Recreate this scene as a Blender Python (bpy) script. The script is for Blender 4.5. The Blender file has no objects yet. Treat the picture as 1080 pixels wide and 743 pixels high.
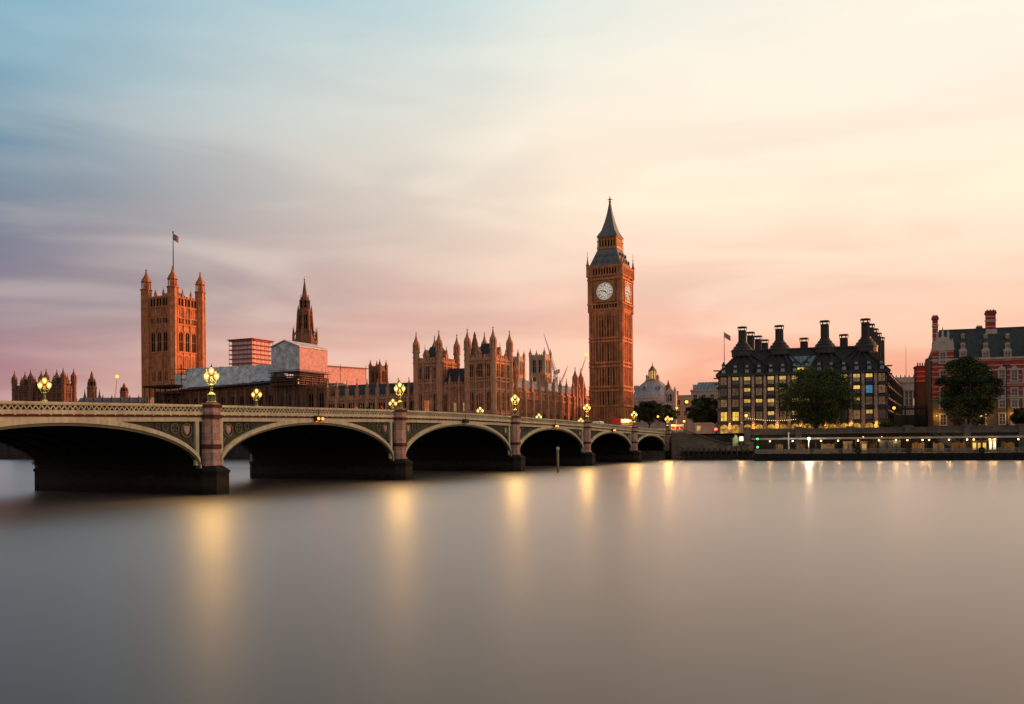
import bpy, bmesh, math, random
from mathutils import Vector, Matrix
PI = math.pi
R = math.radians
SC = bpy.context.scene
COL = SC.collection
RNG = random.Random(7)

# ---------------------------------------------------------------- camera
FPX, HZ, CAMZ, ROLL = 930.0, 467.5, 5.35, R(0.5)
cam = bpy.data.cameras.new("camera")
cam_o = bpy.data.objects.new("camera", cam)
COL.objects.link(cam_o)
cam.sensor_width = 36.0
cam.lens = FPX / 1080 * 36
cam.shift_y = (HZ - 371.5) / 1080
cam.clip_start = 0.5
cam.clip_end = 20000
cam_o.matrix_world = Matrix.Translation((0, 0, CAMZ)) @ Matrix.Rotation(R(90), 4, 'X') @ Matrix.Rotation(-ROLL, 4, 'Z')
SC.camera = cam_o

# ---------------------------------------------------------------- light
SUN_AZ, SUN_EL = R(70), R(5)
wd = bpy.data.worlds.new("World")
SC.world = wd
wd.use_nodes = True
nt = wd.node_tree
nt.nodes.clear()

def N(t, typ, **kw):
    n = t.nodes.new(typ)
    for k, v in kw.items():
        setattr(n, k, v)
    return n

def srgb(r, g, b):
    def f(c):
        c /= 255.0
        return c / 12.92 if c <= 0.04045 else ((c + 0.055) / 1.055) ** 2.4
    return (f(r), f(g), f(b), 1.0)

def M(t, op, a, b=None, c=None):
    n = N(t, 'ShaderNodeMath', operation=op)
    for i, v in enumerate((a, b, c)):
        if v is None:
            continue
        if isinstance(v, (int, float)):
            n.inputs[i].default_value = v
        else:
            t.links.new(v, n.inputs[i])
    return n.outputs[0]

def ramp(t, fac, stops, interp='LINEAR'):
    n = N(t, 'ShaderNodeValToRGB')
    n.color_ramp.interpolation = interp
    e = n.color_ramp.elements
    while len(e) > 1:
        e.remove(e[-1])
    for i, (p, c) in enumerate(stops):
        if i == 0:
            e[0].position = p
            x = e[0]
        else:
            x = e.new(p)
        x.color = c
    t.links.new(fac, n.inputs[0])
    return n.outputs[0]

def mix(t, fac, a, b, blend='MIX'):
    n = N(t, 'ShaderNodeMix', data_type='RGBA', blend_type=blend)
    n.clamp_factor = True
    for s, v in ((n.inputs[0], fac), (n.inputs[6], a), (n.inputs[7], b)):
        if isinstance(v, (int, float)):
            s.default_value = v
        elif isinstance(v, tuple):
            s.default_value = v
        else:
            t.links.new(v, s)
    return n.outputs[2]

def maprange(t, v, a, b, c=0.0, d=1.0, smooth=False):
    n = N(t, 'ShaderNodeMapRange', interpolation_type='SMOOTHSTEP' if smooth else 'LINEAR')
    t.links.new(v, n.inputs[0])
    for i, x in enumerate((a, b, c, d)):
        n.inputs[i + 1].default_value = x
    return n.outputs[0]

tc = N(nt, 'ShaderNodeTexCoord')
sep = N(nt, 'ShaderNodeSeparateXYZ')
nt.links.new(tc.outputs['Generated'], sep.inputs[0])
X_, Y_, Z_ = sep.outputs
hl = M(nt, 'SQRT', M(nt, 'ADD', M(nt, 'MULTIPLY', X_, X_), M(nt, 'ADD', M(nt, 'MULTIPLY', Y_, Y_), 1e-5)))
az = M(nt, 'DIVIDE', M(nt, 'ADD', M(nt, 'MULTIPLY', X_, math.sin(SUN_AZ)), M(nt, 'MULTIPLY', Y_, math.cos(SUN_AZ))), hl)
el0 = M(nt, 'MAXIMUM', Z_, 0.0)
# long soft streaks of cloud: noise squeezed in elevation, tilted a little
mp = N(nt, 'ShaderNodeMapping')
mp.inputs['Rotation'].default_value = (0, R(4), 0)
mp.inputs['Scale'].default_value = (1.7, 1.7, 10.0)
nt.links.new(tc.outputs['Generated'], mp.inputs[0])
nz = N(nt, 'ShaderNodeTexNoise')
nz.inputs['Scale'].default_value = 1.7
nz.inputs['Detail'].default_value = 3.5
nz.inputs['Roughness'].default_value = 0.42
nz.inputs['Distortion'].default_value = 0.9
nt.links.new(mp.outputs[0], nz.inputs[0])
mp2 = N(nt, 'ShaderNodeMapping')
mp2.inputs['Location'].default_value = (3.1, 1.7, 0.4)
mp2.inputs['Rotation'].default_value = (0, R(6), 0)
mp2.inputs['Scale'].default_value = (1.5, 1.5, 6.0)
nt.links.new(tc.outputs['Generated'], mp2.inputs[0])
nz2 = N(nt, 'ShaderNodeTexNoise')
nz2.inputs['Scale'].default_value = 1.9
nz2.inputs['Detail'].default_value = 4.0
nz2.inputs['Roughness'].default_value = 0.5
nt.links.new(mp2.outputs[0], nz2.inputs[0])
wob = M(nt, 'MULTIPLY', M(nt, 'SUBTRACT', nz2.outputs[0], 0.5), 0.10)
el = M(nt, 'MAXIMUM', M(nt, 'ADD', el0, M(nt, 'MULTIPLY', wob, maprange(nt, el0, 0.02, 0.2))), 0.0)
ELS = (0.0, 0.08, 0.16, 0.25, 0.35, 0.46, 0.70, 1.0)
def skyramp(cols):
    return ramp(nt, el, [(p, srgb(*c)) for p, c in zip(ELS, cols)])
s_left = skyramp([(178, 132, 134), (176, 136, 140), (126, 126, 142), (100, 128, 150), (118, 164, 184), (112, 166, 192), (60, 88, 108), (42, 60, 80)])
s_mid = skyramp([(246, 176, 144), (246, 186, 156), (242, 204, 180), (248, 228, 202), (236, 230, 212), (204, 220, 216), (140, 142, 138), (56, 70, 86)])
s_right = skyramp([(247, 158, 124), (250, 176, 142), (253, 208, 178), (254, 236, 206), (252, 238, 218), (244, 234, 218), (208, 190, 168), (74, 82, 92)])
s_back = skyramp([(212, 170, 152), (222, 184, 162), (212, 184, 168), (182, 170, 164), (146, 150, 154), (112, 126, 138), (74, 90, 104), (50, 66, 84)])
f1 = maprange(nt, az, -0.9, -0.25, smooth=True)
f2 = maprange(nt, az, -0.20, 0.40)
f3 = maprange(nt, az, 0.30, 0.78)
skyc = mix(nt, f3, mix(nt, f2, mix(nt, f1, s_back, s_left), s_mid), s_right)
streak = maprange(nt, nz.outputs[0], 0.36, 0.66, 0.0, 1.0, smooth=True)
dark = mix(nt, 1.0, skyc, srgb(244, 236, 240), 'MULTIPLY')
lite = mix(nt, 0.25, skyc, srgb(255, 232, 212))
low = maprange(nt, el0, 0.50, 0.16)
skys = mix(nt, M(nt, 'MULTIPLY', low, 0.85), skyc, mix(nt, streak, dark, lite))
patch = maprange(nt, nz2.outputs[0], 0.38, 0.64, 0.0, 1.0, smooth=True)
skyf = mix(nt, M(nt, 'MULTIPLY', patch, M(nt, 'MULTIPLY', low, 0.55)), skys, mix(nt, 1.0, skys, srgb(236, 236, 240), 'MULTIPLY'))
# the afterglow round the sunset, beyond the right edge of the view
glow = M(nt, 'MULTIPLY', maprange(nt, az, 0.80, 1.0, smooth=True), maprange(nt, el0, 0.42, 0.0, smooth=True))
skyf = mix(nt, glow, skyf, (5.6, 2.3, 0.98, 1))
below = maprange(nt, Z_, -0.02, 0.0)
skyf = mix(nt, below, (0.03, 0.03, 0.035, 1), skyf)
bg = N(nt, 'ShaderNodeBackground')
bg.inputs[1].default_value = 1.12
nt.links.new(skyf, bg.inputs[0])
nish = N(nt, 'ShaderNodeTexSky', sky_type='NISHITA')
nish.sun_disc = False
nish.sun_elevation = SUN_EL
nish.sun_rotation = SUN_AZ
bg2 = N(nt, 'ShaderNodeBackground')
bg2.inputs[1].default_value = 0.05
nt.links.new(nish.outputs[0], bg2.inputs[0])
mxs = N(nt, 'ShaderNodeMixShader')
mxs.inputs[0].default_value = 0.06
nt.links.new(bg.outputs[0], mxs.inputs[1])
nt.links.new(bg2.outputs[0], mxs.inputs[2])
wo = N(nt, 'ShaderNodeOutputWorld')
nt.links.new(mxs.outputs[0], wo.inputs[0])

sl = bpy.data.lights.new("sun", 'SUN')
sl.energy = 3.4
sl.angle = R(3)
sl.color = (1.0, 0.33, 0.14)
so = bpy.data.objects.new("sun", sl)
COL.objects.link(so)
sdir = Vector((math.sin(SUN_AZ) * math.cos(SUN_EL), math.cos(SUN_AZ) * math.cos(SUN_EL), math.sin(SUN_EL)))
so.rotation_euler = sdir.to_track_quat('Z', 'Y').to_euler()
so.location = sdir * 900

vs = SC.view_settings
vs.view_transform = 'Standard'
vs.look = 'None'
vs.exposure = 0.1
vs.gamma = 1.0
vs.use_curve_mapping = False
SC.cycles.use_denoising = True
SC.cycles.max_bounces = 5
SC.cycles.diffuse_bounces = 3
SC.cycles.glossy_bounces = 3
SC.cycles.sample_clamp_indirect = 4.0
SC.cycles.caustics_reflective = False
SC.cycles.caustics_refractive = False

# ---------------------------------------------------------------- frames
TH = math.atan(450 / FPX)
UX, UY = math.sin(TH), math.cos(TH)          # along the bridge, away from us
D0 = UY / 0.0034284
AX, AY = 165 / FPX * D0, D0                  # where bridge meets the far bank
ROT_F = math.atan2(UY, UX)
def F(s, m, z=0.0):
    return Vector((AX + s * UX - m * UY, AY + s * UY + m * UX, z))
EA = R(-16)
EX, EY = math.cos(EA), math.sin(EA)
def E(x, y, z=0.0):
    return Vector((AX + x * EX - y * EY, AY + x * EY + y * EX, z))
def ray(px, py):
    dx, dy = px - 540.0, HZ - py
    return (dx * math.cos(ROLL) + dy * math.sin(ROLL)) / FPX, (-dx * math.sin(ROLL) + dy * math.cos(ROLL)) / FPX
def zpx(px, py, Y):
    return CAMZ + ray(px, py)[1] * Y
def at(px, py, Y):
    a, b = ray(px, py)
    return Vector((a * Y, Y, CAMZ + b * Y))
def m_at(px, s, py=430):
    r = ray(px, py)[0]
    return (AX + s * UX - r * (AY + s * UY)) / (UY + r * UX)
def s_at(px, m, py=430):
    r = ray(px, py)[0]
    return (r * (AY + m * UX) - AX + m * UY) / (UX - r * UY)
def ex_at(px, y=0.0, py=455):
    r = ray(px, py)[0]
    return (r * (AY + y * EX) - AX + y * EY) / (EX - r * EY)
def zat(px, py, s, m):
    return zpx(px, py, F(s, m).y)

# ---------------------------------------------------------------- materials
def material(name, col, rough=0.8, var=0.25, scale=0.6, bump=0.0, metal=0.0, streaks=0.0, spec=0.3, extra=None):
    m = bpy.data.materials.new(name)
    m.use_nodes = True
    t = m.node_tree
    b = t.nodes['Principled BSDF']
    b.inputs['Roughness'].default_value = rough
    b.inputs['Metallic'].default_value = metal
    b.inputs['Specular IOR Level'].default_value = spec
    co = N(t, 'ShaderNodeTexCoord').outputs['Object']
    n1 = N(t, 'ShaderNodeTexNoise')
    n1.inputs['Scale'].default_value = scale
    n1.inputs['Detail'].default_value = 6
    n1.inputs['Roughness'].default_value = 0.65
    t.links.new(co, n1.inputs[0])
    c = (col[0], col[1], col[2], 1)
    lo = tuple(x * (1 - var) for x in col) + (1,)
    hi = tuple(min(1, x * (1 + var)) for x in col) + (1,)
    cc = mix(t, maprange(t, n1.outputs[0], 0.3, 0.7), lo, hi)
    if streaks:
        mpp = N(t, 'ShaderNodeMapping')
        mpp.inputs['Scale'].default_value = (2.2, 2.2, 0.16)
        t.links.new(co, mpp.inputs[0])
        n2 = N(t, 'ShaderNodeTexNoise')
        n2.inputs['Scale'].default_value = 1.0
        n2.inputs['Detail'].default_value = 5
        t.links.new(mpp.outputs[0], n2.inputs[0])
        cc = mix(t, maprange(t, n2.outputs[0], 0.45, 0.75, 0, streaks), cc, tuple(x * 0.35 for x in col) + (1,))
    if extra:
        cc = extra(t, co, cc)
    t.links.new(cc, b.inputs['Base Color'])
    if bump:
        bn = N(t, 'ShaderNodeBump')
        bn.inputs['Strength'].default_value = bump
        bn.inputs['Distance'].default_value = 0.1
        n3 = N(t, 'ShaderNodeTexNoise')
        n3.inputs['Scale'].default_value = scale * 8
        n3.inputs['Detail'].default_value = 4
        t.links.new(co, n3.inputs[0])
        t.links.new(n3.outputs[0], bn.inputs['Height'])
        t.links.new(bn.outputs[0], b.inputs['Normal'])
    return m

def emitter(name, col, strength, var=0.0, scale=1.0):
    m = bpy.data.materials.new(name)
    m.use_nodes = True
    t = m.node_tree
    b = t.nodes['Principled BSDF']
    b.inputs['Base Color'].default_value = (0.05, 0.05, 0.05, 1)
    b.inputs['Emission Strength'].default_value = strength
    if var:
        co = N(t, 'ShaderNodeTexCoord').outputs['Object']
        n1 = N(t, 'ShaderNodeTexNoise')
        n1.inputs['Scale'].default_value = scale
        n1.inputs['Detail'].default_value = 3
        oi = N(t, 'ShaderNodeObjectInfo')
        va = N(t, 'ShaderNodeVectorMath', operation='ADD')
        cx = N(t, 'ShaderNodeCombineXYZ')
        for q in range(3):
            t.links.new(M(t, 'MULTIPLY', oi.outputs['Random'], 37.0 + 11 * q), cx.inputs[q])
        t.links.new(co, va.inputs[0])
        t.links.new(cx.outputs[0], va.inputs[1])
        t.links.new(va.outputs[0], n1.inputs[0])
        f = maprange(t, n1.outputs[0], 0.35, 0.65)
        t.links.new(maprange(t, oi.outputs['Random'], 0, 1, strength * (1 - var * .9), strength * (1 + var * .35)), b.inputs['Emission Strength'])
        c = mix(t, f, tuple(x * (1 - var) for x in col) + (1,), tuple(col) + (1,))
        t.links.new(c, b.inputs['Emission Color'])
    else:
        b.inputs['Emission Color'].default_value = tuple(col) + (1,)
    return m

def coursed(h, w, mortar):
    """stone courses: thin darker joints as a brick pattern on walls facing either way"""
    def fn(t, co, cc):
        sp = N(t, 'ShaderNodeSeparateXYZ')
        t.links.new(co, sp.inputs[0])
        cb = N(t, 'ShaderNodeCombineXYZ')
        t.links.new(M(t, 'ADD', sp.outputs[0], sp.outputs[1]), cb.inputs[0])
        t.links.new(sp.outputs[2], cb.inputs[1])
        bk = N(t, 'ShaderNodeTexBrick')
        bk.inputs['Scale'].default_value = 1.0
        bk.inputs['Brick Width'].default_value = w
        bk.inputs['Row Height'].default_value = h
        bk.inputs['Mortar Size'].default_value = mortar
        bk.inputs['Color1'].default_value = (1, 1, 1, 1)
        bk.inputs['Color2'].default_value = (0.72, 0.72, 0.72, 1)
        bk.inputs['Mortar'].default_value = (0.4, 0.4, 0.4, 1)
        t.links.new(cb.outputs[0], bk.inputs[0])
        return mix(t, 1.0, cc, bk.outputs[0], 'MULTIPLY')
    return fn

def striped(period, frac, col, phase=0.0):
    """horizontal bands of pale stone laid in brickwork"""
    def fn(t, co, cc):
        sp = N(t, 'ShaderNodeSeparateXYZ')
        t.links.new(co, sp.inputs[0])
        fr = M(t, 'FRACT', M(t, 'ADD', M(t, 'DIVIDE', sp.outputs[2], period), phase))
        k = M(t, 'LESS_THAN', fr, frac)
        return mix(t, k, cc, tuple(col) + (1,))
    return fn

MT = {}
def mk(key, *a, **k):
    MT[key] = material(key, *a, **k)
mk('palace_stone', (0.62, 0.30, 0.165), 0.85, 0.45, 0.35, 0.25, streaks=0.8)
mk('tower_stone', (0.62, 0.25, 0.108), 0.85, 0.45, 0.35, 0.25, streaks=0.75)
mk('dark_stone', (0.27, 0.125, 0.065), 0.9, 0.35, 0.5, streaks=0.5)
mk('pale_stone', (0.56, 0.39, 0.26), 0.85, 0.2, 0.4, streaks=0.35)
mk('slate', (0.055, 0.062, 0.065), 0.65, 0.35, 0.8, streaks=0.3)
mk('iron_roof', (0.19, 0.19, 0.19), 0.55, 0.3, 0.6, streaks=0.3)
mk('gilt', (0.40, 0.20, 0.06), 0.5, 0.3, 1.0, metal=0.35)
mk('dark_glass', (0.055, 0.055, 0.05), 0.15, 0.6, 0.9, spec=0.8)
mk('lead_glass', (0.009, 0.008, 0.008), 0.7, 0.5, 0.9, spec=0.04)
mk('blue_glass', (0.20, 0.30, 0.32), 0.15, 0.3, 0.3, spec=0.6)
mk('black_metal', (0.018, 0.018, 0.02), 0.5, 0.3, 1.0)
mk('bridge_paint', (0.60, 0.54, 0.36), 0.6, 0.2, 0.35, 0.0, streaks=0.5)
mk('bridge_olive', (0.13, 0.13, 0.08), 0.65, 0.2, 0.5, streaks=0.3)
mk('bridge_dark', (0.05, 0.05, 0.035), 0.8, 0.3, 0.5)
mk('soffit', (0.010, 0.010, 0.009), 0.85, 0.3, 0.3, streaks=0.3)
mk('maroon', (0.10, 0.032, 0.026), 0.7, 0.3, 0.6, streaks=0.3)
mk('granite', (0.62, 0.36, 0.27), 0.75, 0.28, 1.6, 0.2, streaks=0.4, extra=coursed(0.75, 1.6, 0.02))
def tidal(t, co, cc):  # tide bands, darkened so the pier sides carry their shade
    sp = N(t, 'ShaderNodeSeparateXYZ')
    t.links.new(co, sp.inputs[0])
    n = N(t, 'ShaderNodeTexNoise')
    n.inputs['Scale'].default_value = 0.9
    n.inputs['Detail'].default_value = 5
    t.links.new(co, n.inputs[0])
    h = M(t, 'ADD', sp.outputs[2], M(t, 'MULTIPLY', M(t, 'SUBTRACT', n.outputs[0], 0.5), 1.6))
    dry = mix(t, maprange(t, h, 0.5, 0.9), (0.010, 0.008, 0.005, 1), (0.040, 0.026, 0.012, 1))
    weed_shade = mix(t, maprange(t, h, 1.7, 2.0), dry, (0.009, 0.008, 0.006, 1))
    return coursed(0.8, 1.7, 0.03)(t, co, weed_shade)
mk('shaded_wet_granite', (0.016, 0.012, 0.009), 0.8, 0.6, 0.6, 0.4, extra=tidal)  # wet stone with the piers' shade put into its near-black colour
mk('shield_red', (0.50, 0.27, 0.23), 0.6, 0.4, 3.0)
mk('lamp_iron', (0.12, 0.125, 0.06), 0.5, 0.3, 2.0)
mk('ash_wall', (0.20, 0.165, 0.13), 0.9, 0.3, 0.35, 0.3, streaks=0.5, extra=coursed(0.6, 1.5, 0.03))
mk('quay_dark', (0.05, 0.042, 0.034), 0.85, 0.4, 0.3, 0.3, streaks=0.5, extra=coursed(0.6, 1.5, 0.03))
mk('asphalt', (0.05, 0.05, 0.05), 0.9, 0.2, 0.6)
mk('paving', (0.22, 0.20, 0.18), 0.9, 0.2, 0.8)
mk('city_earth', (0.11, 0.10, 0.09), 0.95, 0.3, 0.05)
mk('white_paint', (0.78, 0.76, 0.72), 0.6, 0.08, 0.8)
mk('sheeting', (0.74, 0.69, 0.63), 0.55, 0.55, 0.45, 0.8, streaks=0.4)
mk('red_boards', (0.42, 0.10, 0.08), 0.7, 0.3, 0.8)
mk('wrap_sheet', (0.90, 0.60, 0.57), 0.7, 0.35, 0.8, streaks=0.3)
mk('sunlit_sheeting', (0.58, 0.33, 0.31), 0.6, 0.35, 0.6, 0.8, streaks=0.35)  # same plastic sheeting, with the low sun's pink put into the colour
mk('scaffold', (0.12, 0.075, 0.06), 0.6, 0.4, 1.0)
mk('timber_dark', (0.035, 0.028, 0.024), 0.85, 0.4, 1.0)
mk('bronze', (0.035, 0.030, 0.026), 0.5, 0.3, 0.8, spec=0.5)
mk('bronze_roof', (0.060, 0.050, 0.043), 0.55, 0.35, 0.7, streaks=0.4)
mk('sandstone', (0.58, 0.38, 0.29), 0.8, 0.2, 0.8, streaks=0.2, extra=coursed(1.2, 1.6, 0.03))
mk('brick', (0.42, 0.055, 0.035), 0.85, 0.3, 1.2, extra=striped(1.62, 0.20, (0.60, 0.38, 0.30)))
mk('brick_plain', (0.26, 0.06, 0.04), 0.85, 0.3, 1.2, streaks=0.3)
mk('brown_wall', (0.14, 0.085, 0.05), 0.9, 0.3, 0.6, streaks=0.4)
mk('portland', (0.60, 0.46, 0.37), 0.8, 0.18, 0.6, streaks=0.35)
mk('granite_base', (0.24, 0.15, 0.085), 0.8, 0.2, 0.6, streaks=0.3, extra=coursed(0.8, 1.7, 0.03))
mk('green_slate', (0.060, 0.070, 0.062), 0.6, 0.3, 0.6, streaks=0.4)
mk('lead', (0.46, 0.44, 0.44), 0.5, 0.2, 0.3, streaks=0.5)
mk('bark', (0.06, 0.045, 0.03), 0.95, 0.4, 1.0)
mk('leaf_dark', (0.030, 0.046, 0.012), 0.7, 0.35, 0.3)
mk('leaf_mid', (0.066, 0.092, 0.02), 0.7, 0.35, 0.3)
mk('leaf_pale', (0.15, 0.17, 0.035), 0.7, 0.3, 0.3)
mk('flag', (0.55, 0.25, 0.25), 0.7, 0.4, 0.8)
mk('crane_paint', (0.55, 0.16, 0.12), 0.6, 0.2, 0.4)
mk('crane_pale', (0.55, 0.42, 0.36), 0.6, 0.2, 0.4)
mk('hull', (0.012, 0.012, 0.013), 0.6, 0.3, 0.5)
mk('deck', (0.20, 0.16, 0.11), 0.85, 0.25, 0.6)
mk('rail_paint', (0.30, 0.24, 0.16), 0.6, 0.2, 0.8)
mk('roof_pale', (0.40, 0.38, 0.34), 0.5, 0.2, 0.4)
mk('kiosk', (0.09, 0.115, 0.12), 0.6, 0.3, 0.6)
mk('kiosk_pink', (0.40, 0.27, 0.23), 0.7, 0.2, 0.6)
mk('red_paint', (0.50, 0.02, 0.015), 0.4, 0.15, 0.6)
mk('skin', (0.42, 0.25, 0.18), 0.6, 0.1, 4)
mk('cloth_dark', (0.02, 0.02, 0.028), 0.9, 0.3, 4)
mk('cloth_red', (0.55, 0.03, 0.03), 0.9, 0.2, 4)
mk('cloth_white', (0.6, 0.58, 0.55), 0.9, 0.1, 4)
mk('cloth_blue', (0.06, 0.08, 0.14), 0.9, 0.2, 4)
mk('hair', (0.03, 0.02, 0.015), 0.8, 0.2, 6)
mk('rubber', (0.015, 0.015, 0.015), 0.9, 0.2, 2)
mk('gilt_dark', (0.40, 0.20, 0.07), 0.5, 0.3, 1.0, metal=0.3)
MT['clock_white'] = emitter('clock_white', (1.0, 0.84, 0.70), 0.52, 0.12, 0.6)
MT['lamp_glow'] = emitter('lamp_glow', (1.0, 0.46, 0.055), 2.0)
def glass_glow(name, col, strength, opac):
    m = bpy.data.materials.new(name)
    m.use_nodes = True
    t = m.node_tree
    t.nodes.clear()
    tr, em, mx, ou = N(t, 'ShaderNodeBsdfTransparent'), N(t, 'ShaderNodeEmission'), N(t, 'ShaderNodeMixShader'), N(t, 'ShaderNodeOutputMaterial')
    em.inputs[0].default_value = tuple(col) + (1,)
    em.inputs[1].default_value = strength
    mx.inputs[0].default_value = opac
    t.links.new(tr.outputs[0], mx.inputs[1])
    t.links.new(em.outputs[0], mx.inputs[2])
    t.links.new(mx.outputs[0], ou.inputs[0])
    return m
MT['lamp_glass'] = glass_glow('lamp_glass', (1.0, 0.40, 0.035), 1.5, 0.6)
MT['lamp_bulb'] = emitter('lamp_bulb', (1.0, 0.72, 0.28), 6.0)
MT['lamp_glow_far'] = emitter('lamp_glow_far', (1.0, 0.46, 0.06), 2.2)
MT['lamp_white'] = emitter('lamp_white', (1.0, 0.82, 0.5), 30)
MT['win_bright'] = emitter('win_bright', (1.0, 0.60, 0.09), 1.15, 0.45, 1.2)
MT['win_half'] = emitter('win_half', (0.95, 0.60, 0.16), 0.75, 0.4, 1.5)
MT['win_low'] = emitter('win_low', (0.60, 0.32, 0.12), 0.30, 0.6, 1.3)
MT['win_red'] = emitter('win_red', (1.0, 0.30, 0.12), 0.9, 0.3, 1.5)
MT['win_blue'] = emitter('win_blue', (0.10, 0.35, 0.62), 0.55, 0.7, 2.2)
MT['shop_glow'] = emitter('shop_glow', (1.0, 0.52, 0.07), 1.0, 0.7, 0.7)
MT['red_light'] = emitter('red_light', (1.0, 0.05, 0.02), 9)
MT['orange_light'] = emitter('orange_light', (1.0, 0.25, 0.03), 3.5)
MT['green_light'] = emitter('green_light', (0.05, 1.0, 0.2), 3)

# ---------------------------------------------------------------- mesh builder
class MB:
    FX = 1            # -1 while the bridge is built: its chainage runs towards us
    def __init__(self):
        self.v, self.f, self.m, self.sm = [], [], [], []
    def add(self, vs_, fs, mi=0, smooth=False):
        o = len(self.v)
        self.v.extend([(p[0] * MB.FX, p[1], p[2]) for p in vs_])
        for f in fs:
            self.f.append(tuple(o + i for i in f))
            self.m.append(mi)
            self.sm.append(smooth)
    def box(self, x0, x1, y0, y1, z0, z1, mi=0):
        self.add([(x0, y0, z0), (x1, y0, z0), (x1, y1, z0), (x0, y1, z0), (x0, y0, z1), (x1, y0, z1), (x1, y1, z1), (x0, y1, z1)],
                 [(3, 2, 1, 0), (4, 5, 6, 7), (0, 1, 5, 4), (1, 2, 6, 5), (2, 3, 7, 6), (3, 0, 4, 7)], mi)
    def hexa(self, lo, hi, mi=0):
        """lo, hi: 4 corner points each (same order)"""
        self.add(list(lo) + list(hi), [(3, 2, 1, 0), (4, 5, 6, 7), (0, 1, 5, 4), (1, 2, 6, 5), (2, 3, 7, 6), (3, 0, 4, 7)], mi)
    def fbox(self, fr, a0, a1, b0, b1, z0, z1, mi=0):
        ox, oy, ax, ay, bx, by = fr
        def p(a, b, z):
            return (ox + a * ax + b * bx, oy + a * ay + b * by, z)
        self.hexa([p(a0, b0, z0), p(a1, b0, z0), p(a1, b1, z0), p(a0, b1, z0)], [p(a0, b0, z1), p(a1, b0, z1), p(a1, b1, z1), p(a0, b1, z1)], mi)
    def poly(self, pts, mi=0):
        self.add(pts, [tuple(range(len(pts)))], mi)
    def prism(self, pts, z0, z1, mi=0, k=1.0):
        n = len(pts)
        cx = sum(p[0] for p in pts) / n
        cy = sum(p[1] for p in pts) / n
        lo = [(p[0], p[1], z0) for p in pts]
        hi = [(cx + (p[0] - cx) * k, cy + (p[1] - cy) * k, z1) for p in pts]
        fs = [tuple(reversed(range(n))), tuple(range(n, 2 * n))]
        fs += [(i, (i + 1) % n, n + (i + 1) % n, n + i) for i in range(n)]
        self.add(lo + hi, fs, mi)
    def lathe(self, cx, cy, prof, n=8, mi=0, rot=None, smooth=False):
        rot = PI / n if rot is None else rot
        vs_ = []
        for r, z in prof:
            for i in range(n):
                a = rot + 2 * PI * i / n
                vs_.append((cx + r * math.cos(a), cy + r * math.sin(a), z))
        fs = []
        for j in range(len(prof) - 1):
            for i in range(n):
                k = (i + 1) % n
                fs.append((j * n + i, j * n + k, (j + 1) * n + k, (j + 1) * n + i))
        fs.append(tuple(reversed(range(n))))
        fs.append(tuple((len(prof) - 1) * n + i for i in range(n)))
        self.add(vs_, fs, mi, smooth)
    def tube(self, p0, p1, r0, r1=None, n=6, mi=0, smooth=True):
        r1 = r0 if r1 is None else r1
        p0, p1 = Vector(p0), Vector(p1)
        d = (p1 - p0).normalized()
        a = d.orthogonal().normalized()
        b = d.cross(a)
        vs_ = [p0 + (a * math.cos(2 * PI * i / n) + b * math.sin(2 * PI * i / n)) * r0 for i in range(n)]
        vs_ += [p1 + (a * math.cos(2 * PI * i / n) + b * math.sin(2 * PI * i / n)) * r1 for i in range(n)]
        fs = [(i, (i + 1) % n, n + (i + 1) % n, n + i) for i in range(n)]
        fs += [tuple(reversed(range(n))), tuple(range(n, 2 * n))]
        self.add(vs_, fs, mi, smooth)
    def ball(self, c, r, n=10, mi=0, sz=1.0):
        prof = [(max(0.001, r * math.sin(PI * j / 6)), c[2] - r * sz * math.cos(PI * j / 6)) for j in range(7)]
        self.lathe(c[0], c[1], prof, n, mi, 0, True)
    def square(self, cx, cy, prof, mi=0):
        """stacked square sections: prof of (half width, z)"""
        self.lathe(cx, cy, [(h * math.sqrt(2), z) for h, z in prof], 4, mi, PI / 4)
    def build(self, name, mats, parent=None, loc=(0, 0, 0), rotz=0.0):
        me = bpy.data.meshes.new(name)
        me.from_pydata(self.v, [], self.f)
        if isinstance(mats, str):
            mats = [mats]
        for k in mats:
            me.materials.append(MT[k])
        me.polygons.foreach_set('material_index', self.m)
        me.polygons.foreach_set('use_smooth', self.sm)
        me.update()
        bm = bmesh.new()
        bm.from_mesh(me)
        bmesh.ops.recalc_face_normals(bm, faces=bm.faces)
        bm.to_mesh(me)
        bm.free()
        o = bpy.data.objects.new(name, me)
        COL.objects.link(o)
        o.location = loc
        o.rotation_euler = (0, 0, rotz)
        if parent:
            o.parent = parent
        return o

def tag(o, label=None, cat=None, group=None, kind=None):
    if label: o['label'] = label
    if cat: o['category'] = cat
    if group: o['group'] = group
    if kind: o['kind'] = kind
    return o
def thing(name, label, cat, loc=(0, 0, 0), rotz=0.0, group=None):
    o = bpy.data.objects.new(name, None)
    COL.objects.link(o)
    o.empty_display_size = 0.5
    o.location = loc
    o.rotation_euler = (0, 0, rotz)
    return tag(o, label, cat, group)
def place(src, parent, loc, rotz=0.0, name=None):
    c = src.copy()
    COL.objects.link(c)
    c.parent = parent
    c.location = loc
    c.rotation_euler = (0, 0, rotz)
    for ch in KIDS.get(src.name, []):
        d = ch.copy()
        COL.objects.link(d)
        d.parent = c
    return c
KIDS = {}
class Proto:
    """a part mesh used many times: the first use links it, later uses copy it"""
    def __init__(self, name, mb, mats):
        self.args = (name, mb, mats)
        self.o = None
    def put(self, parent, loc, rotz=0.0):
        if self.o is None:
            n_, mb_, ma_ = self.args
            o = self.o = mb_.build(n_, ma_)
        else:
            o = self.o.copy()
            COL.objects.link(o)
        o.parent = parent
        o.location = loc
        o.rotation_euler = (0, 0, rotz)
        return o
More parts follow.
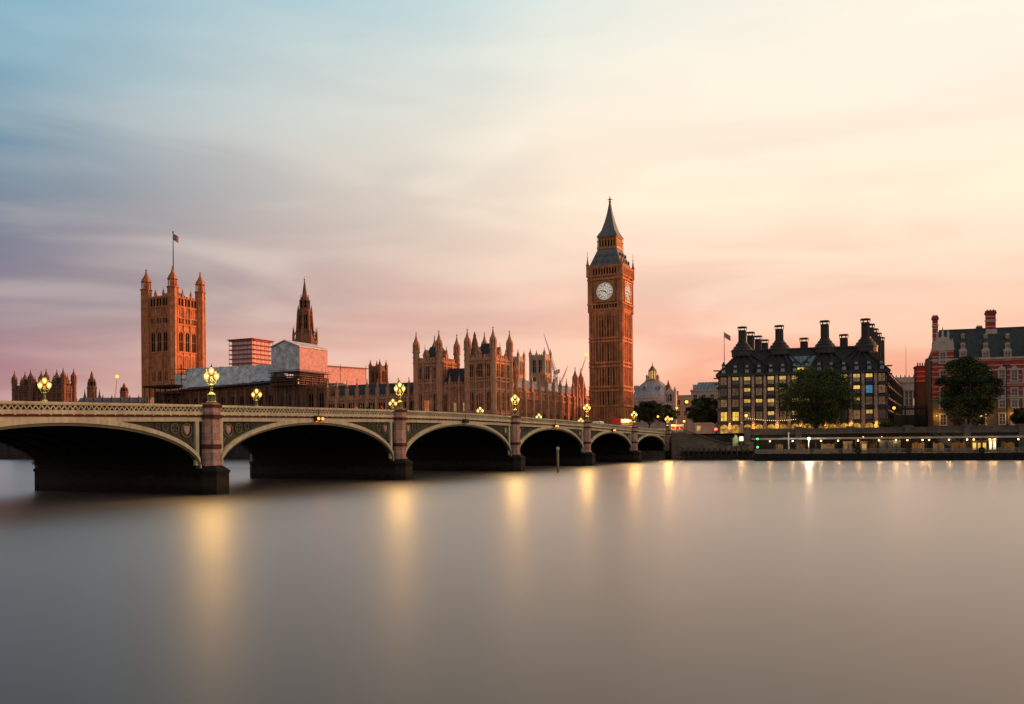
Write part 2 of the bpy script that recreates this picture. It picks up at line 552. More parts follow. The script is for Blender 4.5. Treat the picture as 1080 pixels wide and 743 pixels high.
def copy_thing(root, loc, rotz, label, group=None):
    r = root.copy()
    COL.objects.link(r)
    r.location = loc
    r.rotation_euler = (0, 0, rotz)
    r['label'] = label
    if group: r['group'] = group
    for ch in [o for o in COL.objects if o.parent == root]:
        c = ch.copy()
        COL.objects.link(c)
        c.parent = r
        for g in [o for o in COL.objects if o.parent == ch]:
            d = g.copy()
            COL.objects.link(d)
            d.parent = c
    return r

# ---------------------------------------------------------------- setting
GZ = 7.6
def river():
    mb = MB()
    mb.poly([(-6000, -600, 0), (6000, -600, 0), (6000, 6000, 0), (-6000, 6000, 0)])
    m = bpy.data.materials.new('river_water')
    m.use_nodes = True
    t = m.node_tree
    t.nodes.clear()
    silt = N(t, 'ShaderNodeBsdfDiffuse')
    silt.inputs['Color'].default_value = (0.022, 0.019, 0.015, 1)
    b = N(t, 'ShaderNodeBsdfGlossy', distribution='MULTI_GGX')
    b.inputs['Color'].default_value = (1.0, 0.905, 0.86, 1)
    fre = N(t, 'ShaderNodeFresnel')
    fre.inputs['IOR'].default_value = 1.6
    mxw = N(t, 'ShaderNodeMixShader')
    ow = N(t, 'ShaderNodeOutputMaterial')
    t.links.new(fre.outputs[0], mxw.inputs[0])
    t.links.new(silt.outputs[0], mxw.inputs[1])
    t.links.new(b.outputs[0], mxw.inputs[2])
    t.links.new(mxw.outputs[0], ow.inputs[0])
    co = N(t, 'ShaderNodeTexCoord').outputs['Object']
    mpp = N(t, 'ShaderNodeMapping')
    mpp.inputs['Scale'].default_value = (0.010, 0.035, 1)
    mpp.inputs['Rotation'].default_value = (0, 0, R(6))
    t.links.new(co, mpp.inputs[0])
    n1 = N(t, 'ShaderNodeTexNoise')
    n1.inputs['Scale'].default_value = 1.0
    n1.inputs['Detail'].default_value = 4
    t.links.new(mpp.outputs[0], n1.inputs[0])
    # calmer towards the far bank, more stirred by the tide near us
    sp = N(t, 'ShaderNodeSeparateXYZ')
    t.links.new(co, sp.inputs[0])
    base = maprange(t, sp.outputs[1], 20, 120, 0.42, 0.295)
    t.links.new(M(t, 'ADD', base, maprange(t, n1.outputs[0], 0.3, 0.7, -0.025, 0.025)), b.inputs['Roughness'])
    bn = N(t, 'ShaderNodeBump')
    bn.inputs['Strength'].default_value = 0.05
    bn.inputs['Distance'].default_value = 0.30
    mp3 = N(t, 'ShaderNodeMapping')
    mp3.inputs['Scale'].default_value = (0.05, 0.22, 1)
    t.links.new(co, mp3.inputs[0])
    n3 = N(t, 'ShaderNodeTexNoise')
    n3.inputs['Scale'].default_value = 1.0
    n3.inputs['Detail'].default_value = 3
    t.links.new(mp3.outputs[0], n3.inputs[0])
    t.links.new(n3.outputs[0], bn.inputs['Height'])
    t.links.new(bn.outputs[0], b.inputs['Normal'])
    MT['river_water'] = m
    tag(mb.build('river', 'river_water'), 'calm grey brown river', None, kind='structure')
river()
def ground():
    mb = MB()
    pts = [F(1.5, 1200), F(1.5, 29), F(1.5, 0), E(1.5, 1.0), E(300, 1.0), E(800, 60), E(800, 4000), F(4500, 1200)]
    mb.add([(p.x, p.y, GZ) for p in pts], [tuple(range(len(pts)))])
    tag(mb.build('city_ground', 'city_earth'), kind='structure')
    mb = MB()
    c = [F(0, 4), F(0, 24), F(200, 24), F(200, 4)]
    mb.poly([(p.x, p.y, GZ + 0.008) for p in c])
    tag(mb.build('bridge_street_road', 'asphalt'), kind='structure')
    mb = MB()
    for a, b in ((0.6, 4), (24, 27.4)):
        lo = [F(3, a), F(200, a), F(200, b), F(3, b)]
        mb.hexa([(p.x, p.y, GZ - 0.1) for p in lo], [(p.x, p.y, GZ + 0.13) for p in lo])
    tag(mb.build('bridge_street_pavement', 'paving'), kind='structure')
    mb = MB()
    c = [E(4, 8), E(300, 8), E(300, 24), E(4, 24)]
    mb.poly([(p.x, p.y, GZ + 0.012) for p in c])
    tag(mb.build('embankment_road', 'asphalt'), kind='structure')
    mb = MB()
    for a, b in ((2.2, 8), (24, 28)):
        lo = [E(16, a), E(300, a), E(300, b), E(16, b)]
        mb.hexa([(p.x, p.y, GZ - 0.1) for p in lo], [(p.x, p.y, GZ + 0.13) for p in lo])
    tag(mb.build('embankment_pavement', 'paving'), kind='structure')
ground()

# ---------------------------------------------------------------- bridge
BW = 28.1                                         # between the two lines of lamps
PS = [0, 32, 66.9, 105, 145, 183, 218, 250]       # pier centres from the far bank
TOPS = [(-12, 8.55), (0, 8.85), (32, 9.38), (66.9, 10.08), (105, 10.45), (125, 10.56), (145, 10.45), (183, 9.88), (207, 9.4), (218, 9.18), (250, 8.7), (265, 8.6)]
def _spl():
    # smooth Catmull-Rom through TOPS
    def f(s):
        p = TOPS
        for i in range(len(p) - 1):
            if s <= p[i + 1][0] or i == len(p) - 2:
                break
        x0, y0 = p[i]
        x1, y1 = p[i + 1]
        xm, ym = p[max(0, i - 1)]
        xp, yp = p[min(len(p) - 1, i + 2)]
        d0 = (y1 - ym) / (x1 - xm)
        d1 = (yp - y0) / (xp - x0)
        h = x1 - x0
        t = (s - x0) / h
        return ((2 * t**3 - 3 * t**2 + 1) * y0 + (t**3 - 2 * t**2 + t) * h * d0 + (-2 * t**3 + 3 * t**2) * y1 + (t**3 - t**2) * h * d1)
    return f
topz = _spl()
WALL = 0.55                                       # plane of the spandrels behind the pilaster fronts
def sweep(mb, s0, s1, m0, m1, d0, d1, mi=0, n=None):
    n = n or max(2, int((s1 - s0) / 1.6))
    for i in range(n):
        a, b = s0 + (s1 - s0) * i / n, s0 + (s1 - s0) * (i + 1) / n
        za, zb = topz(a), topz(b)
        mb.hexa([(a, m0, za + d0), (b, m0, zb + d0), (b, m1, zb + d0), (a, m1, za + d0)],
                [(a, m0, za + d1), (b, m0, zb + d1), (b, m1, zb + d1), (a, m1, za + d1)], mi)
def bridge():
    root = thing('arched_bridge', 'long cream painted bridge of seven low arches on granite piers with lamps along it', 'bridge', F(0, 0, 0), ROT_F)
    HW = 1.55
    ZS = 2.67
    mb = MB()
    sweep(mb, -10, 258, WALL + 0.3, BW - WALL - 0.3, -1.9, -1.25)
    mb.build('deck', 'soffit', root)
    mb = MB()
    sweep(mb, -10, 258, 4.6, BW - 4.6, -1.248, -1.20)
    mb.build('roadway', 'asphalt', root)
    mb = MB()
    sweep(mb, -10, 258, WALL + 0.5, 4.59, -1.249, -1.08)
    mb.build('footway', 'paving', root)
    mb = MB()
    sweep(mb, -10, 258, BW - 4.59, BW - WALL - 0.5, -1.249, -1.08)
    mb.build('footway', 'paving', root)
    for k in range(7):
        sa, sb = PS[k] + HW, PS[k + 1] - HW
        c, a = (sa + sb) / 2, (sb - sa) / 2
        zc = topz(c) - 2.22
        n = 40
        def ell(t, off=0.0, offz=0.0):
            return (c - (a + off) * math.cos(PI * t), ZS + (zc - ZS + offz) * math.sin(PI * t))
        arches = []
        for side in (0, 1):
            mb = MB()
            y0, y1 = (WALL - 0.22, WALL + 0.5) if side == 0 else (BW - WALL - 0.5, BW - WALL + 0.22)
            for i in range(n):
                q = []
                for t in (i / n, (i + 1) / n):
                    q.append((ell(t), ell(t, 0.55, 0.80)))
                (p0, e0), (p1, e1) = q
                # stepped ring: an outer flat and a set-back inner moulding
                m0 = tuple(p0[j] * 0.65 + e0[j] * 0.35 for j in (0, 1))
                m1 = tuple(p1[j] * 0.65 + e1[j] * 0.35 for j in (0, 1))
                e0 = (min(max(e0[0], sa + .01), sb - .01), min(e0[1], topz(e0[0]) - 1.36))
                e1 = (min(max(e1[0], sa + .01), sb - .01), min(e1[1], topz(e1[0]) - 1.36))
                for (u0, u1, w0, w1, yy0, yy1, mi) in ((m0, m1, e0, e1, y0, y1, 0), (p0, p1, m0, m1, y0 + (0.13 if side == 0 else 0), y1 - (0.13 if side else 0), 1)):
                    mb.hexa([(u0[0], yy0, u0[1]), (u1[0], yy0, u1[1]), (u1[0], yy1, u1[1]), (u0[0], yy1, u0[1])],
                            [(w0[0], yy0, w0[1]), (w1[0], yy0, w1[1]), (w1[0], yy1, w1[1]), (w0[0], yy1, w0[1])], mi)
            arches.append(mb.build('arch', ['bridge_paint', 'bridge_olive'], root))
        arch = arches[0]
        # ribbed iron vault between the two face rings
        mb = MB()
        for i in range(n):
            t0, t1 = i / n, (i + 1) / n
            p0, p1 = ell(t0, -0.0, 0.28), ell(t1, 0.0, 0.28)
            mb.poly([(p0[0], WALL + 0.5, p0[1]), (p1[0], WALL + 0.5, p1[1]), (p1[0], BW - WALL - 0.5, p1[1]), (p0[0], BW - WALL - 0.5, p0[1])])
            for j in range(6):
                y = WALL + 3.5 + j * (BW - 8) / 5
                q0, q1 = ell(t0), ell(t1)
                mb.hexa([(q0[0], y, q0[1]), (q1[0], y, q1[1]), (q1[0], y + 0.3, q1[1]), (q0[0], y + 0.3, q0[1])],
                        [(p0[0], y, p0[1]), (p1[0], y, p1[1]), (p1[0], y + 0.3, p1[1]), (p0[0], y + 0.3, p0[1])])
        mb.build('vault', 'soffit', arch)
        # spandrels: sunk dark panel, frame, tracery rings and a shield at each end
        for side in (0, 1):
            yb = WALL + 0.34 if side == 0 else BW - WALL - 0.34
            yf = -1 if side == 0 else 1
            mb = MB()
            for i in range(n):
                p0, p1 = ell(i / n, 0.3, 0.5), ell((i + 1) / n, 0.3, 0.5)
                p0 = (min(max(p0[0], sa - .1), sb + .1), p0[1])
                p1 = (min(max(p1[0], sa - .1), sb + .1), p1[1])
                z0, z1 = topz(p0[0]) - 1.5, topz(p1[0]) - 1.5
                if p0[1] < z0 - 0.02 and p1[1] < z1 - 0.02:
                    mb.poly([(p0[0], yb, p0[1]), (p1[0], yb, p1[1]), (p1[0], yb, z1), (p0[0], yb, z0)], 0)
            for e, sg in ((sa, 1), (sb, -1)):
                # upright and top rail of the panel frame
                x0, x1 = sorted((e, e + sg * 0.5))
                mb.box(x0, x1, yb + yf * 0.34, yb, 3.2, topz(e) - 1.84, 1)
                # tracery rings getting smaller towards the crown
                for q, (dx, rr) in enumerate(((1.55, 0.80), (3.2, 0.58), (4.5, 0.40), (5.5, 0.28))):
                    x = e + sg * dx
                    zt = topz(x) - 1.95
                    cz = zt - rr - 0.05
                    m_ = 14
                    for i in range(m_):
                        a0, a1 = 2 * PI * i / m_, 2 * PI * (i + 1) / m_
                        r0, r1 = rr * 0.80, rr
                        mb.hexa([(x + r0 * math.cos(a0), yb + yf * .14, cz + r0 * math.sin(a0)), (x + r0 * math.cos(a1), yb + yf * .14, cz + r0 * math.sin(a1)), (x + r0 * math.cos(a1), yb, cz + r0 * math.sin(a1)), (x + r0 * math.cos(a0), yb, cz + r0 * math.sin(a0))],
                                [(x + r1 * math.cos(a0), yb + yf * .14, cz + r1 * math.sin(a0)), (x + r1 * math.cos(a1), yb + yf * .14, cz + r1 * math.sin(a1)), (x + r1 * math.cos(a1), yb, cz + r1 * math.sin(a1)), (x + r1 * math.cos(a0), yb, cz + r1 * math.sin(a0))], 2)
                    if q:
                        for w in range(4):
                            ww = PI / 4 + w * PI / 2
                            mb.ball((x + rr * .5 * math.cos(ww), yb, cz + rr * .5 * math.sin(ww)), rr * .26, 6, 2)
                # small lower ring and slanting ribs
                mb.tube((e + sg * 0.5, yb + yf * .06, topz(e) - 4.9), (e + sg * 1.1, yb + yf * .06, topz(e) - 3.6), 0.07, mi=2)
            mb.build('spandrel', ['bridge_dark', 'bridge_paint', 'bridge_olive'], arches[side])
            if side == 0:
                for e, sg in ((sa, 1), (sb, -1)):
                    mb = MB()
                    x, z = e + sg * 1.55, topz(e + sg * 1.55) - 2.78
                    pts = [(-.40, .48), (.40, .48), (.42, 0), (.30, -.34), (0, -.58), (-.30, -.34), (-.42, 0)]
                    n_ = len(pts)
                    vv = [(x + p, yb - 0.10, z + q) for p, q in pts] + [(x + p * .8, yb - 0.2, z + q * .8) for p, q in pts]
                    mb.add(vv, [tuple(range(n_)), tuple(range(n_, 2 * n_))] + [(i, (i + 1) % n_, n_ + (i + 1) % n_, n_ + i) for i in range(n_)], 0)
                    mb.box(x - .05, x + .05, yb - 0.225, yb - .12, z - .42, z + .36, 1)
                    mb.box(x - .3, x + .3, yb - 0.223, yb - .12, z + .02, z + .12, 1)
                    mb.build('shield', ['shield_red', 'portland'], arch)
    # parapets, one per span, both sides
    for k in range(7):
        sa, sb = PS[k] + 0.95, PS[k + 1] - 0.95
        if k == 0: sa = PS[0] + 0.9
        for side in (0, 1):
            yo = WALL if side == 0 else BW - WALL
            f = 1 if side == 0 else -1
            def ys(o0, o1):
                return tuple(sorted((yo + f * o0, yo + f * o1)))
            mb = MB()
            sweep(mb, sa, sb, *ys(-0.18, 0.45), -0.20, 0.0, 0)       # top rail
            sweep(mb, sa, sb, *ys(-0.12, 0.40), -0.30, -0.203, 0)
            sweep(mb, sa, sb, *ys(-0.05, 0.36), -1.12, -0.74, 0)     # plinth
            sweep(mb, sa, sb, *ys(0.16, 0.26), -0.745, -0.298, 2)    # olive back sheet of the openwork
            sweep(mb, sa, sb, *ys(-0.20, 0.36), -1.24, -1.123, 1)    # maroon cornice
            sweep(mb, sa, sb, *ys(-0.12, 0.30), -1.36, -1.243, 1)
            sweep(mb, sa, sb, *ys(-0.02, 0.34), -1.84, -1.363, 0)    # fascia band
            # openwork of the parapet: a zigzag of slender bars with small trefoil heads
            cell = 0.58
            nn = int((sb - sa) / cell)
            cw = (sb - sa) / nn
            for i in range(nn):
                x0 = sa + i * cw
                for (xa, xb) in ((x0, x0 + cw / 2), (x0 + cw, x0 + cw / 2)):
                    z0, z1 = topz(xa) - 0.745, topz(xb) - 0.298
                    w = 0.062
                    y0, y1 = ys(-0.04, 0.155)
                    mb.hexa([(xa - w, y0, z0), (xa + w, y0, z0), (xa + w, y1, z0), (xa - w, y1, z0)],
                            [(xb - w, y0, z1), (xb + w, y0, z1), (xb + w, y1, z1), (xb - w, y1, z1)], 0)
                if i % 2 == 0:
                    y0, y1 = ys(-0.26, -0.19)
                    mb.box(x0, x0 + 0.16, y0, y1, topz(x0) - 1.22, topz(x0) - 1.13, 0)
            mb.build('parapet', ['bridge_paint', 'maroon', 'bridge_dark'], root)
    # piers
    for k in range(1, 7):
        s = PS[k]
        mb = MB()
        w = 1.75
        foot = [(s - w, -0.1), (s - w * .55, -1.35), (s + w * .55, -1.35), (s + w, -0.1), (s + w, BW - .6), (s + w * .55, BW + .5), (s - w * .55, BW + .5), (s - w, BW - .6)]
        mb.prism(foot, -3, 2.35, 1)
        foot2 = [(s + (x - s) * 1.06, y + (-0.1 if y < 0 else 0.1)) for x, y in foot]
        mb.prism(foot2, 2.35, 2.62, 1)
        top = [(s - 1.2, 0.5), (s - .6, -.72), (s + .6, -.72), (s + 1.2, 0.5), (s + 1.2, BW - .9), (s + .6, BW + .2), (s - .6, BW + .2), (s - 1.2, BW - .9)]
        nv = len(foot)
        mb.add([(x, y, 2.62) for x, y in foot2] + [(x, y, 3.15) for x, y in top], [(i, (i + 1) % nv, nv + (i + 1) % nv, nv + i) for i in range(nv)] + [tuple(range(nv, 2 * nv))], 1)
        mb.box(s - HW, s + HW, WALL + 0.2, BW - WALL - 0.2, 2.4, topz(s) - 1.9, 0)
        pier = mb.build('pier', ['soffit', 'shaded_wet_granite'], root)
        for side in (0, 1):
            mb = MB()
            def foc(r, pr):
                y = WALL if side == 0 else BW - WALL
                f = -1 if side == 0 else 1
                return [(s - r, y - f * 0.3), (s - r, y + f * pr * .35), (s - r * .55, y + f * pr), (s + r * .55, y + f * pr), (s + r, y + f * pr * .35), (s + r, y - f * 0.3)]
            T = topz(s)
            mb.prism(foc(1.0, 1.05), 2.9, T - 1.35, 0)
            mb.prism(foc(1.12, 1.2), 2.9, 3.35, 0)
            mb.prism(foc(1.10, 1.17), 5.0, 5.5, 1)
            mb.prism(foc(1.16, 1.24), T - 1.5, T - 1.1, 1)
            mb.prism(foc(1.02, 1.08), T - 1.12, T - 0.22, 0)
            mb.prism(foc(1.18, 1.28), T - 0.3, T + 0.02, 1)
            mb.prism(foc(1.0, 1.1), T + 0.02, T + 0.14, 0)
            mb.build('pilaster', ['granite', 'maroon'], pier)
    # abutments
    mb = MB()
    mb.box(-9, 1.55, WALL + 0.1, BW - WALL - 0.1, -3, 7.4, 0)
    mb.build('abutment', ['ash_wall'], root)
    mb = MB()
    T = topz(0)
    for y0, y1 in ((-0.5, WALL + 0.3), (BW - WALL - .3, BW + .5)):
        mb.box(-1.0, 1.0, y0, y1, 2.7, T - 1.3, 0)
        mb.box(-1.15, 1.15, y0 - .1, y1 + .1, T - 1.45, T - 1.1, 1)
        mb.box(-1.0, 1.0, y0, y1, T - 1.1, T - 0.3, 0)
        mb.box(-1.15, 1.15, y0 - .1, y1 + .1, T - 0.3, T + 0.05, 1)
        mb.box(-1.3, 1.3, y0 - .8, y1 + .3, -3, 2.7, 2)
    mb.build('pilaster', ['granite', 'maroon', 'shaded_wet_granite'], root)
MB.FX = -1
bridge()
MB.FX = 1
# ---------------------------------------------------------------- gothic kit
def gwin(w, h, glass='lead_glass', stone='palace_stone', lights=2, head=True, transom=True):
    """traceried window standing on a wall plane y=0, outward is -y, origin at sill centre"""
    mb = MB()
    mb.box(-w / 2, w / 2, -0.05, 0.05, 0, h, 0)
    fw = min(0.28, w * 0.14)
    d = -0.34
    for s in (-1, 1):
        x0, x1 = sorted((s * w / 2, s * (w / 2 + fw)))
        mb.box(x0, x1, d, 0.04, -0.1, h + 0.1, 1)
    mb.box(-w / 2 - fw - .1, w / 2 + fw + .1, d - .1, 0.04, -0.35, -0.003, 1)
    mb.box(-w / 2 - fw, w / 2 + fw, d - 0.02, 0.04, h + 0.103, h + 0.35, 1)
    for i in range(1, lights):
        x = -w / 2 + w * i / lights
        mb.box(x - .09, x + .09, -0.24, 0.03, 0.002, h - .002, 1)
    if transom:
        mb.box(-w / 2 + .002, w / 2 - .002, -0.20, 0.03, h * .5 - .1, h * .5 + .1, 1)
    if head:
        # pointed head: two stone corner blocks
        k = w / 2
        for s in (-1, 1):
            pts = [(s * w / 2, h), (s * w / 2, h - k * 0.95), (s * w * .32, h - k * .42), (s * 0.03, h - 0.02)]
            vv = [(x, -0.29, z) for x, z in pts] + [(x, 0.02, z) for x, z in pts]
            mb.add(vv, [(0, 1, 2, 3), (4, 5, 6, 7)] + [(i, (i + 1) % 4, 4 + (i + 1) % 4, 4 + i) for i in range(4)], 1)
    return Proto('window', mb, [glass, stone])
EAST, NORTH = -PI / 2, 0.0
def facade(mb, fr, L, z0, z1, nb, bands=(), rw=0.7, rd=0.7, panels=True, up=0.0, first=True, last=True, mi=0, subs=2):
    """buttresses at the bay lines, string courses, fine vertical ribs"""
    bw = L / nb
    for i in range(nb + 1):
        if (i == 0 and not first) or (i == nb and not last):
            continue
        a = i * bw
        mb.fbox(fr, a - rw / 2, a + rw / 2, -0.1, rd, z0, z1 + up, mi)
        mb.fbox(fr, a - rw * .65, a + rw * .65, -0.1, rd + 0.25, z0, z0 + (z1 - z0) * .35, mi)
    for k, zb in enumerate(bands):
        mb.fbox(fr, 0, L, -0.1, 0.45 + 0.011 * k, zb - .26, zb + .26, mi)
    if panels:
        for i in range(nb):
            for j in range(1, subs + 1):
                a = (i + j / (subs + 1)) * bw
                mb.fbox(fr, a - .12, a + .12, -0.1, 0.26, z0, z1, mi)
def crenel(mb, fr, L, z, pitch=1.6, h=0.9, th=0.35, mi=0):
    mb.fbox(fr, 0, L, -th, 0.012, z - 0.02, z + 0.5, mi)
    n = max(2, int(L / pitch))
    p = L / n
    for i in range(n):
        mb.fbox(fr, i * p + p * .2, i * p + p * .8, -th + .01, 0.002, z + .45, z + h, mi)
def pinnacle_mb(h, w, mi=0):
    mb = MB()
    mb.square(0, 0, [(w, 0), (w, h * .42), (w * 1.25, h * .43), (w * 1.25, h * .48), (w * .85, h * .5), (w * .12, h * .92), (w * .3, h * .94), (w * .3, h * .965), (0.03, h)], mi)
    for s in range(4):
        a = s * PI / 2
        x, y = math.cos(a) * w, math.sin(a) * w
        mb.prism([(x - .12, y - .12), (x + .12, y - .12), (x + .12, y + .12), (x - .12, y + .12)], h * .42, h * .66, mi, 0.1)
    return mb
def turret_mb(r, z0, z1, cap, n=8, mi=0, rings=()):
    """octagonal turret from z0 up to its cornice z1, then an open stage and an ogee cap rising `cap`"""
    mb = MB()
    mb.lathe(0, 0, [(r, z0), (r, z1)], n, mi)
    for z in rings:
        mb.lathe(0, 0, [(r * 1.12, z - .25), (r * 1.12, z + .25)], n, mi)
    mb.lathe(0, 0, [(r * 1.25, z1), (r * 1.25, z1 + .5)], n, mi)
    st = cap * 0.36
    mb.lathe(0, 0, [(r * .62, z1 + .5), (r * .62, z1 + st)], n, mi)
    for i in range(n):
        a = PI / n + 2 * PI * i / n
        x, y = r * .88 * math.cos(a), r * .88 * math.sin(a)
        mb.prism([(x - .2, y - .2), (x + .2, y - .2), (x + .2, y + .2), (x - .2, y + .2)], z1 + .5, z1 + st, mi)
        mb.prism([(x - .18, y - .18), (x + .18, y - .18), (x + .18, y + .18), (x - .18, y + .18)], z1 + st, z1 + st + cap * .15, mi, 0.1)
    z2 = z1 + st
    mb.lathe(0, 0, [(r * 1.12, z2), (r * 1.12, z2 + .4), (r * .92, z2 + .42), (r * .86, z2 + cap * .12), (r * .52, z2 + cap * .24), (r * .24, z2 + cap * .38), (r * .10, z2 + cap * .52), (r * .24, z2 + cap * .535), (r * .24, z2 + cap * .555), (.05, z2 + cap * .57), (.04, z2 + cap * .64)], n, mi)
    return mb

# ---------------------------------------------------------------- clock tower
def clock_tower():
    YD = 351.0
    c = at(645.3, 447, YD)
    root = thing('clock_tower', 'tall gothic clock tower with two white clock faces and pointed iron spire', 'clock tower', (c.x, c.y, GZ), ROT_F)
    def z(py): return zpx(645, py, YD) - GZ
    ST = 'tower_stone'
    hw = 6.35
    zt = z(331)
    mb = MB()
    mb.box(-hw + .25, hw - .25, -hw + .25, hw - .25, 0, zt)
    bands = [z(y) for y in (358.5, 362, 384, 388, 409, 413, 429)]
    for fr in ((-hw, -hw, 0, 1, -1, 0), (-hw, -hw, 1, 0, 0, -1), (hw, -hw, 0, 1, 1, 0), (-hw, hw, 1, 0, 0, 1)):
        W = 2 * hw
        # corner clasping piers with two ribs
        for a0 in (0, W - 2.5):
            mb.fbox(fr, a0, a0 + 2.5, -.3, .12, 0, zt)
            for q in (0.05, 1.1, 2.1):
                mb.fbox(fr, a0 + q, a0 + q + .36, -.3, .6, 0, zt)
        for i in range(1, 7):
            a = 2.5 + (W - 5) * i / 7
            mb.fbox(fr, a - .2, a + .2, -.3, .34 if i % 2 else .5, 0, zt)
        for k, b in enumerate(bands):
            mb.fbox(fr, -.02 * (k + 1), W + .02 * (k + 1), -.3, .72 + .013 * k, b - .36, b + .36)
    mb.build('shaft', ST, root)
    pw = gwin(1.0, 7.2, stone=ST, lights=1, transom=True)
    for zc in (z(352) - 1.0, z(380), z(405), z(427)):
        for i in range(4):
            o = -2.79 + 1.86 * i
            hgt = 7.2
            pw.put(root, (-hw + .22, o, zc - 1.2), EAST)
            pw.put(root, (o, -hw + .22, zc - 1.2), NORTH)
    # corbelled clock stage
    hc = 6.95
    z1, z2 = z(330), z(283.5)
    mb = MB()
    mb.square(0, 0, [(hw, z1 - 2.2), (hw + .25, z1 - 1.2), (hc - .1, z1), (hc - .1, z1 + 1.0), (hc - .35, z1 + 1.05), (hc - .35, z2 - 1.2), (hc + .25, z2 - .8), (hc + .45, z2 - .3), (hc + .45, z2)])
    for fr in ((-hc, -hc, 0, 1, -1, 0), (-hc, -hc, 1, 0, 0, -1), (hc, -hc, 0, 1, 1, 0), (-hc, hc, 1, 0, 0, 1)):
        W = 2 * hc
        for a0 in (0, W - 1.9):
            mb.fbox(fr, a0, a0 + 1.9, -.5, .02, z1 - .5, z2 - .9)
            mb.fbox(fr, a0 + .2, a0 + .55, -.5, .28, z1 - .5, z2 - .9)
            mb.fbox(fr, a0 + 1.3, a0 + 1.65, -.5, .28, z1 - .5, z2 - .9)
        for zb, t in ((z(323), .4), (z(297.5), .45), (z(293.5), .3)):
            mb.fbox(fr, -.2, W + .2, -.5, t - .05, zb - .3, zb + .3)
        n = 9
        for i in range(n + 1):
            a = 1.9 + (W - 3.8) * i / n
            mb.fbox(fr, a - .2, a + .2, -.5, .10, z1 + .3, z(324))
            mb.fbox(fr, a - .22, a + .22, -.5, .14, z(293), z2 - .8)
    mb.build('clock_stage', ST, root)
    # small dark openings below and above the dials
    pa = gwin(0.75, 2.0, stone=ST, lights=1, transom=False)
    pb = gwin(0.85, 2.7, stone=ST, lights=1, transom=False)
    for i in range(9):
        o = -hc + 1.9 + (2 * hc - 3.8) * (i + .5) / 9
        pa.put(root, (-hc + .3, o, z(328.5)), EAST)
        pa.put(root, (o, -hc + .3, z(328.5)), NORTH)
        if i in (0, 1, 2, 3, 4, 5, 6, 7, 8):
            pb.put(root, (-hc + .3, o, z(292.5)), EAST)
            pb.put(root, (o, -hc + .3, z(292.5)), NORTH)
    # dials
    zc = z(310.3)
    for rot, loc in ((EAST, (-hc, 0, zc)), (NORTH, (0, -hc, zc))):
        mb = MB()
        q = 4.15
        mb.box(-q, q, -.10, .4, -q, q, 0)
        for s in (-1, 1):
            mb.box(*sorted((s * q, s * (q - .42))), -.36, .2, -q, q, 1)
            mb.box(-q + .421, q - .421, -.35, .2, *sorted((s * q, s * (q - .42))), 1)
        fr_ = mb.build('dial_frame', [ST, 'gilt'], root, loc, rot)
        mb = MB()
        def ring(r0, r1, y0, y1, mi, n=48):
            for i in range(n):
                a0, a1 = 2 * PI * i / n, 2 * PI * (i + 1) / n
                mb.hexa([(r0 * math.cos(a0), y0, r0 * math.sin(a0)), (r0 * math.cos(a1), y0, r0 * math.sin(a1)), (r0 * math.cos(a1), y1, r0 * math.sin(a1)), (r0 * math.cos(a0), y1, r0 * math.sin(a0))],
                        [(r1 * math.cos(a0), y0, r1 * math.sin(a0)), (r1 * math.cos(a1), y0, r1 * math.sin(a1)), (r1 * math.cos(a1), y1, r1 * math.sin(a1)), (r1 * math.cos(a0), y1, r1 * math.sin(a0))], mi)
        n = 48
        disc = [(3.5 * math.cos(2 * PI * i / n), 3.5 * math.sin(2 * PI * i / n)) for i in range(n)]
        mb.add([(x, -.16, y) for x, y in disc] + [(x, 0, y) for x, y in disc], [tuple(range(n))] + [(i, (i + 1) % n, n + (i + 1) % n, n + i) for i in range(n)], 0)
        ring(3.38, 3.62, -.26, -.02, 1)
        ring(2.92, 3.02, -.20, -.15, 2)
        ring(2.00, 2.10, -.20, -.15, 2)
        ring(1.10, 1.20, -.20, -.15, 2)
        # minute marks and numeral strokes
        for k in range(60):
            a = 2 * PI * k / 60
            r0, r1 = 3.02, 3.38
            w = 0.05
            ux, uz = math.sin(a), math.cos(a)
            px_, pz_ = uz * w, -ux * w
            mb.hexa([(ux * r0 - px_, -.20, uz * r0 - pz_), (ux * r0 + px_, -.20, uz * r0 + pz_), (ux * r0 + px_, -.15, uz * r0 + pz_), (ux * r0 - px_, -.15, uz * r0 - pz_)],
                    [(ux * r1 - px_, -.20, uz * r1 - pz_), (ux * r1 + px_, -.20, uz * r1 + pz_), (ux * r1 + px_, -.15, uz * r1 + pz_), (ux * r1 - px_, -.15, uz * r1 - pz_)], 2)
        strokes = {1: 1, 2: 2, 3: 3, 4: 4, 5: 2, 6: 3, 7: 4, 8: 5, 9: 3, 10: 2, 11: 3, 12: 4}
        for hnum, cnt in strokes.items():
            a = 2 * PI * hnum / 12
            ux, uz = math.sin(a), math.cos(a)
            tx, tz = uz, -ux
            for j in range(cnt):
                o = (j - (cnt - 1) / 2) * .19
                r0, r1, w = 2.16, 2.86, 0.055
                P = lambda r, s: (ux * r + tx * (o + s * w), uz * r + tz * (o + s * w))
                c4 = [P(r0, -1), P(r0, 1), P(r1, 1), P(r1, -1)]
                mb.add([(x, -.20, y) for x, y in c4] + [(x, -.15, y) for x, y in c4], [(0, 1, 2, 3), (0, 1, 5, 4), (1, 2, 6, 5), (2, 3, 7, 6), (3, 0, 4, 7)], 2)
        for k in range(12):
            a = 2 * PI * (k + .5) / 12
            mb.tube((1.15 * math.sin(a), -.18, 1.15 * math.cos(a)), (2.02 * math.sin(a), -.18, 2.02 * math.cos(a)), .045, n=4, mi=2)
        dial = mb.build('clock_face', ['clock_white', 'gilt', 'black_metal'], fr_, (0, -.02, 0))
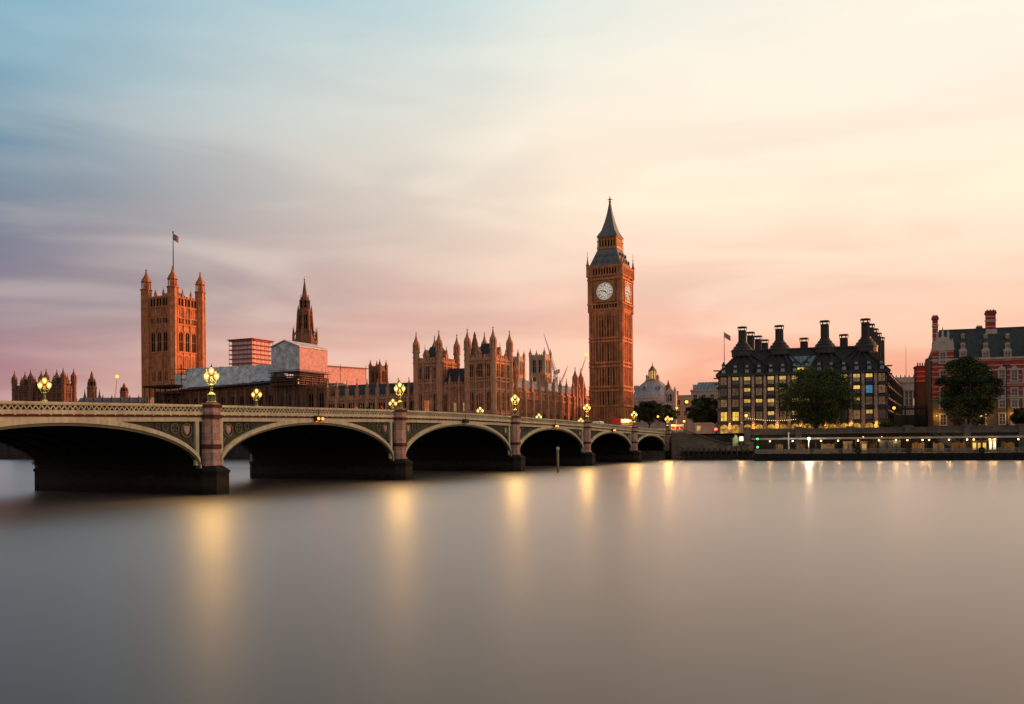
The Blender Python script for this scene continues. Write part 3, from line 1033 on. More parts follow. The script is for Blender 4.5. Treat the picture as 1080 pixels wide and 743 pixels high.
        mb = MB()
        # hands: about twenty-two minutes past nine, as photographed
        for ang, ln, w in ((R(135), 3.05, .13), (R(281), 2.1, .22)):
            ux, uz = math.sin(ang), math.cos(ang)
            tx, tz = uz, -ux
            pts = [(-.7, w * .7), (0, w), (ln * .75, w * .75), (ln, 0.03)]
            side1 = [(ux * r + tx * s, uz * r + tz * s) for r, s in pts]
            side2 = [(ux * r - tx * s, uz * r - tz * s) for r, s in reversed(pts)]
            p = side1 + side2
            m_ = len(p)
            mb.add([(x, -.34, y) for x, y in p] + [(x, -.26, y) for x, y in p], [tuple(range(m_))] + [(i, (i + 1) % m_, m_ + (i + 1) % m_, m_ + i) for i in range(m_)], 0)
        mb.build('clock_hands', ['black_metal'], fr_, (0, -.02, 0))
    # lower roof, lantern, spire
    z3, z4 = z(264.5), z(251.5)
    mb = MB()
    mb.square(0, 0, [(hc + .1, z2), (hc - .6, z2 + .7), (3.9, z3)])
    mb.build('lower_roof', ['iron_roof'], root)
    lm = MB()
    lm.box(-.32, .32, -.55, .5, 0, .7, 0)
    lm.prism([(-.4, -.6), (.4, -.6), (.4, .5), (-.4, .5)], .7, 1.5, 1, .1)
    lp = Proto('roof_dormer', lm, ['dark_glass', 'iron_roof'])
    def slope(f): return hc - .6 + (3.9 - hc + .6) * f
    for f, n in ((.14, 4), (.52, 3)):
        for i in range(n):
            w = slope(f)
            o = (i - (n - 1) / 2) * (2 * w / (n + .4))
            zz = z2 + .7 + (z3 - z2 - .7) * f
            lp.put(root, (-w, o, zz), EAST)
            lp.put(root, (o, -w, zz), NORTH)
    mb = MB()
    mb.square(0, 0, [(4.15, z3), (4.15, z3 + .7), (3.35, z3 + .72), (3.35, z4 - .5), (4.0, z4 - .3), (4.0, z4)])
    for fr in ((-3.6, -3.6, 0, 1, -1, 0), (-3.6, -3.6, 1, 0, 0, -1), (3.6, -3.6, 0, 1, 1, 0), (-3.6, 3.6, 1, 0, 0, 1)):
        for i in range(7):
            a = 7.2 * i / 6
            mb.fbox(fr, a - .22, a + .22, -.4, .1, z3 + .5, z4 - .3)
    mb.build('lantern', ['gilt'], root)
    po = gwin(0.62, 2.6, stone='gilt', lights=1, transom=False)
    for i in range(6):
        o = -3.0 + 1.2 * i
        po.put(root, (-3.37, o, z3 + 1.0), EAST)
        po.put(root, (o, -3.37, z3 + 1.0), NORTH)
    mb = MB()
    zs = z(214.5)
    H = zs - z4
    mb.square(0, 0, [(4.3, z4), (4.0, z4 + .6), (2.75, z4 + H * .20), (1.75, z4 + H * .44), (.95, z4 + H * .70), (.3, zs)])
    mb.build('spire', ['iron_roof'], root)
    mb = MB()
    zt_ = z(207)
    mb.tube((0, 0, zs - .5), (0, 0, zt_), .24, .12)
    mb.ball((0, 0, zs + .5), .55, 8)
    mb.ball((0, 0, zs + 1.7), .35, 8)
    for a in (0, PI / 2):
        mb.tube((-1.0 * math.cos(a), -1.0 * math.sin(a), zs + 1.4), (1.0 * math.cos(a), 1.0 * math.sin(a), zs + 1.4), .16)
    mb.build('finial', ['gilt'], root)
    pm = MB()
    pm.lathe(0, 0, [(.55, -3), (.55, 1.6), (.75, 1.7), (.75, 2.0), (.5, 2.1), (.1, 4.6), (.22, 4.7), (.04, 5.4)], 8)
    pm.tube((0, 0, 5.2), (0, 0, 7.4), .07)
    pp = Proto('pinnacle', pm, [ST])
    for sx in (-1, 1):
        for sy in (-1, 1):
            pp.put(root, (sx * (hc + .1), sy * (hc + .1), z2 - 1.2))
    pm = MB()
    pm.tube((0, 0, 0), (0, 0, 4.2), .16, .05)
    pm.ball((0, 0, 2.6), .3, 6)
    p2 = Proto('corner_finial', pm, ['gilt'])
    for sx in (-1, 1):
        for sy in (-1, 1):
            p2.put(root, (sx * 3.95, sy * 3.95, z3 + .5))
clock_tower()

# ---------------------------------------------------------------- great square tower with four turrets
def square_tower():
    YD = 505.0
    c = at(184, 420, YD)
    root = thing('square_tower', 'massive square gothic stone tower with four corner turrets and a flagpole', 'tower', (c.x, c.y, GZ), ROT_F)
    def z(py): return zpx(184, py, YD) - GZ
    ST = 'tower_stone'
    hw = 10.2
    zp = z(318.5)
    mb = MB()
    mb.box(-hw, hw, -hw, hw, 0, zp)
    for fr in ((-hw, -hw, 0, 1, -1, 0), (-hw, -hw, 1, 0, 0, -1), (hw, -hw, 0, 1, 1, 0), (-hw, hw, 1, 0, 0, 1)):
        W = 2 * hw
        facade(mb, fr, W, 0, zp, 1, [z(y) for y in (405, 392, 377, 373, 345, 338, 327)], panels=False, first=False, last=False)
        for i in range(4):
            a = 3.0 + (W - 6) * i / 3
            mb.fbox(fr, a - .42, a + .42, -.1, .55, z(378), zp)
            mb.fbox(fr, a - .3, a + .3, -.1, .4, 0, z(378))
        for i in range(13):
            a = 2.6 + (W - 5.2) * i / 12
            mb.fbox(fr, a - .13, a + .13, -.1, .22, z(345), z(327))
            mb.fbox(fr, a - .16, a + .16, -.1, .25, z(406), z(378))
        crenel(mb, fr, W, zp, 1.9, 2.0, .5)
    mb.build('tower_body', ST, root)
    tall = gwin(2.9, z(352) - z(373.5), stone=ST, lights=2)
    mid = gwin(1.5, 3.0, stone=ST, lights=1, head=False, transom=False)
    top = gwin(1.5, 4.4, stone=ST, lights=1, transom=False)
    low = gwin(2.2, 5.5, stone=ST, lights=2)
    for i in range(3):
        o = (i - 1) * 4.8
        for rot in (EAST, NORTH):
            def q(o_, zz): return (-hw, o_, zz) if rot == EAST else (o_, -hw, zz)
            tall.put(root, q(o, z(373.5)), rot)
            low.put(root, q(o, z(403)), rot)
            for d in (-1.15, 1.15):
                mid.put(root, q(o + d, z(344)), rot)
                top.put(root, q(o + d, z(325.5)), rot)
    tm = turret_mb(2.75, 0, z(308), z(284.5) - z(308), rings=[z(y) for y in (405, 392, 377, 345, 338, 327, 318)])
    for r in range(8):
        a = PI / 8 + r * PI / 4
        x, y = 2.8 * math.cos(a), 2.8 * math.sin(a)
        tm.tube((x, y, 0), (x, y, z(308)), .28, n=4, smooth=False)
    tp = Proto('corner_turret', tm, [ST])
    for sx in (-1, 1):
        for sy in (-1, 1):
            o = tp.put(root, (sx * hw, sy * hw, 0))
    # smaller pinnacles along the parapet
    pp = Proto('pinnacle', pinnacle_mb(6.5, .5), [ST])
    for i in range(2):
        o = (i - .5) * 6.2
        pp.put(root, (-hw, o, zp + .3)); pp.put(root, (o, -hw, zp + .3))
        pp.put(root, (hw, o, zp + .3)); pp.put(root, (o, hw, zp + .3))
    mb = MB()
    mb.square(0, 0, [(8.5, zp), (2.2, zp + 5.2), (.8, zp + 6.5)])
    mb.build('roof', ['iron_roof'], root)
    mb = MB()
    zt = z(245)
    mb.tube((0, 0, zp + 6), (0, 0, zt), .42, .16, 8)
    mb.ball((0, 0, zt), .5, 8)
    pole = mb.build('flagpole', ['black_metal'], root)
    mb = MB()
    pts = []
    nx, nz_ = 8, 4
    for i in range(nx + 1):
        for j in range(nz_ + 1):
            pts.append((0.2 + i * .36, .35 * math.sin(i * .9) , zt - 4.6 + j * .95 - i * .22))
    fs = [(i * (nz_ + 1) + j, (i + 1) * (nz_ + 1) + j, (i + 1) * (nz_ + 1) + j + 1, i * (nz_ + 1) + j + 1) for i in range(nx) for j in range(nz_)]
    mb.add(pts, fs, 0, True)
    mb.build('flag', ['flag'], pole, (0, 0, 0), -ROT_F + R(0))
square_tower()

# ---------------------------------------------------------------- central spire
def spire_tower():
    YD = 440.0
    c = at(321.8, 370, YD)
    root = thing('spire_tower', 'slender dark octagonal gothic spire rising behind the white sheeted box', 'spire', (c.x, c.y, GZ), ROT_F)
    def z(py): return zpx(321, py, YD) - GZ
    k = YD / FPX
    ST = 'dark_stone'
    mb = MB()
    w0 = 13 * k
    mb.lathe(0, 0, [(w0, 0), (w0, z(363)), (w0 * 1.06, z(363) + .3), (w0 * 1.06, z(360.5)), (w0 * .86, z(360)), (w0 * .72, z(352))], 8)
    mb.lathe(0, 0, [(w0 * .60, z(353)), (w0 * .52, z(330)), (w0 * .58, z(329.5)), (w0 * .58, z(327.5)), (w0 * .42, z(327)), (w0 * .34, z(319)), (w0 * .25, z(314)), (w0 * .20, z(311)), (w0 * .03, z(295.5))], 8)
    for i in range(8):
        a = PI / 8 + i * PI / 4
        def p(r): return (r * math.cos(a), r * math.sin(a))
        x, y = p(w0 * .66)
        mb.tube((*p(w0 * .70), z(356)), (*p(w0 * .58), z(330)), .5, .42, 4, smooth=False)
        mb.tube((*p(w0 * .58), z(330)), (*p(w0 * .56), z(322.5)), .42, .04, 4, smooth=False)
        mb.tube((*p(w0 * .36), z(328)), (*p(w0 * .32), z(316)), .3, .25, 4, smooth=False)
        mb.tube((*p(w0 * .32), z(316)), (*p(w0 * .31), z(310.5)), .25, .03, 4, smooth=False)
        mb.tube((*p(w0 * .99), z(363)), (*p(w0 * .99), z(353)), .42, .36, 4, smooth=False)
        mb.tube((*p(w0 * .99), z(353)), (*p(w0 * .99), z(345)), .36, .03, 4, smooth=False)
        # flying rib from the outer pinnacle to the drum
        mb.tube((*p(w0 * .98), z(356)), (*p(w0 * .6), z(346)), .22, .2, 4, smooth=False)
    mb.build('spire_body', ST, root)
    lm = gwin(1.5, z(332.5) - z(349), stone=ST, lights=2)
    l2 = gwin(1.1, z(317.5) - z(326), stone=ST, lights=1)
    for i in range(8):
        a = i * PI / 4
        r = w0 * .555 * math.cos(PI / 8) + .1
        lm.put(root, (r * math.cos(a), r * math.sin(a), z(349)), a + PI / 2)
        r = w0 * .375 * math.cos(PI / 8) + .1
        l2.put(root, (r * math.cos(a), r * math.sin(a), z(326)), a + PI / 2)
    mb = MB()
    mb.tube((0, 0, z(296)), (0, 0, z(291.5)), .18, .06)
    mb.ball((0, 0, z(295)), .4, 6)
    mb.build('finial', ['gilt'], root)
spire_tower()

# ---------------------------------------------------------------- palace: pavilions and long ranges
PLAT = 8.0   # plane of the palace river front behind its terrace (metres along the bridge axis)
def terrace():
    root = thing('terrace_wall', 'dark stone river terrace wall below the palace running away under the arches', 'river wall', F(0, 0, 0), ROT_F)
    mb = MB()
    mb.box(0.2, 1.6, BW + .6, 640, -3, 7.2)
    for i in range(60):
        y = BW + 4 + i * 10
        mb.box(-.15, .4, y, y + 1.2, -3, 7.5)
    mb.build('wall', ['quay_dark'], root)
    mb = MB()
    mb.box(0.0, 1.8, BW + .7, 640, 7.2, 7.55)
    mb.build('coping', ['ash_wall'], root)
terrace()

def pavilion(name, label, sA, mA, mB_, depth, zroof, ztop, towers, zmid, stone, lit=(), rec=None):
    """river-front pavilion: two square angle towers with octagonal turrets and a lower link between"""
    root = thing(name, label, 'palace wing', F(sA, mA, GZ), ROT_F)
    W = mB_ - mA
    ZR, ZM = zroof - GZ, zmid - GZ
    t1, t2 = towers            # widths of the north tower and the south tower
    mb = MB()
    def tower(y0, y1):
        L = y1 - y0
        mb.box(0, depth, y0, y1, 0, ZR)
        bands = [ZR - .3, ZR - 1.4, ZM + 1.2, ZM - 1.6, ZM * .45]
        for fr, LL in (((0, y0, 0, 1, -1, 0), L), ((0, y0, 1, 0, 0, -1), depth), ((0, y1, 1, 0, 0, 1), depth)):
            facade(mb, fr, LL, 0, ZR, 3, bands, rw=.6, rd=.6, subs=3, first=False, last=False)
            crenel(mb, fr, LL, ZR, 1.3, 1.5)
    tower(0, t1)
    tower(W - t2, W)
    mb.box(1.2, depth, t1, W - t2, 0, ZM)
    fr = (1.2, t1, 0, 1, -1, 0)
    nb = 3
    facade(mb, fr, W - t1 - t2, 0, ZM, nb, [ZM - .2, ZM - 2.8, ZM * .45], rw=.7, rd=.8, subs=2, first=False, last=False)
    crenel(mb, fr, W - t1 - t2, ZM, 1.2, 1.4)
    mb.build('wall', stone, root)
    # roofs
    mb = MB()
    for y0, y1 in ((0, t1), (W - t2, W)):
        q = [(1.5, y0 + 1.5), (depth - 1.5, y0 + 1.5), (depth - 1.5, y1 - 1.5), (1.5, y1 - 1.5)]
        mb.prism(q, ZR - .2, ZR + (ztop - zroof) * .52, 0, .45)
    q0 = [(1.8, t1, ZM), (depth - 1, t1, ZM), (depth - 1, W - t2, ZM), (1.8, W - t2, ZM)]
    x = (depth + 1) / 2
    q1 = [(x - .2, t1, ZM + 6.5), (x + .2, t1, ZM + 6.5), (x + .2, W - t2, ZM + 6.5), (x - .2, W - t2, ZM + 6.5)]
    mb.hexa(q0, q1, 0)
    mb.build('roof', ['slate'], root)
    # turrets
    cap = (ztop - zroof) * 1.02
    tm = turret_mb(1.12, 0, ZR + (ztop - zroof) * .30, (ztop - zroof) * .72, rings=[ZR - .3, ZR + 1.6, ZM + 1.2, ZM - 1.6, ZM * .45])
    tp = Proto('corner_turret', tm, [stone])
    for x in (0, depth):
        for y in (0, t1, W - t2, W):
            tp.put(root, (x, y, 0))
    # gabled dormers behind the battlements and chimney shafts
    dm = MB()
    dm.box(-.75, .75, -.5, 1.6, 0, 2.4, 0)
    dm.add([(-.95, -.55, 2.4), (.95, -.55, 2.4), (0, -.55, 4.6), (-.95, 1.6, 2.4), (.95, 1.6, 2.4), (0, 1.6, 4.6)], [(0, 1, 2), (5, 4, 3), (0, 2, 5, 3), (1, 4, 5, 2), (0, 3, 4, 1)], 0)
    dm.tube((0, -.3, 4.4), (0, -.3, 6.4), .16, .05, 4)
    dp = Proto('dormer', dm, [stone])
    for y0, y1 in ((0, t1), (W - t2, W)):
        dp.put(root, (.9, (y0 + y1) / 2 + (y1 - y0) * .15, ZR - .2), EAST)
        dp.put(root, (depth * .5, y0 + .9, ZR - .2), NORTH)
    pm = pinnacle_mb(4.2, .38)
    pp = Proto('pinnacle', pm, [stone])
    for i in range(1, nb):
        pp.put(root, (.8, t1 + (W - t1 - t2) * i / nb, ZM))
    if rec:
        mb = MB()
        zt = rec - GZ
        mb.lathe(0, 0, [(1.7, ZM), (1.7, ZR + 2), (2.0, ZR + 2.1), (2.0, ZR + 2.8), (1.4, ZR + 3), (1.15, ZR + (zt - ZR) * .62), (.5, ZR + (zt - ZR) * .82), (.55, ZR + (zt - ZR) * .86), (.06, zt - ZR + ZR)], 8)
        for i in range(8):
            a = PI / 8 + i * PI / 4
            mb.tube((1.75 * math.cos(a), 1.75 * math.sin(a), ZM), (1.75 * math.cos(a), 1.75 * math.sin(a), ZR + 5), .2, .05, 4, smooth=False)
        mb.build('stair_turret', ['dark_stone'], root, (depth * .75, t1 + 2.2, 0))
    # windows
    wl = gwin(3.3, (ZM - 2) * .40, stone=stone, lights=3)
    wr = gwin(3.3, (ZM - 2) * .26, glass='win_red', stone=stone, lights=3, head=False)
    wu = gwin(2.7, (ZR - ZM) * .56, stone=stone, lights=2)
    wn = gwin(1.25, (ZR - ZM) * .5, stone=stone, lights=1)
    ws = gwin(1.9, (ZM - 2) * .42, stone=stone, lights=2)
    wg = gwin(1.5, (ZM - 2) * .2, glass='win_half', stone=stone, lights=2)
    zl, zu, z2 = ZM * .5, ZM + 2.6, ZM * .06
    for ti, (y0, y1) in enumerate(((0, t1), (W - t2, W))):
        yc = (y0 + y1) / 2
        (wr if (ti == 1 and 'red' in lit) else wl).put(root, (0, yc, zl), EAST)
        wl.put(root, (0, yc, z2), EAST)
        wu.put(root, (0, yc, zu), EAST)
        for o in (-.34, .34):
            ws.put(root, (0, yc + (y1 - y0) * o, zl), EAST)
            ws.put(root, (0, yc + (y1 - y0) * o, z2), EAST)
            wn.put(root, (0, yc + (y1 - y0) * o, zu), EAST)
        if ti == 0:
            for k in range(3):
                o = depth * (k + .5) / 3
                wu.put(root, (o, 0, zu), NORTH)
                ws.put(root, (o, 0, zl), NORTH)
                ws.put(root, (o, 0, z2), NORTH)
    for i in range(nb):
        o = t1 + (W - t1 - t2) * (i + .5) / nb
        (wg if ('amber' in lit and i != 2) else ws).put(root, (1.2, o, zl), EAST)
        ws.put(root, (1.2, o, z2), EAST)
    return root

mN0, mN1 = m_at(520.7, PLAT), m_at(439.5, PLAT)
dN = s_at(538.0, mN0) - PLAT
zr = zat(520, 378, PLAT, mN0)
pavilion('palace_pavilion', 'honey stone gothic palace pavilion with spiked turrets and a red lit window', PLAT, mN0, mN1, dN, zr, zat(518, 344, PLAT, mN0),
         (m_at(493.5, PLAT) - mN0, mN1 - m_at(463.5, PLAT)), zat(480, 407, PLAT, (mN0 + mN1) / 2), 'palace_stone', ('red', 'amber'), zat(489, 350, PLAT + 10, mN0 + 12))
mS0, mS1 = m_at(67, PLAT), m_at(15.5, PLAT)
dS = s_at(78, mS0) - PLAT
zrS = zat(45, 408, PLAT, mS0)
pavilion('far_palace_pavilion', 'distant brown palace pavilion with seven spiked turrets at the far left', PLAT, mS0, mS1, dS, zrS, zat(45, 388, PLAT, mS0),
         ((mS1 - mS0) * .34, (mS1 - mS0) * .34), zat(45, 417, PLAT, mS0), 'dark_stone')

def long_range(name, label, fr_root, L, depth, zeave, zridge, zpin, nb, stone, roof, bands, horizontal, win_h, win_w=1.75, rots=EAST, lights=2, roofback=1.0):
    """one wing with buttresses and pinnacles; local y runs along the front when rots is EAST, local x when NORTH"""
    loc = fr_root
    root = thing(name, label, 'palace wing', loc, ROT_F)
    ZE, ZRd, ZP = zeave - GZ, zridge - GZ, zpin - GZ
    mb = MB()
    if rots == EAST:
        mb.box(0, depth, 0, L, 0, ZE)
        fr = (0, 0, 0, 1, -1, 0)
    else:
        mb.box(0, L, 0, depth, 0, ZE)
        fr = (0, 0, 1, 0, 0, -1)
    facade(mb, fr, L, 0, ZE, nb, bands, rw=.95, rd=1.25, subs=1, up=.0)
    crenel(mb, fr, L, ZE, 1.3, 1.2)
    mb.build('wall', stone, root)
    mb = MB()
    if rots == EAST:
        mb.hexa([(.9, 0, ZE), (depth, 0, ZE), (depth, L, ZE), (.9, L, ZE)], [(depth * .45, 0.2, ZRd), (depth * .55, .2, ZRd), (depth * .55, L - .2, ZRd), (depth * .45, L - .2, ZRd)])
    else:
        mb.hexa([(0, .9, ZE), (L, .9, ZE), (L, depth, ZE), (0, depth, ZE)], [(.2, depth * .45, ZRd), (L - .2, depth * .45, ZRd), (L - .2, depth * .55, ZRd), (.2, depth * .55, ZRd)])
    mb.build('roof', [roof], root)
    pp = Proto('pinnacle', pinnacle_mb(ZP - ZE, .52), [stone])
    for i in range(nb + 1):
        a = L * i / nb
        pp.put(root, (-.35, a, ZE) if rots == EAST else (a, -.35, ZE))
    wp = gwin(win_w, win_h, stone=stone, lights=lights)
    bw = L / nb
    for zz in horizontal:
        for i in range(nb):
            if nb <= 14:
                for o in (.29, .71):
                    a = bw * (i + o)
                    wp.put(root, (0, a, zz) if rots == EAST else (a, 0, zz), rots)
            else:
                a = bw * (i + .5)
                wp.put(root, (0, a, zz) if rots == EAST else (a, 0, zz), rots)
    return root, ZE
s1 = PLAT + 3
mR0, mR1 = mN1 + .3, m_at(346, s1)
zE = zat(390, 419.5, s1, mR0 + 15)
long_range('palace_river_range', 'low palace range with dark roof and a row of thin buttress pinnacles', F(s1, mR0, GZ), mR1 - mR0, 14, zE, zat(390, 404.5, s1 + 6, mR0 + 15), zat(390, 399.5, s1, mR0 + 15),
           9, 'palace_stone', 'slate', [zE - GZ - .3, (zE - GZ) * .46], [(zE - GZ) * .52, 1.0], (zE - GZ) * .38)
mC0, mC1 = mR1 + .3, m_at(166, s1)
zE2 = zat(240, 412.5, s1, (mC0 + mC1) / 2)
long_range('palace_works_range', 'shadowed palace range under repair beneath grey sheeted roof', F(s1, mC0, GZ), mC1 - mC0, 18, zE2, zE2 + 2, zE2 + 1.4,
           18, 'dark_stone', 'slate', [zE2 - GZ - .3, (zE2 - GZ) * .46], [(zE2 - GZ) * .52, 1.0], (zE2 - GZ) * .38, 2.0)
# north range running back to the clock tower
m2 = mN0 + 1.5
sB0, sB1 = PLAT + dN + .4, s_at(622, m2)
zE3 = zat(580, 416.5, (sB0 + sB1) / 2, m2)
rt, ZE3 = long_range('palace_north_range', 'sunlit palace range with tall buttress spikes leading to the clock tower', F(sB0, m2, GZ), sB1 - sB0, 14, zE3, zat(580, 403, (sB0 + sB1) / 2, m2 + 7), zat(580, 397, (sB0 + sB1) / 2, m2),
           12, 'palace_stone', 'lead', [zE3 - GZ - .3, zE3 - GZ - 2.6, (zE3 - GZ) * .3], [(zE3 - GZ) * .36, 1.0], (zE3 - GZ) * .48, 1.2, NORTH)
tp = Proto('stair_turret', turret_mb(1.15, 0, ZE3 + 5.0, 8.0, rings=[ZE3]), ['palace_stone'])
for f in (.22, .52, .80, .88):
    tp.put(rt, ((sB1 - sB0) * f, 5.0 if f < .8 else .2, 0))
wl_ = gwin(1.3, 2.2, glass='win_red', stone='palace_stone', lights=1, head=False)
for zz in (2.0, 6.0, 10.0):
    wl_.put(rt, ((sB1 - sB0) * .875, -.02, zz), NORTH)

# sheeting and scaffolds over the palace roofs
def sheeted_roof():
    ma, mb_ = m_at(285.5, PLAT + 1), m_at(189, PLAT + 1)
    ze0, ze1 = zat(285, 401.5, PLAT + 1, ma), zat(190, 410, PLAT + 1, mb_)
    zr0, zr1 = zat(285, 384.5, PLAT + 5.5, ma), zat(190, 389, PLAT + 5.5, mb_)
    root = thing('sheeted_roof', 'long grey plastic sheeted temporary roof over the palace', 'temporary roof', F(PLAT + 1, ma, 0), ROT_F)
    L = mb_ - ma
    mb = MB()
    n = 24
    rng = random.Random(3)
    rows = 6
    pts = []
    for i in range(n + 1):
        f = i / n
        for j in range(rows + 1):
            g = j / rows
            x = 4.5 * g
            zz = (ze0 + (ze1 - ze0) * f) * (1 - g) + (zr0 + (zr1 - zr0) * f) * g
            pts.append((x + rng.uniform(-.1, .1), L * f, zz + rng.uniform(-.22, .22)))
    fs = [(i * (rows + 1) + j, (i + 1) * (rows + 1) + j, (i + 1) * (rows + 1) + j + 1, i * (rows + 1) + j + 1) for i in range(n) for j in range(rows)]
    mb.add(pts, fs)
    mb.hexa([(4.5, 0, zr0 - .6), (4.9, 0, zr0 - .6), (4.9, L, zr1 - .6), (4.5, L, zr1 - .6)], [(4.5, 0, zr0), (4.9, 0, zr0), (4.9, L, zr1), (4.5, L, zr1)])
    mb.hexa([(4.9, 0, GZ + 12), (22, 0, GZ + 12), (22, L, GZ + 12), (4.9, L, GZ + 12)], [(4.8, 0, zr0 - .2), (5.0, 0, zr0 - .2), (5.0, L, zr1 - .2), (4.8, L, zr1 - .2)])
    mb.build('sheet', ['sheeting'], root)
    mb = MB()
    for i in range(0, n + 1, 2):
        f = i / n
        y = L * f
        mb.tube((0.2, y, ze0 + (ze1 - ze0) * f - .2), (4.5, y, zr0 + (zr1 - zr0) * f - .2), .12, n=5)
        mb.tube((0.2, y, GZ), (0.2, y, ze0 + (ze1 - ze0) * f), .1, n=5)
        mb.tube((1.8, y, GZ), (1.8, y, ze0 + (ze1 - ze0) * f), .1, n=5)
    for zz in (GZ + 5, GZ + 9, GZ + 13):
        mb.box(.05, 2.1, 0, L, zz, zz + .18)
    # timber stage just under the eaves
    mb.hexa([(-.6, 0, ze0 - .9), (2.6, 0, ze0 - .9), (2.6, L, ze1 - .9), (-.6, L, ze1 - .9)], [(-.6, 0, ze0 - .3), (2.6, 0, ze0 - .3), (2.6, L, ze1 - .3), (-.6, L, ze1 - .3)])
    mb.build('scaffold_frame', ['scaffold'], root)
sheeted_roof()
def sheeted_box():
    ma, mb_ = m_at(316, PLAT - 1, 380), m_at(286, PLAT - 1, 380)
    sD = s_at(345.5, ma, 380) - (PLAT - 1)
    root = thing('sheeted_enclosure', 'big box of pale plastic sheeting on scaffold with one pink sunlit side', 'scaffold box', F(PLAT - 1, ma, 0), ROT_F)
    L = mb_ - ma
    zb = zat(316, 391, PLAT - 1, ma)
    z0, z1, zk = zat(316, 365.5, PLAT - 1, ma), zat(286, 366.5, PLAT - 1, mb_), zat(300, 360.5, PLAT + 4, (ma + mb_) / 2)
    mb = MB()
    rng = random.Random(9)
    def sheetwall(p00, p10, p01, p11, nx, ny, out, mi):
        pts = []
        for i in range(nx + 1):
            for j in range(ny + 1):
                f, g = i / nx, j / ny
                p = (Vector(p00) * (1 - f) + Vector(p10) * f) * (1 - g) + (Vector(p01) * (1 - f) + Vector(p11) * f) * g
                k = 0 if i in (0, nx) or j in (0, ny) else rng.uniform(-.14, .14)
                pts.append(p + Vector(out) * k)
        mb.add(pts, [(i * (ny + 1) + j, (i + 1) * (ny + 1) + j, (i + 1) * (ny + 1) + j + 1, i * (ny + 1) + j + 1) for i in range(nx) for j in range(ny)], mi)
    sheetwall((0, 0, zb), (0, L, zb), (0, 0, z0), (0, L, z1), 9, 7, (1, 0, 0), 0)
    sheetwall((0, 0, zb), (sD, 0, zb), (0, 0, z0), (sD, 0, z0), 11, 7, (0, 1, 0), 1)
    sheetwall((sD, 0, zb), (sD, L, zb), (sD, 0, z0), (sD, L, z1), 4, 4, (1, 0, 0), 0)
    sheetwall((0, L, zb), (sD, L, zb), (0, L, z1), (sD, L, z1), 4, 4, (0, 1, 0), 0)
    mb.poly([(0, 0, zb), (sD, 0, zb), (sD, L, zb), (0, L, zb)], 0)
    y = L / 2
    for a, b, zz in ((-.4, y, z0), (L + .4, y, z1)):
        mb.hexa([(-.6, a, zz - .2), (sD + .6, a, zz - .2), (sD + .6, b, zk - .2), (-.6, b, zk - .2)], [(-.6, a, zz + .1), (sD + .6, a, zz + .1), (sD + .6, b, zk + .1), (-.6, b, zk + .1)], 0)
    mb.poly([(0, 0, z0), (0, L, z1), (0, y, zk)], 0)
    mb.poly([(sD, 0, z0), (sD, L, z1), (sD, y, zk)], 0)
    mb.build('sheet', ['sheeting', 'sunlit_sheeting'], root)
    mb = MB()
    for i in range(6):
        yy = L * i / 5
        for x in (0.0, 2.0):
            mb.tube((x, yy, GZ), (x, yy, zb), .13, n=5)
    for i in range(1, 8):
        x = sD * i / 7
        for yy in (0, 2.0):
            mb.tube((x, yy, GZ), (x, yy, zb), .13, n=5)
    for k in range(4):
        zz = zb - .3 - k * 1.6
        w = .9 - k * .12
        mb.box(-w, 2.2, -w, L + w, zz - .22, zz)
        mb.box(2.3, sD + .4, -w, 2.2, zz - .22, zz)
        mb.box(-w, -w + .1, -w, L + w, zz + .6, zz + .72)
        mb.box(-w + .11, sD + .4, -w, -w + .1, zz + .6, zz + .72)
    for i in range(5):
        a, b = L * i / 5, L * (i + 1) / 5
        mb.tube((0, a, zb - 8), (0, b, zb), .09, n=4)
    mb.build('scaffold_frame', ['scaffold'], root)
    # pavilion of the palace it stands over
    root2 = thing('palace_bay_tower', 'dark square palace bay below the sheeted box with one small lit window', 'palace wing', F(PLAT + 1.6, ma + .8, GZ), ROT_F)
    mb = MB()
    H = zb - GZ - 2.2
    mb.box(0, sD - 2, 0, L - 1.6, 0, H)
    facade(mb, (0, 0, 0, 1, -1, 0), L - 1.6, 0, H, 3, [H - .4, H - 3, H * .45])
    facade(mb, (0, 0, 1, 0, 0, -1), sD - 2, 0, H, 3, [H - .4, H - 3, H * .45], first=False)
    mb.build('wall', ['dark_stone'], root2)
    wp = gwin(1.5, 5.5, stone='dark_stone')
    for i in range(3):
        wp.put(root2, (0, (L - 1.6) * (i + .5) / 3, H * .5), EAST)
        wp.put(root2, (0, (L - 1.6) * (i + .5) / 3, 1.5), EAST)
        wp.put(root2, ((sD - 2) * (i + .5) / 3, 0, H * .5), NORTH)
        wp.put(root2, ((sD - 2) * (i + .5) / 3, 0, 1.5), NORTH)
    wg = gwin(.9, 2.6, glass='win_half', stone='dark_stone', lights=1)
    wg.put(root2, (-.06, (L - 1.6) * .14, H - 2.9), EAST)
    return ma, sD
MA_BOX, SD_BOX = sheeted_box()
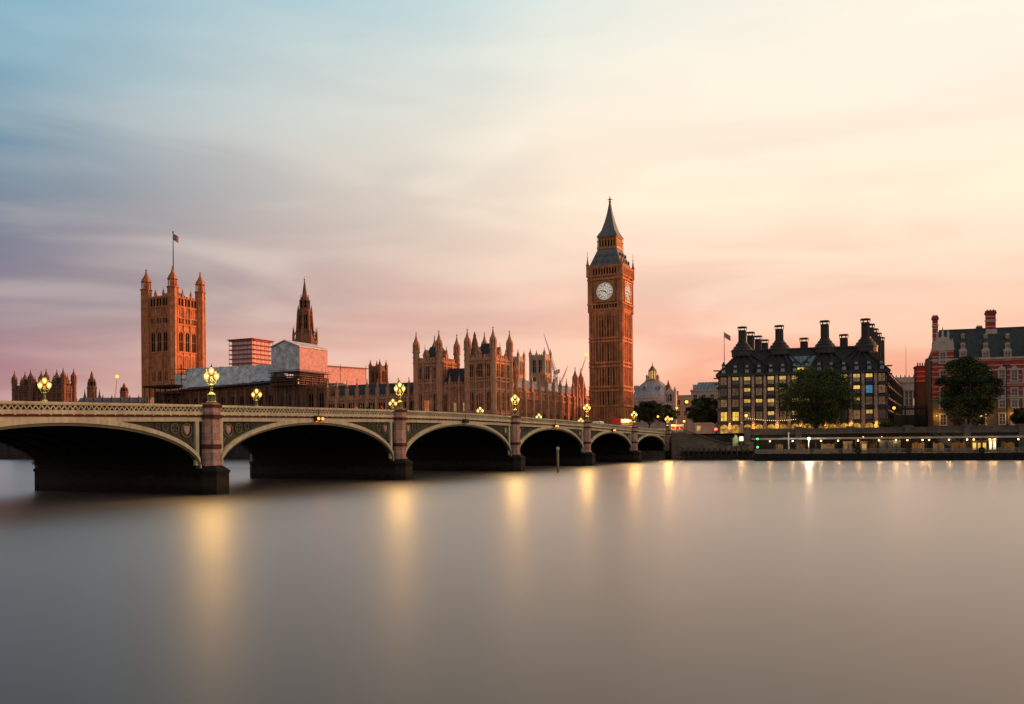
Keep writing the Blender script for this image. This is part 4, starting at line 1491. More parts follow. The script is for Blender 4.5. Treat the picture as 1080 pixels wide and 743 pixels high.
def sheeted_wall():
    s0 = PLAT + SD_BOX + .5
    m = MA_BOX + 3.0
    s1_ = s_at(386, m, 400)
    root = thing('sheeted_wall', 'long low wall of pink sunlit plastic sheeting beside the sheeted box', 'scaffold box', F(s0, m, 0), ROT_F)
    L = s1_ - s0
    za0, za1 = zat(346, 386.5, s0, m), zat(385, 389.5, s1_, m)
    mb = MB()
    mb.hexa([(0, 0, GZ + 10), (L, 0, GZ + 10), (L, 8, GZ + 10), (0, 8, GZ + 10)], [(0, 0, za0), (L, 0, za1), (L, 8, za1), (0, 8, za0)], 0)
    mb.build('sheet', ['sunlit_sheeting'], root)
    mb = MB()
    mb.hexa([(-.5, -.8, za0), (L + .8, -.8, za1), (L + .8, 9, za1), (-.5, 9, za0)], [(-.5, -.8, za0 + .4), (L + .8, -.8, za1 + .4), (L + .8, 9, za1 + .4), (-.5, 9, za0 + .4)], 0)
    for i in (0, 3, 8):
        x = L * i / 8
        mb.tube((x, .12, GZ + 10), (x, -.06, za0 + (za1 - za0) * i / 8 + 1.2), .10, n=4)
    mb.build('scaffold_frame', ['scaffold'], root)
sheeted_wall()
def scaffold_tower():
    Y = 455.0
    c = at(265, 386, Y)
    root = thing('scaffold_tower', 'square tower wrapped in open red brown scaffold decks', 'scaffold', (c.x, c.y, GZ), ROT_F)
    k = Y / FPX
    z0, z1 = zpx(265, 390, Y) - GZ, zpx(265, 360, Y) - GZ
    h = 7.6
    mb = MB()
    mb.box(-h + .9, h - .9, -h + .9, h - .9, 0, z1 - .8, 0)
    mb.build('core', ['wrap_sheet'], root)
    mb = MB()
    n = 5
    for i in range(n + 1):
        for j in range(n + 1):
            if i in (0, n) or j in (0, n):
                x, y = -h + 2 * h * i / n, -h + 2 * h * j / n
                mb.tube((x, y, 0), (x, y, z1 + .3), .09, n=4)
    nd = 7
    for d in range(nd + 1):
        zz = z0 - 2 + (z1 - z0 + 1.5) * d / nd
        for (x0, x1, y0, y1) in ((-h - .2, -h + .5, -h - .2, h + .2), (h - 1.2, h + .3, -h - .3, h + .3), (-h + 1.2, h - 1.2, -h - .3, -h + 1.2), (-h + 1.2, h - 1.2, h - 1.2, h + .3)):
            mb.box(x0, x1, y0, y1, zz - .2, zz + .32)
    mb.box(-h - .8, h + .8, -h - .8, h + .8, z1, z1 + .35)
    mb.build('scaffold_frame', ['red_boards'], root)
scaffold_tower()
def scaffold_stage():
    s0 = PLAT
    ma, mb_ = m_at(189.5, s0), m_at(156, s0)
    root = thing('scaffold_stage', 'dark scaffold platform with canopy at the left end of the grey sheeted roof', 'scaffold', F(s0, ma, 0), ROT_F)
    L = mb_ - ma
    zz = zat(172, 405.5, s0, ma)
    mb = MB()
    mb.box(-2.5, 9, 0, L, zz - 1.0, zz - .2)
    mb.box(-2, 6, 0, L * .55, zz - 4.0, zz - 3.7)
    for i in range(7):
        for x in (-1.8, 1, 4):
            mb.tube((x, L * i / 6, GZ), (x, L * i / 6, zz - .2), .13, n=4)
    for k in range(3):
        mb.box(-1.6, 5, 0, L * .8, zz - 8 - k * 3, zz - 7.8 - k * 3)
    for i in range(4):
        mb.tube((1, L * .1 * i, zz), (1, L * .1 * i, zz + 8 - i * 2), .13, n=4)
    for k in range(3):
        mb.box(.6, 5, 0, L * (.34 - .1 * k), zz + 1.8 + k * 2.2, zz + 2.0 + k * 2.2)
    mb.build('scaffold_frame', ['timber_dark'], root)
    mb = MB()
    mb.box(0.2, 4.5, .2, L * .16, zz - .2, zz + 4.0)
    mb.build('hoarding', ['sheeting'], root)
scaffold_stage()

# ---------------------------------------------------------------- lesser towers behind the palace
def plain_tower(name, label, px, ytop_body, ytop_pin, wpx, Y, stone, yb=430, rot=None, cat='tower', win=2, n_pin=4, pin_w=.6):
    c = at(px, yb, Y)
    root = thing(name, label, cat, (c.x, c.y, GZ), ROT_F if rot is None else rot)
    k = Y / FPX
    hw = wpx * k / 2 / 1.27
    zb, zp = zpx(px, ytop_body, Y) - GZ, zpx(px, ytop_pin, Y) - GZ
    mb = MB()
    mb.box(-hw, hw, -hw, hw, 0, zb)
    for fr in ((-hw, -hw, 0, 1, -1, 0), (-hw, -hw, 1, 0, 0, -1), (hw, -hw, 0, 1, 1, 0), (-hw, hw, 1, 0, 0, 1)):
        for a in (0, 2 * hw):
            mb.fbox(fr, a - .7, a + .7, -.3, .5, 0, zb)
        for f in (.55, .78, .97):
            mb.fbox(fr, 0, 2 * hw, -.2, .35, zb * f - .25, zb * f + .25)
        crenel(mb, fr, 2 * hw, zb, 1.3, 1.2)
    mb.build('tower_body', [stone], root)
    h = (zb * .2)
    wp = gwin(hw * .42, zb * .16, stone=stone, lights=2)
    for i in range(win):
        o = (i - (win - 1) / 2) * hw * .85
        for f in (.59, .80):
            wp.put(root, (-hw, o, zb * f), EAST)
            wp.put(root, (o, -hw, zb * f), NORTH)
    pp = Proto('pinnacle', pinnacle_mb(zp - zb + 1, pin_w), [stone])
    for sx in (-1, 1):
        for sy in (-1, 1):
            pp.put(root, (sx * hw, sy * hw, zb - 1))
    return root
plain_tower('church_tower', 'small brown battlemented church tower with four thin pinnacles behind the dark roof', 399.3, 389, 380, 15, 420, 'dark_stone', 425)
plain_tower('abbey_tower', 'pale abbey tower with four pinnacles beside the red crane mast', 570.5, 376.5, 368, 20.5, 560, 'pale_stone', 430, pin_w=.75)
plain_tower('abbey_tower', 'pale abbey tower half hidden by the palace pavilion turret', 543.5, 378.5, 369.5, 18.5, 575, 'pale_stone', 430, pin_w=.75)
def small_turret(name, label, px, yb, ytop, wpx, Y, stone, n=8, extra=(), lantern=False):
    c = at(px, yb, Y)
    root = thing(name, label, 'turret', (c.x, c.y, GZ), ROT_F)
    k = Y / FPX
    r = wpx * k / 2
    z0, z1 = zpx(px, yb, Y) - GZ, zpx(px, ytop, Y) - GZ
    H = z1 - z0
    mb = MB()
    mb.lathe(0, 0, [(r, 0), (r, z0 + H * .42), (r * 1.1, z0 + H * .43), (r * 1.1, z0 + H * .47), (r * .72, z0 + H * .49), (r * .66, z0 + H * .68), (r * .78, z0 + H * .69), (r * .78, z0 + H * .73), (r * .42, z0 + H * .76), (r * .3, z0 + H * .88), (r * .05, z1)], n)
    for i in range(n):
        a = PI / n + 2 * PI * i / n
        mb.tube((r * .98 * math.cos(a), r * .98 * math.sin(a), 0), (r * .98 * math.cos(a), r * .98 * math.sin(a), z0 + H * .62), .35, .05, 4, smooth=False)
    mb.build('turret_body', [stone], root)
    wp = gwin(r * .4, H * .13, stone=stone, lights=1, transom=False)
    for i in range(n):
        a = 2 * PI * i / n
        rr = r * .70 * math.cos(PI / n)
        wp.put(root, (rr * math.cos(a), rr * math.sin(a), z0 + H * .52), a + PI / 2)
    pm = pinnacle_mb(H * .45, .5)
    pp = Proto('pinnacle', pm, [stone])
    for dx in extra:
        d = dx * k
        pp.put(root, (d * UX, -d * UY, z0 - H * .05))
    return root
small_turret('ventilation_turret', 'small stepped stone turret with spirelets left of the square tower', 97, 424, 391.5, 9.5, 470, 'dark_stone', extra=(-7.5, 8))
small_turret('domed_turret', 'squat stone turret with rounded cap near the foot of the square tower', 131, 422, 404, 8.5, 460, 'dark_stone')
def back_range():
    Y = 452.0
    a, b = at(80, 424, Y), at(156, 420, Y)
    d = (b - a)
    rot = math.atan2(d.y, d.x)
    root = thing('palace_back_range', 'low slate roofed range with small finials between the turrets and the square tower', 'palace wing', (a.x, a.y, GZ), rot)
    L = math.hypot(d.x, d.y)
    z = zpx(110, 422, Y) - GZ
    mb = MB()
    mb.box(0, L, 0, 12, 0, z - 1.5)
    facade(mb, (0, 0, 1, 0, 0, -1), L, 0, z - 1.5, 8, [z - 1.8])
    mb.build('wall', ['dark_stone'], root)
    mb = MB()
    mb.hexa([(0, .3, z - 1.5), (L, .3, z - 1.5), (L, 12, z - 1.5), (0, 12, z - 1.5)], [(0, 5, z + 1.4), (L, 5, z + 1.4), (L, 7, z + 1.4), (0, 7, z + 1.4)])
    mb.build('roof', ['iron_roof'], root)
    pp = Proto('pinnacle', pinnacle_mb(4.2, .5), ['dark_stone'])
    for i in range(9):
        pp.put(root, (L * i / 8, 0, z - 1.5))
back_range()

# ---------------------------------------------------------------- cranes
def crane(label, px, ybase, ytop, Y, mat, jib, lamp=True, lean=0.0):
    c = at(px, 445, Y)
    root = thing('tower_crane', label, 'crane', (c.x, c.y, GZ), 0.3, 'cranes far behind the palace')
    zt = zpx(px, ytop, Y) - GZ
    zm = zt * jib[0]
    mb = MB()
    r = .8
    for sx in (-1, 1):
        for sy in (-1, 1):
            mb.tube((sx * r, sy * r, 0), (sx * r, sy * r, zm), .17, n=4)
    n = int(zm / 2.4)
    for i in range(n):
        z0, z1 = zm * i / n, zm * (i + 1) / n
        sg = 1 if i % 2 else -1
        mb.tube((-r * sg, -r, z0), (r * sg, -r, z1), .1, n=4)
        mb.tube((-r, -r * sg, z0), (-r, r * sg, z1), .1, n=4)
    mb.box(-1.2, 1.2, -1.2, 1.2, zm, zm + 2.2)
    mb.build('mast', [mat], root)
    mb = MB()
    ex, ez = jib[1], zt
    p0, p1 = Vector((0, 0, zm + 1.5)), Vector((ex, 0, ez))
    d = (p1 - p0)
    up = Vector((-d.z, 0, d.x)).normalized() * .7
    mb.tube(p0 - up, p1, .15, n=4)
    for s in (-.7, .7):
        mb.tube(p0 + up + Vector((0, s, 0)), p1, .15, n=4)
    for i in range(12):
        f0, f1 = i / 12, (i + 1) / 12
        k0, k1 = 1 - f0, 1 - f1
        mb.tube(p0 + d * f0 - up * k0, p0 + d * f1 + up * k1, .09, n=4)
    mb.tube(p0 + Vector((0, 0, 1)), p0 + Vector((-ex * .28 if ex else -4, 0, 2.0)), .35, n=4)
    mb.box(*sorted((-ex * .28 if ex else -4, (-ex * .18 if ex else -2))), -.8, .8, zm + .8, zm + 3.2)
    mb.build('jib', [mat], root)
    if lamp:
        mb = MB()
        mb.ball((ex, 0, ez + .5), 1.15, 8)
        mb.build('warning_lamp', ['lamp_glow_far'], root)
crane('tall pale pink crane mast right of the abbey tower', 587, 420, 352.5, 620, 'crane_pale', (.62, -9), False)
crane('red crane with steep jib low behind the north range roof', 590, 420, 386, 560, 'crane_paint', (.66, 6), False)
crane('pale crane with glowing tip just left of the clock tower', 607, 420, 374.5, 640, 'crane_pale', (.55, 9))
crane('thin crane with glowing tip standing between abbey towers and red crane', 586.5, 430, 377, 640, 'crane_pale', (.7, -4))
crane('lone thin crane with a lamp on top left of the square tower', 120.5, 424, 398, 640, 'crane_pale', (.5, 2.2))
# ---------------------------------------------------------------- office block with bronze roof
def office_block():
    YL = 312.0
    a = at(757.5, 455, YL)
    ang = R(-16)
    # run the front until it meets the pixel column of its right-hand corner
    r = ray(937.5, 455)[0]
    dx, dy = math.cos(ang), math.sin(ang)
    L = (r * a.y - a.x) / (dx - r * dy)
    root = thing('office_block', 'dark bronze roofed office block with tall chimneys and yellow lit windows', 'office building', (a.x, a.y, GZ), ang)
    DEP = 46.0
    mid = Vector((a.x + dx * L / 2, a.y + dy * L / 2, 0))
    def z(py, px=848): return zpx(px, py, mid.y) - GZ
    ze = z(393.5)             # eave
    zr = z(365.5)             # ridge
    nb = 14
    bw = L / nb
    rows = [z(y) for y in (443.0, 428.0, 416.0, 404.0)]      # sills of four lit rows
    mb = MB()
    mb.box(.9, L - .9, .9, DEP - .9, 0, ze)
    mb.build('wall', ['bronze'], root)
    # sandstone piers tapering upwards, with small bosses at each floor
    pm = MB()
    w = 0.62
    pm.hexa([(-w, -.95, 0), (w, -.95, 0), (w, .9, 0), (-w, .9, 0)], [(-w * .72, -.55, ze - .4), (w * .72, -.55, ze - .4), (w * .72, .9, ze - .4), (-w * .72, .9, ze - .4)], 0)
    for zz in rows:
        pm.box(-.95, .95, -1.05, .5, zz - .95, zz - .5, 1)
        pm.ball((0, -1.15, zz - .72), .36, 8, 2)
    pp = Proto('stone_pier', pm, ['sandstone', 'bronze', 'portland'])
    for i in range(1, nb):
        pp.put(root, (i * bw, .45, 0))
    for i in range(1, 10):
        pp.put(root, (.45, i * 4.4 + 1, 0), EAST)
        pp.put(root, (L - .45, i * 4.4 + 1, 0), PI / 2)
    mb = MB()
    for zz in rows:
        mb.box(.3, L - .3, .25, .95, zz - 1.15, zz - .45)
        mb.box(.25, .95, .96, DEP - .3, zz - 1.15, zz - .45)
        mb.box(L - .95, L - .25, .96, DEP - .3, zz - 1.15, zz - .45)
    mb.box(-.7, L + .7, -.7, 1.0, ze - .45, ze + .35)
    mb.box(-.7, 1.0, 1.01, DEP, ze - .45, ze + .35)
    mb.box(L - 1.0, L + .7, 1.01, DEP, ze - .45, ze + .35)
    # projecting ledges on the left corner
    for zz in (ze - 1.2, ze - 3.2, ze + 1.5):
        mb.box(-1.5, .5, .5, 2.2, zz, zz + .35)
        mb.box(L - .5, L + 1.3, .5, 2.2, zz, zz + .35)
    mb.build('floor_band', ['bronze'], root)
    def pwin(glass, wd, h, upper=None):
        mb = MB()
        mb.box(-wd / 2, wd / 2, -.02, .1, 0, h, 0)
        if upper:
            mb.box(-wd / 2 + .01, wd / 2 - .01, -.05, .08, h * upper[1], h - .01, 2)
        mb.box(-wd / 2 - .16, -wd / 2, -.18, .1, -.15, h + .15, 1)
        mb.box(wd / 2, wd / 2 + .16, -.18, .1, -.15, h + .15, 1)
        mb.box(-wd / 2 - .3, wd / 2 + .3, -.3, .1, -.32, -.152, 1)
        mb.box(-wd / 2 - .16, wd / 2 + .16, -.18, .1, h + .152, h + .32, 1)
        mb.box(-.05, .05, -.12, .09, 0.01, h - .01, 1)
        mb.box(-wd / 2 + .01, wd / 2 - .01, -.11, .09, h * .45, h * .45 + .08, 1)
        return Proto('window', mb, [glass, 'bronze', upper[0] if upper else glass])
    wd = bw * .52
    hs = [3.1, 2.6, 2.6, 2.6]
    kinds = {
        'B': ('win_bright', None), 'H': ('win_low', ('win_half', .55)), 'D': ('dark_glass', None), 'L': ('win_low', None),
        'U': ('dark_glass', ('win_half', .6)), 'Z': ('win_blue', None), 'X': ('dark_glass', ('win_bright', .55))}
    # rows from the bottom; bays from the left (from the photograph)
    plan = ['BBLLULULLLDLUD', 'LLXXHLUHDLUXLL', 'DLXLUHULLHLXZL', 'LUHLHHHXHHHHXL']
    protos = {}
    for r_, (zz, h, row) in enumerate(zip(rows, hs, plan)):
        for i, kd in enumerate(row):
            key = (kd, h)
            if key not in protos:
                protos[key] = pwin(kinds[kd][0], wd, h, kinds[kd][1])
            protos[key].put(root, ((i + .5) * bw, .78, zz))
    for r_, (zz, h) in enumerate(zip(rows, hs)):
        for i in range(4):
            key = ('DLDX'[(i + r_) % 4], h)
            if key not in protos:
                protos[key] = pwin(kinds[key[0]][0], wd, h, kinds[key[0]][1])
            protos[key].put(root, (L - .78, 3.4 + i * 4.4, zz), PI / 2)
    # the long return wall on the right-hand side, splayed away from the front
    Yb = 392.0
    pw = at(951, 440, Yb)
    rx_, ry_ = pw.x - a.x, pw.y - a.y
    bx_, by_ = rx_ * dx + ry_ * dy, -rx_ * dy + ry_ * dx
    zb_ = zpx(951, 408, Yb) - GZ
    mb = MB()
    def splay(x0, y0, x1, y1, z0, z1a, z1b, th, mi=0):
        mb.hexa([(x0 - th, y0, z0), (x0, y0, z0), (x1, y1, z0), (x1 - th, y1, z0)], [(x0 - th, y0, z1a), (x0, y0, z1a), (x1, y1, z1b), (x1 - th, y1, z1b)], mi)
    x0_, y0_ = L - .35, 2.4
    splay(x0_, y0_, bx_, by_, 0, ze, zb_, 6)
    for k in range(12):
        f = (k + .4) / 12
        xx, yy = x0_ + (bx_ - x0_) * f, y0_ + (by_ - y0_) * f
        mb.box(xx - .2, xx + .75, yy - .5, yy + .5, 0, ze + (zb_ - ze) * f - .5, 1)
    for f in (.2, .4, .6, .8, 1.0):
        mb.hexa([(x0_ - 1, y0_, ze * f - .9), (x0_ + .5, y0_, ze * f - .9), (bx_ + .5, by_, zb_ * f - .9), (bx_ - 1, by_, zb_ * f - .9)], [(x0_ - 1, y0_, ze * f - .2), (x0_ + .5, y0_, ze * f - .2), (bx_ + .5, by_, zb_ * f - .2), (bx_ - 1, by_, zb_ * f - .2)], 0)
    mb.hexa([(x0_ - 6, y0_, ze), (x0_ + .8, y0_, ze), (bx_ + .8, by_, zb_), (bx_ - 6, by_, zb_)], [(x0_ - 8, y0_ + 5, zr - 2), (x0_ - 5.5, y0_ + 5, zr - 2), (bx_ - 5, by_, zb_ + 5), (bx_ - 8, by_, zb_ + 5)], 0)
    mb.build('side_wing', ['bronze', 'bronze_roof'], root)
    # arcade at street level
    mb = MB()
    for i in range(nb):
        x0, x1 = i * bw + .75, (i + 1) * bw - .75
        mb.box(x0, x1, .72, .95, .3, rows[0] - 1.3, 0)
        # arch head
        n = 8
        c, rr = (x0 + x1) / 2, (x1 - x0) / 2
        zt = rows[0] - 1.3
        for j in range(n):
            t0, t1 = PI * j / n, PI * (j + 1) / n
            p0, p1 = (c - rr * math.cos(t0), zt - 1.0 + .95 * math.sin(t0)), (c - rr * math.cos(t1), zt - 1.0 + .95 * math.sin(t1))
            mb.hexa([(p0[0], .3, p0[1]), (p1[0], .3, p1[1]), (p1[0], .9, p1[1]), (p0[0], .9, p0[1])], [(p0[0], .3, zt + .15), (p1[0], .3, zt + .15), (p1[0], .9, zt + .15), (p0[0], .9, zt + .15)], 1)
        mb.box(c - .06, c + .06, .55, .8, .3, zt - .2, 1)
        mb.box(x0, x1, .55, .8, zt * .55, zt * .55 + .1, 1)
    mb.build('arcade', ['shop_glow', 'bronze'], root)
    for i in range(1, nb, 2):
        lm = MB()
        lm.tube((i * bw + .0, -.55, 3.3), (i * bw, -1.0, 3.5), .05, n=5)
        lm.ball((i * bw, -1.05, 3.35), .2, 8, 1)
        lo_ = lm.build('wall_lamp', ['black_metal', 'lamp_glow_far'], root)
        pl = bpy.data.lights.new('lamp_light', 'POINT')
        pl.energy = 220
        pl.color = (1, .5, .10)
        pl.shadow_soft_size = .2
        lo = bpy.data.objects.new('lamp_light', pl)
        COL.objects.link(lo)
        lo.parent = lo_
        lo.location = (i * bw, -1.5, 3.2)
    # roof: steep skirt, then slopes up to the ridge, hips at the ends
    zk = z(384.5)
    ins = 2.2
    mb = MB()
    q0 = [(-.4, -.4, ze + .35), (L + .4, -.4, ze + .35), (L + .4, DEP + .4, ze + .35), (-.4, DEP + .4, ze + .35)]
    q1 = [(ins, ins, zk), (L - ins, ins, zk), (L - ins, DEP - ins, zk), (ins, DEP - ins, zk)]
    mb.hexa(q0, q1, 0)
    i2 = 7.5
    q2 = [(i2, 9, zr), (L - i2, 9, zr), (L - i2, DEP - 9, zr), (i2, DEP - 9, zr)]
    mb.hexa(q1, q2, 0)
    nseam = 90
    for k in range(nseam):            # standing seams
        f = (k + .5) / nseam
        x0, x1, x2 = -.4 + (L + .8) * f, ins + (L - 2 * ins) * f, i2 + (L - 2 * i2) * f
        for (xa, ya, za, xb, yb, zb) in ((x0, -.4, ze + .35, x1, ins, zk), (x1, ins, zk, x2, 9, zr)):
            mb.hexa([(xa - .06, ya - .02, za), (xa + .06, ya - .02, za), (xa + .06, ya + .2, za), (xa - .06, ya + .2, za)], [(xb - .06, yb - .1, zb + .1), (xb + .06, yb - .1, zb + .1), (xb + .06, yb + .2, zb + .1), (xb - .06, yb + .2, zb + .1)], 0)
    mb.box(i2 - .6, L - i2 + .6, 8.6, 9.6, zr - .1, zr + .4, 0)
    roof = mb.build('roof', ['bronze_roof'], root)
    # radiating ducts: from each chimney base down to the bays
    chim = []
    for px, yt in ((783, 345), (822, 343.5), (870, 338.5), (913, 336.5)):
        rr = ray(px, 360)[0]
        yy = 9.0
        bx, by = a.x - yy * dy, a.y + yy * dx
        x = (rr * by - bx) / (dx - rr * dy)
        chim.append((x, yy, yt, px))
    mb = MB()
    def duct(x0, y0, z0, x1, y1, z1, w=.38):
        mb.hexa([(x0 - w, y0 - .55, z0), (x0 + w, y0 - .55, z0), (x0 + w, y0 + .4, z0 - .3), (x0 - w, y0 + .4, z0 - .3)],
                [(x1 - w * .8, y1 - .55, z1), (x1 + w * .8, y1 - .55, z1), (x1 + w * .8, y1 + .4, z1 - .3), (x1 - w * .8, y1 + .4, z1 - .3)], 0)
    for (x, yy, yt, px) in chim:
        c0 = round(x / bw)
        for o in (-2, -1, 0, 1, 2):
            i = c0 + o
            if i < 0 or i > nb: continue
            xk = ins + (L - 2 * ins) * i / nb
            duct(i * bw, -.1, ze + .5, xk, ins, zk, .42)
            duct(xk, ins, zk, min(max(x + o * .8, i2 + .3), L - i2 - .3), yy - .3, zr + .2, .36)
    mb.build('duct', ['bronze'], root)
    # mansard windows, two small lights per bay
    mw = MB()
    mw.box(-.75, .75, -.75, .6, 0, 1.35, 0)
    mw.box(-.62, .62, -.79, -.5, .12, 1.2, 1)
    mw.box(-.95, .95, -.95, .6, 1.35, 1.55, 0)
    m2 = MB()
    m2.box(-.62, .62, -.65, .6, 0, 1.0, 0)
    m2.box(-.5, .5, -.69, -.5, .1, .9, 1)
    m2.add([(-.8, -.8, 1.0), (.8, -.8, 1.0), (0, .6, 2.5), (-.8, .6, 1.0), (.8, .6, 1.0)], [(0, 1, 2), (0, 2, 3), (1, 4, 2), (0, 1, 4, 3)], 0)
    P1 = Proto('roof_window', mw, ['bronze', 'blue_glass'])
    P2 = Proto('roof_window', m2, ['bronze', 'blue_glass'])
    for i in range(nb):
        P1.put(root, ((i + .5) * bw, .45, ze + .5))
        P2.put(root, ((i + .5) * bw, 1.9, ze + 2.5))
    # big glazed roof light between the second and third chimneys
    xg = (chim[1][0] + chim[2][0]) / 2
    mb = MB()
    za, zb_ = z(387), z(374)
    def onroof(zz): return ins + (9 - ins) * (zz - zk) / (zr - zk)
    g0 = [(xg - 2.2, onroof(za) - .5, za), (xg + 2.2, onroof(za) - .5, za), (xg + 4.6, onroof(zb_) - .5, zb_), (xg - 4.6, onroof(zb_) - .5, zb_)]
    mb.poly(g0, 0)
    for k in range(7):
        f = k / 6
        p = Vector(g0[0]) * (1 - f) + Vector(g0[1]) * f
        q = Vector(g0[3]) * (1 - f) + Vector(g0[2]) * f
        mb.tube(p, q, .09, n=4, mi=1)
    for p, q in ((g0[0], g0[1]), (g0[2], g0[3])):
        mb.tube(p, q, .14, n=4, mi=1)
    mb.box(xg - 1.9, xg + 1.9, onroof(za) - .9, onroof(za) - .3, za - 1.6, za - .3, 2)
    mb.build('roof_light', ['blue_glass', 'bronze', 'win_bright'], root)
    # chimneys: flared bases with stacked rings, tall ribbed shafts, open crowns
    def chimney(x, y, zb, zt, s=1.0, flare=True):
        mb = MB()
        if flare:
            mb.lathe(x, y, [(3.9 * s, zb - 2.0), (3.9 * s, zb - .4), (4.1 * s, zb - .3), (4.1 * s, zb + .1), (3.2 * s, zb + .9), (3.3 * s, zb + 1.2), (2.4 * s, zb + 1.9), (2.5 * s, zb + 2.2), (1.75 * s, zb + 2.9), (1.75 * s, zb + 3.3)], 16)
        mb.lathe(x, y, [(1.36 * s, zb - 2), (1.30 * s, zt - 1.7), (1.5 * s, zt - 1.6), (1.5 * s, zt - 1.3)], 12)
        for i in range(12):
            a_ = 2 * PI * i / 12
            mb.tube((x + 1.36 * s * math.cos(a_), y + 1.36 * s * math.sin(a_), zb), (x + 1.3 * s * math.cos(a_), y + 1.3 * s * math.sin(a_), zt - 1.6), .14 * s, n=4)
        for i in range(6):
            a_ = 2 * PI * i / 6
            mb.tube((x + 1.4 * s * math.cos(a_), y + 1.4 * s * math.sin(a_), zt - 1.4), (x + 1.55 * s * math.cos(a_), y + 1.55 * s * math.sin(a_), zt - .4), .15 * s, n=4)
        mb.lathe(x, y, [(1.62 * s, zt - .45), (1.75 * s, zt - .3), (1.75 * s, zt), (1.3 * s, zt + .02)], 12)
        mb.build('chimney', ['bronze_roof'], root)
    for (x, yy, yt, px) in chim:
        chimney(x, yy, zr, zpx(px, yt, a.y + x * dy + yy * dx) - GZ)
    # those receding along each end
    for px, yt, Yc in ((792, 350.5, 328), (800, 354.5, 340), (807, 358.5, 352), (918.5, 342, 318), (922.5, 347, 334), (926, 351.5, 350), (929.5, 356, 366)):
        pc = at(px, 400, Yc)
        qx, qy = pc.x - a.x, pc.y - a.y
        chimney(qx * dx + qy * dy, -qx * dy + qy * dx, zr - 6, zpx(px, yt, Yc) - GZ, .95, False)
    for px, yt in ((848, 361), (890, 358.5)):
        rr = ray(px, 360)[0]
        bx, by = a.x - 13 * dy, a.y + 13 * dx
        x = (rr * by - bx) / (dx - rr * dy)
        chimney(x, 13, zr - 1, zpx(px, yt - 1.5, by) - GZ, .95, False)
    # flagpole on the left end
    mb = MB()
    rr = ray(764, 390)[0]
    mb.tube((2.2, 3.0, ze), (2.2, 3.0, z(346, 764)), .17, .09, 6)
    pole = mb.build('flagpole', ['portland'], root)
    mb = MB()
    zt = z(347, 764)
    pts = []
    for i in range(6):
        for j in range(3):
            pts.append((2.3 + i * .42, 3.0 + .2 * math.sin(i), zt - j * .9 - i * .28))
    mb.add(pts, [(i * 3 + j, i * 3 + 3 + j, i * 3 + 4 + j, i * 3 + 1 + j) for i in range(5) for j in range(2)], 0, True)
    mb.build('flag', ['flag'], pole)
    return a, ang, L
OA, OANG, OL = office_block()

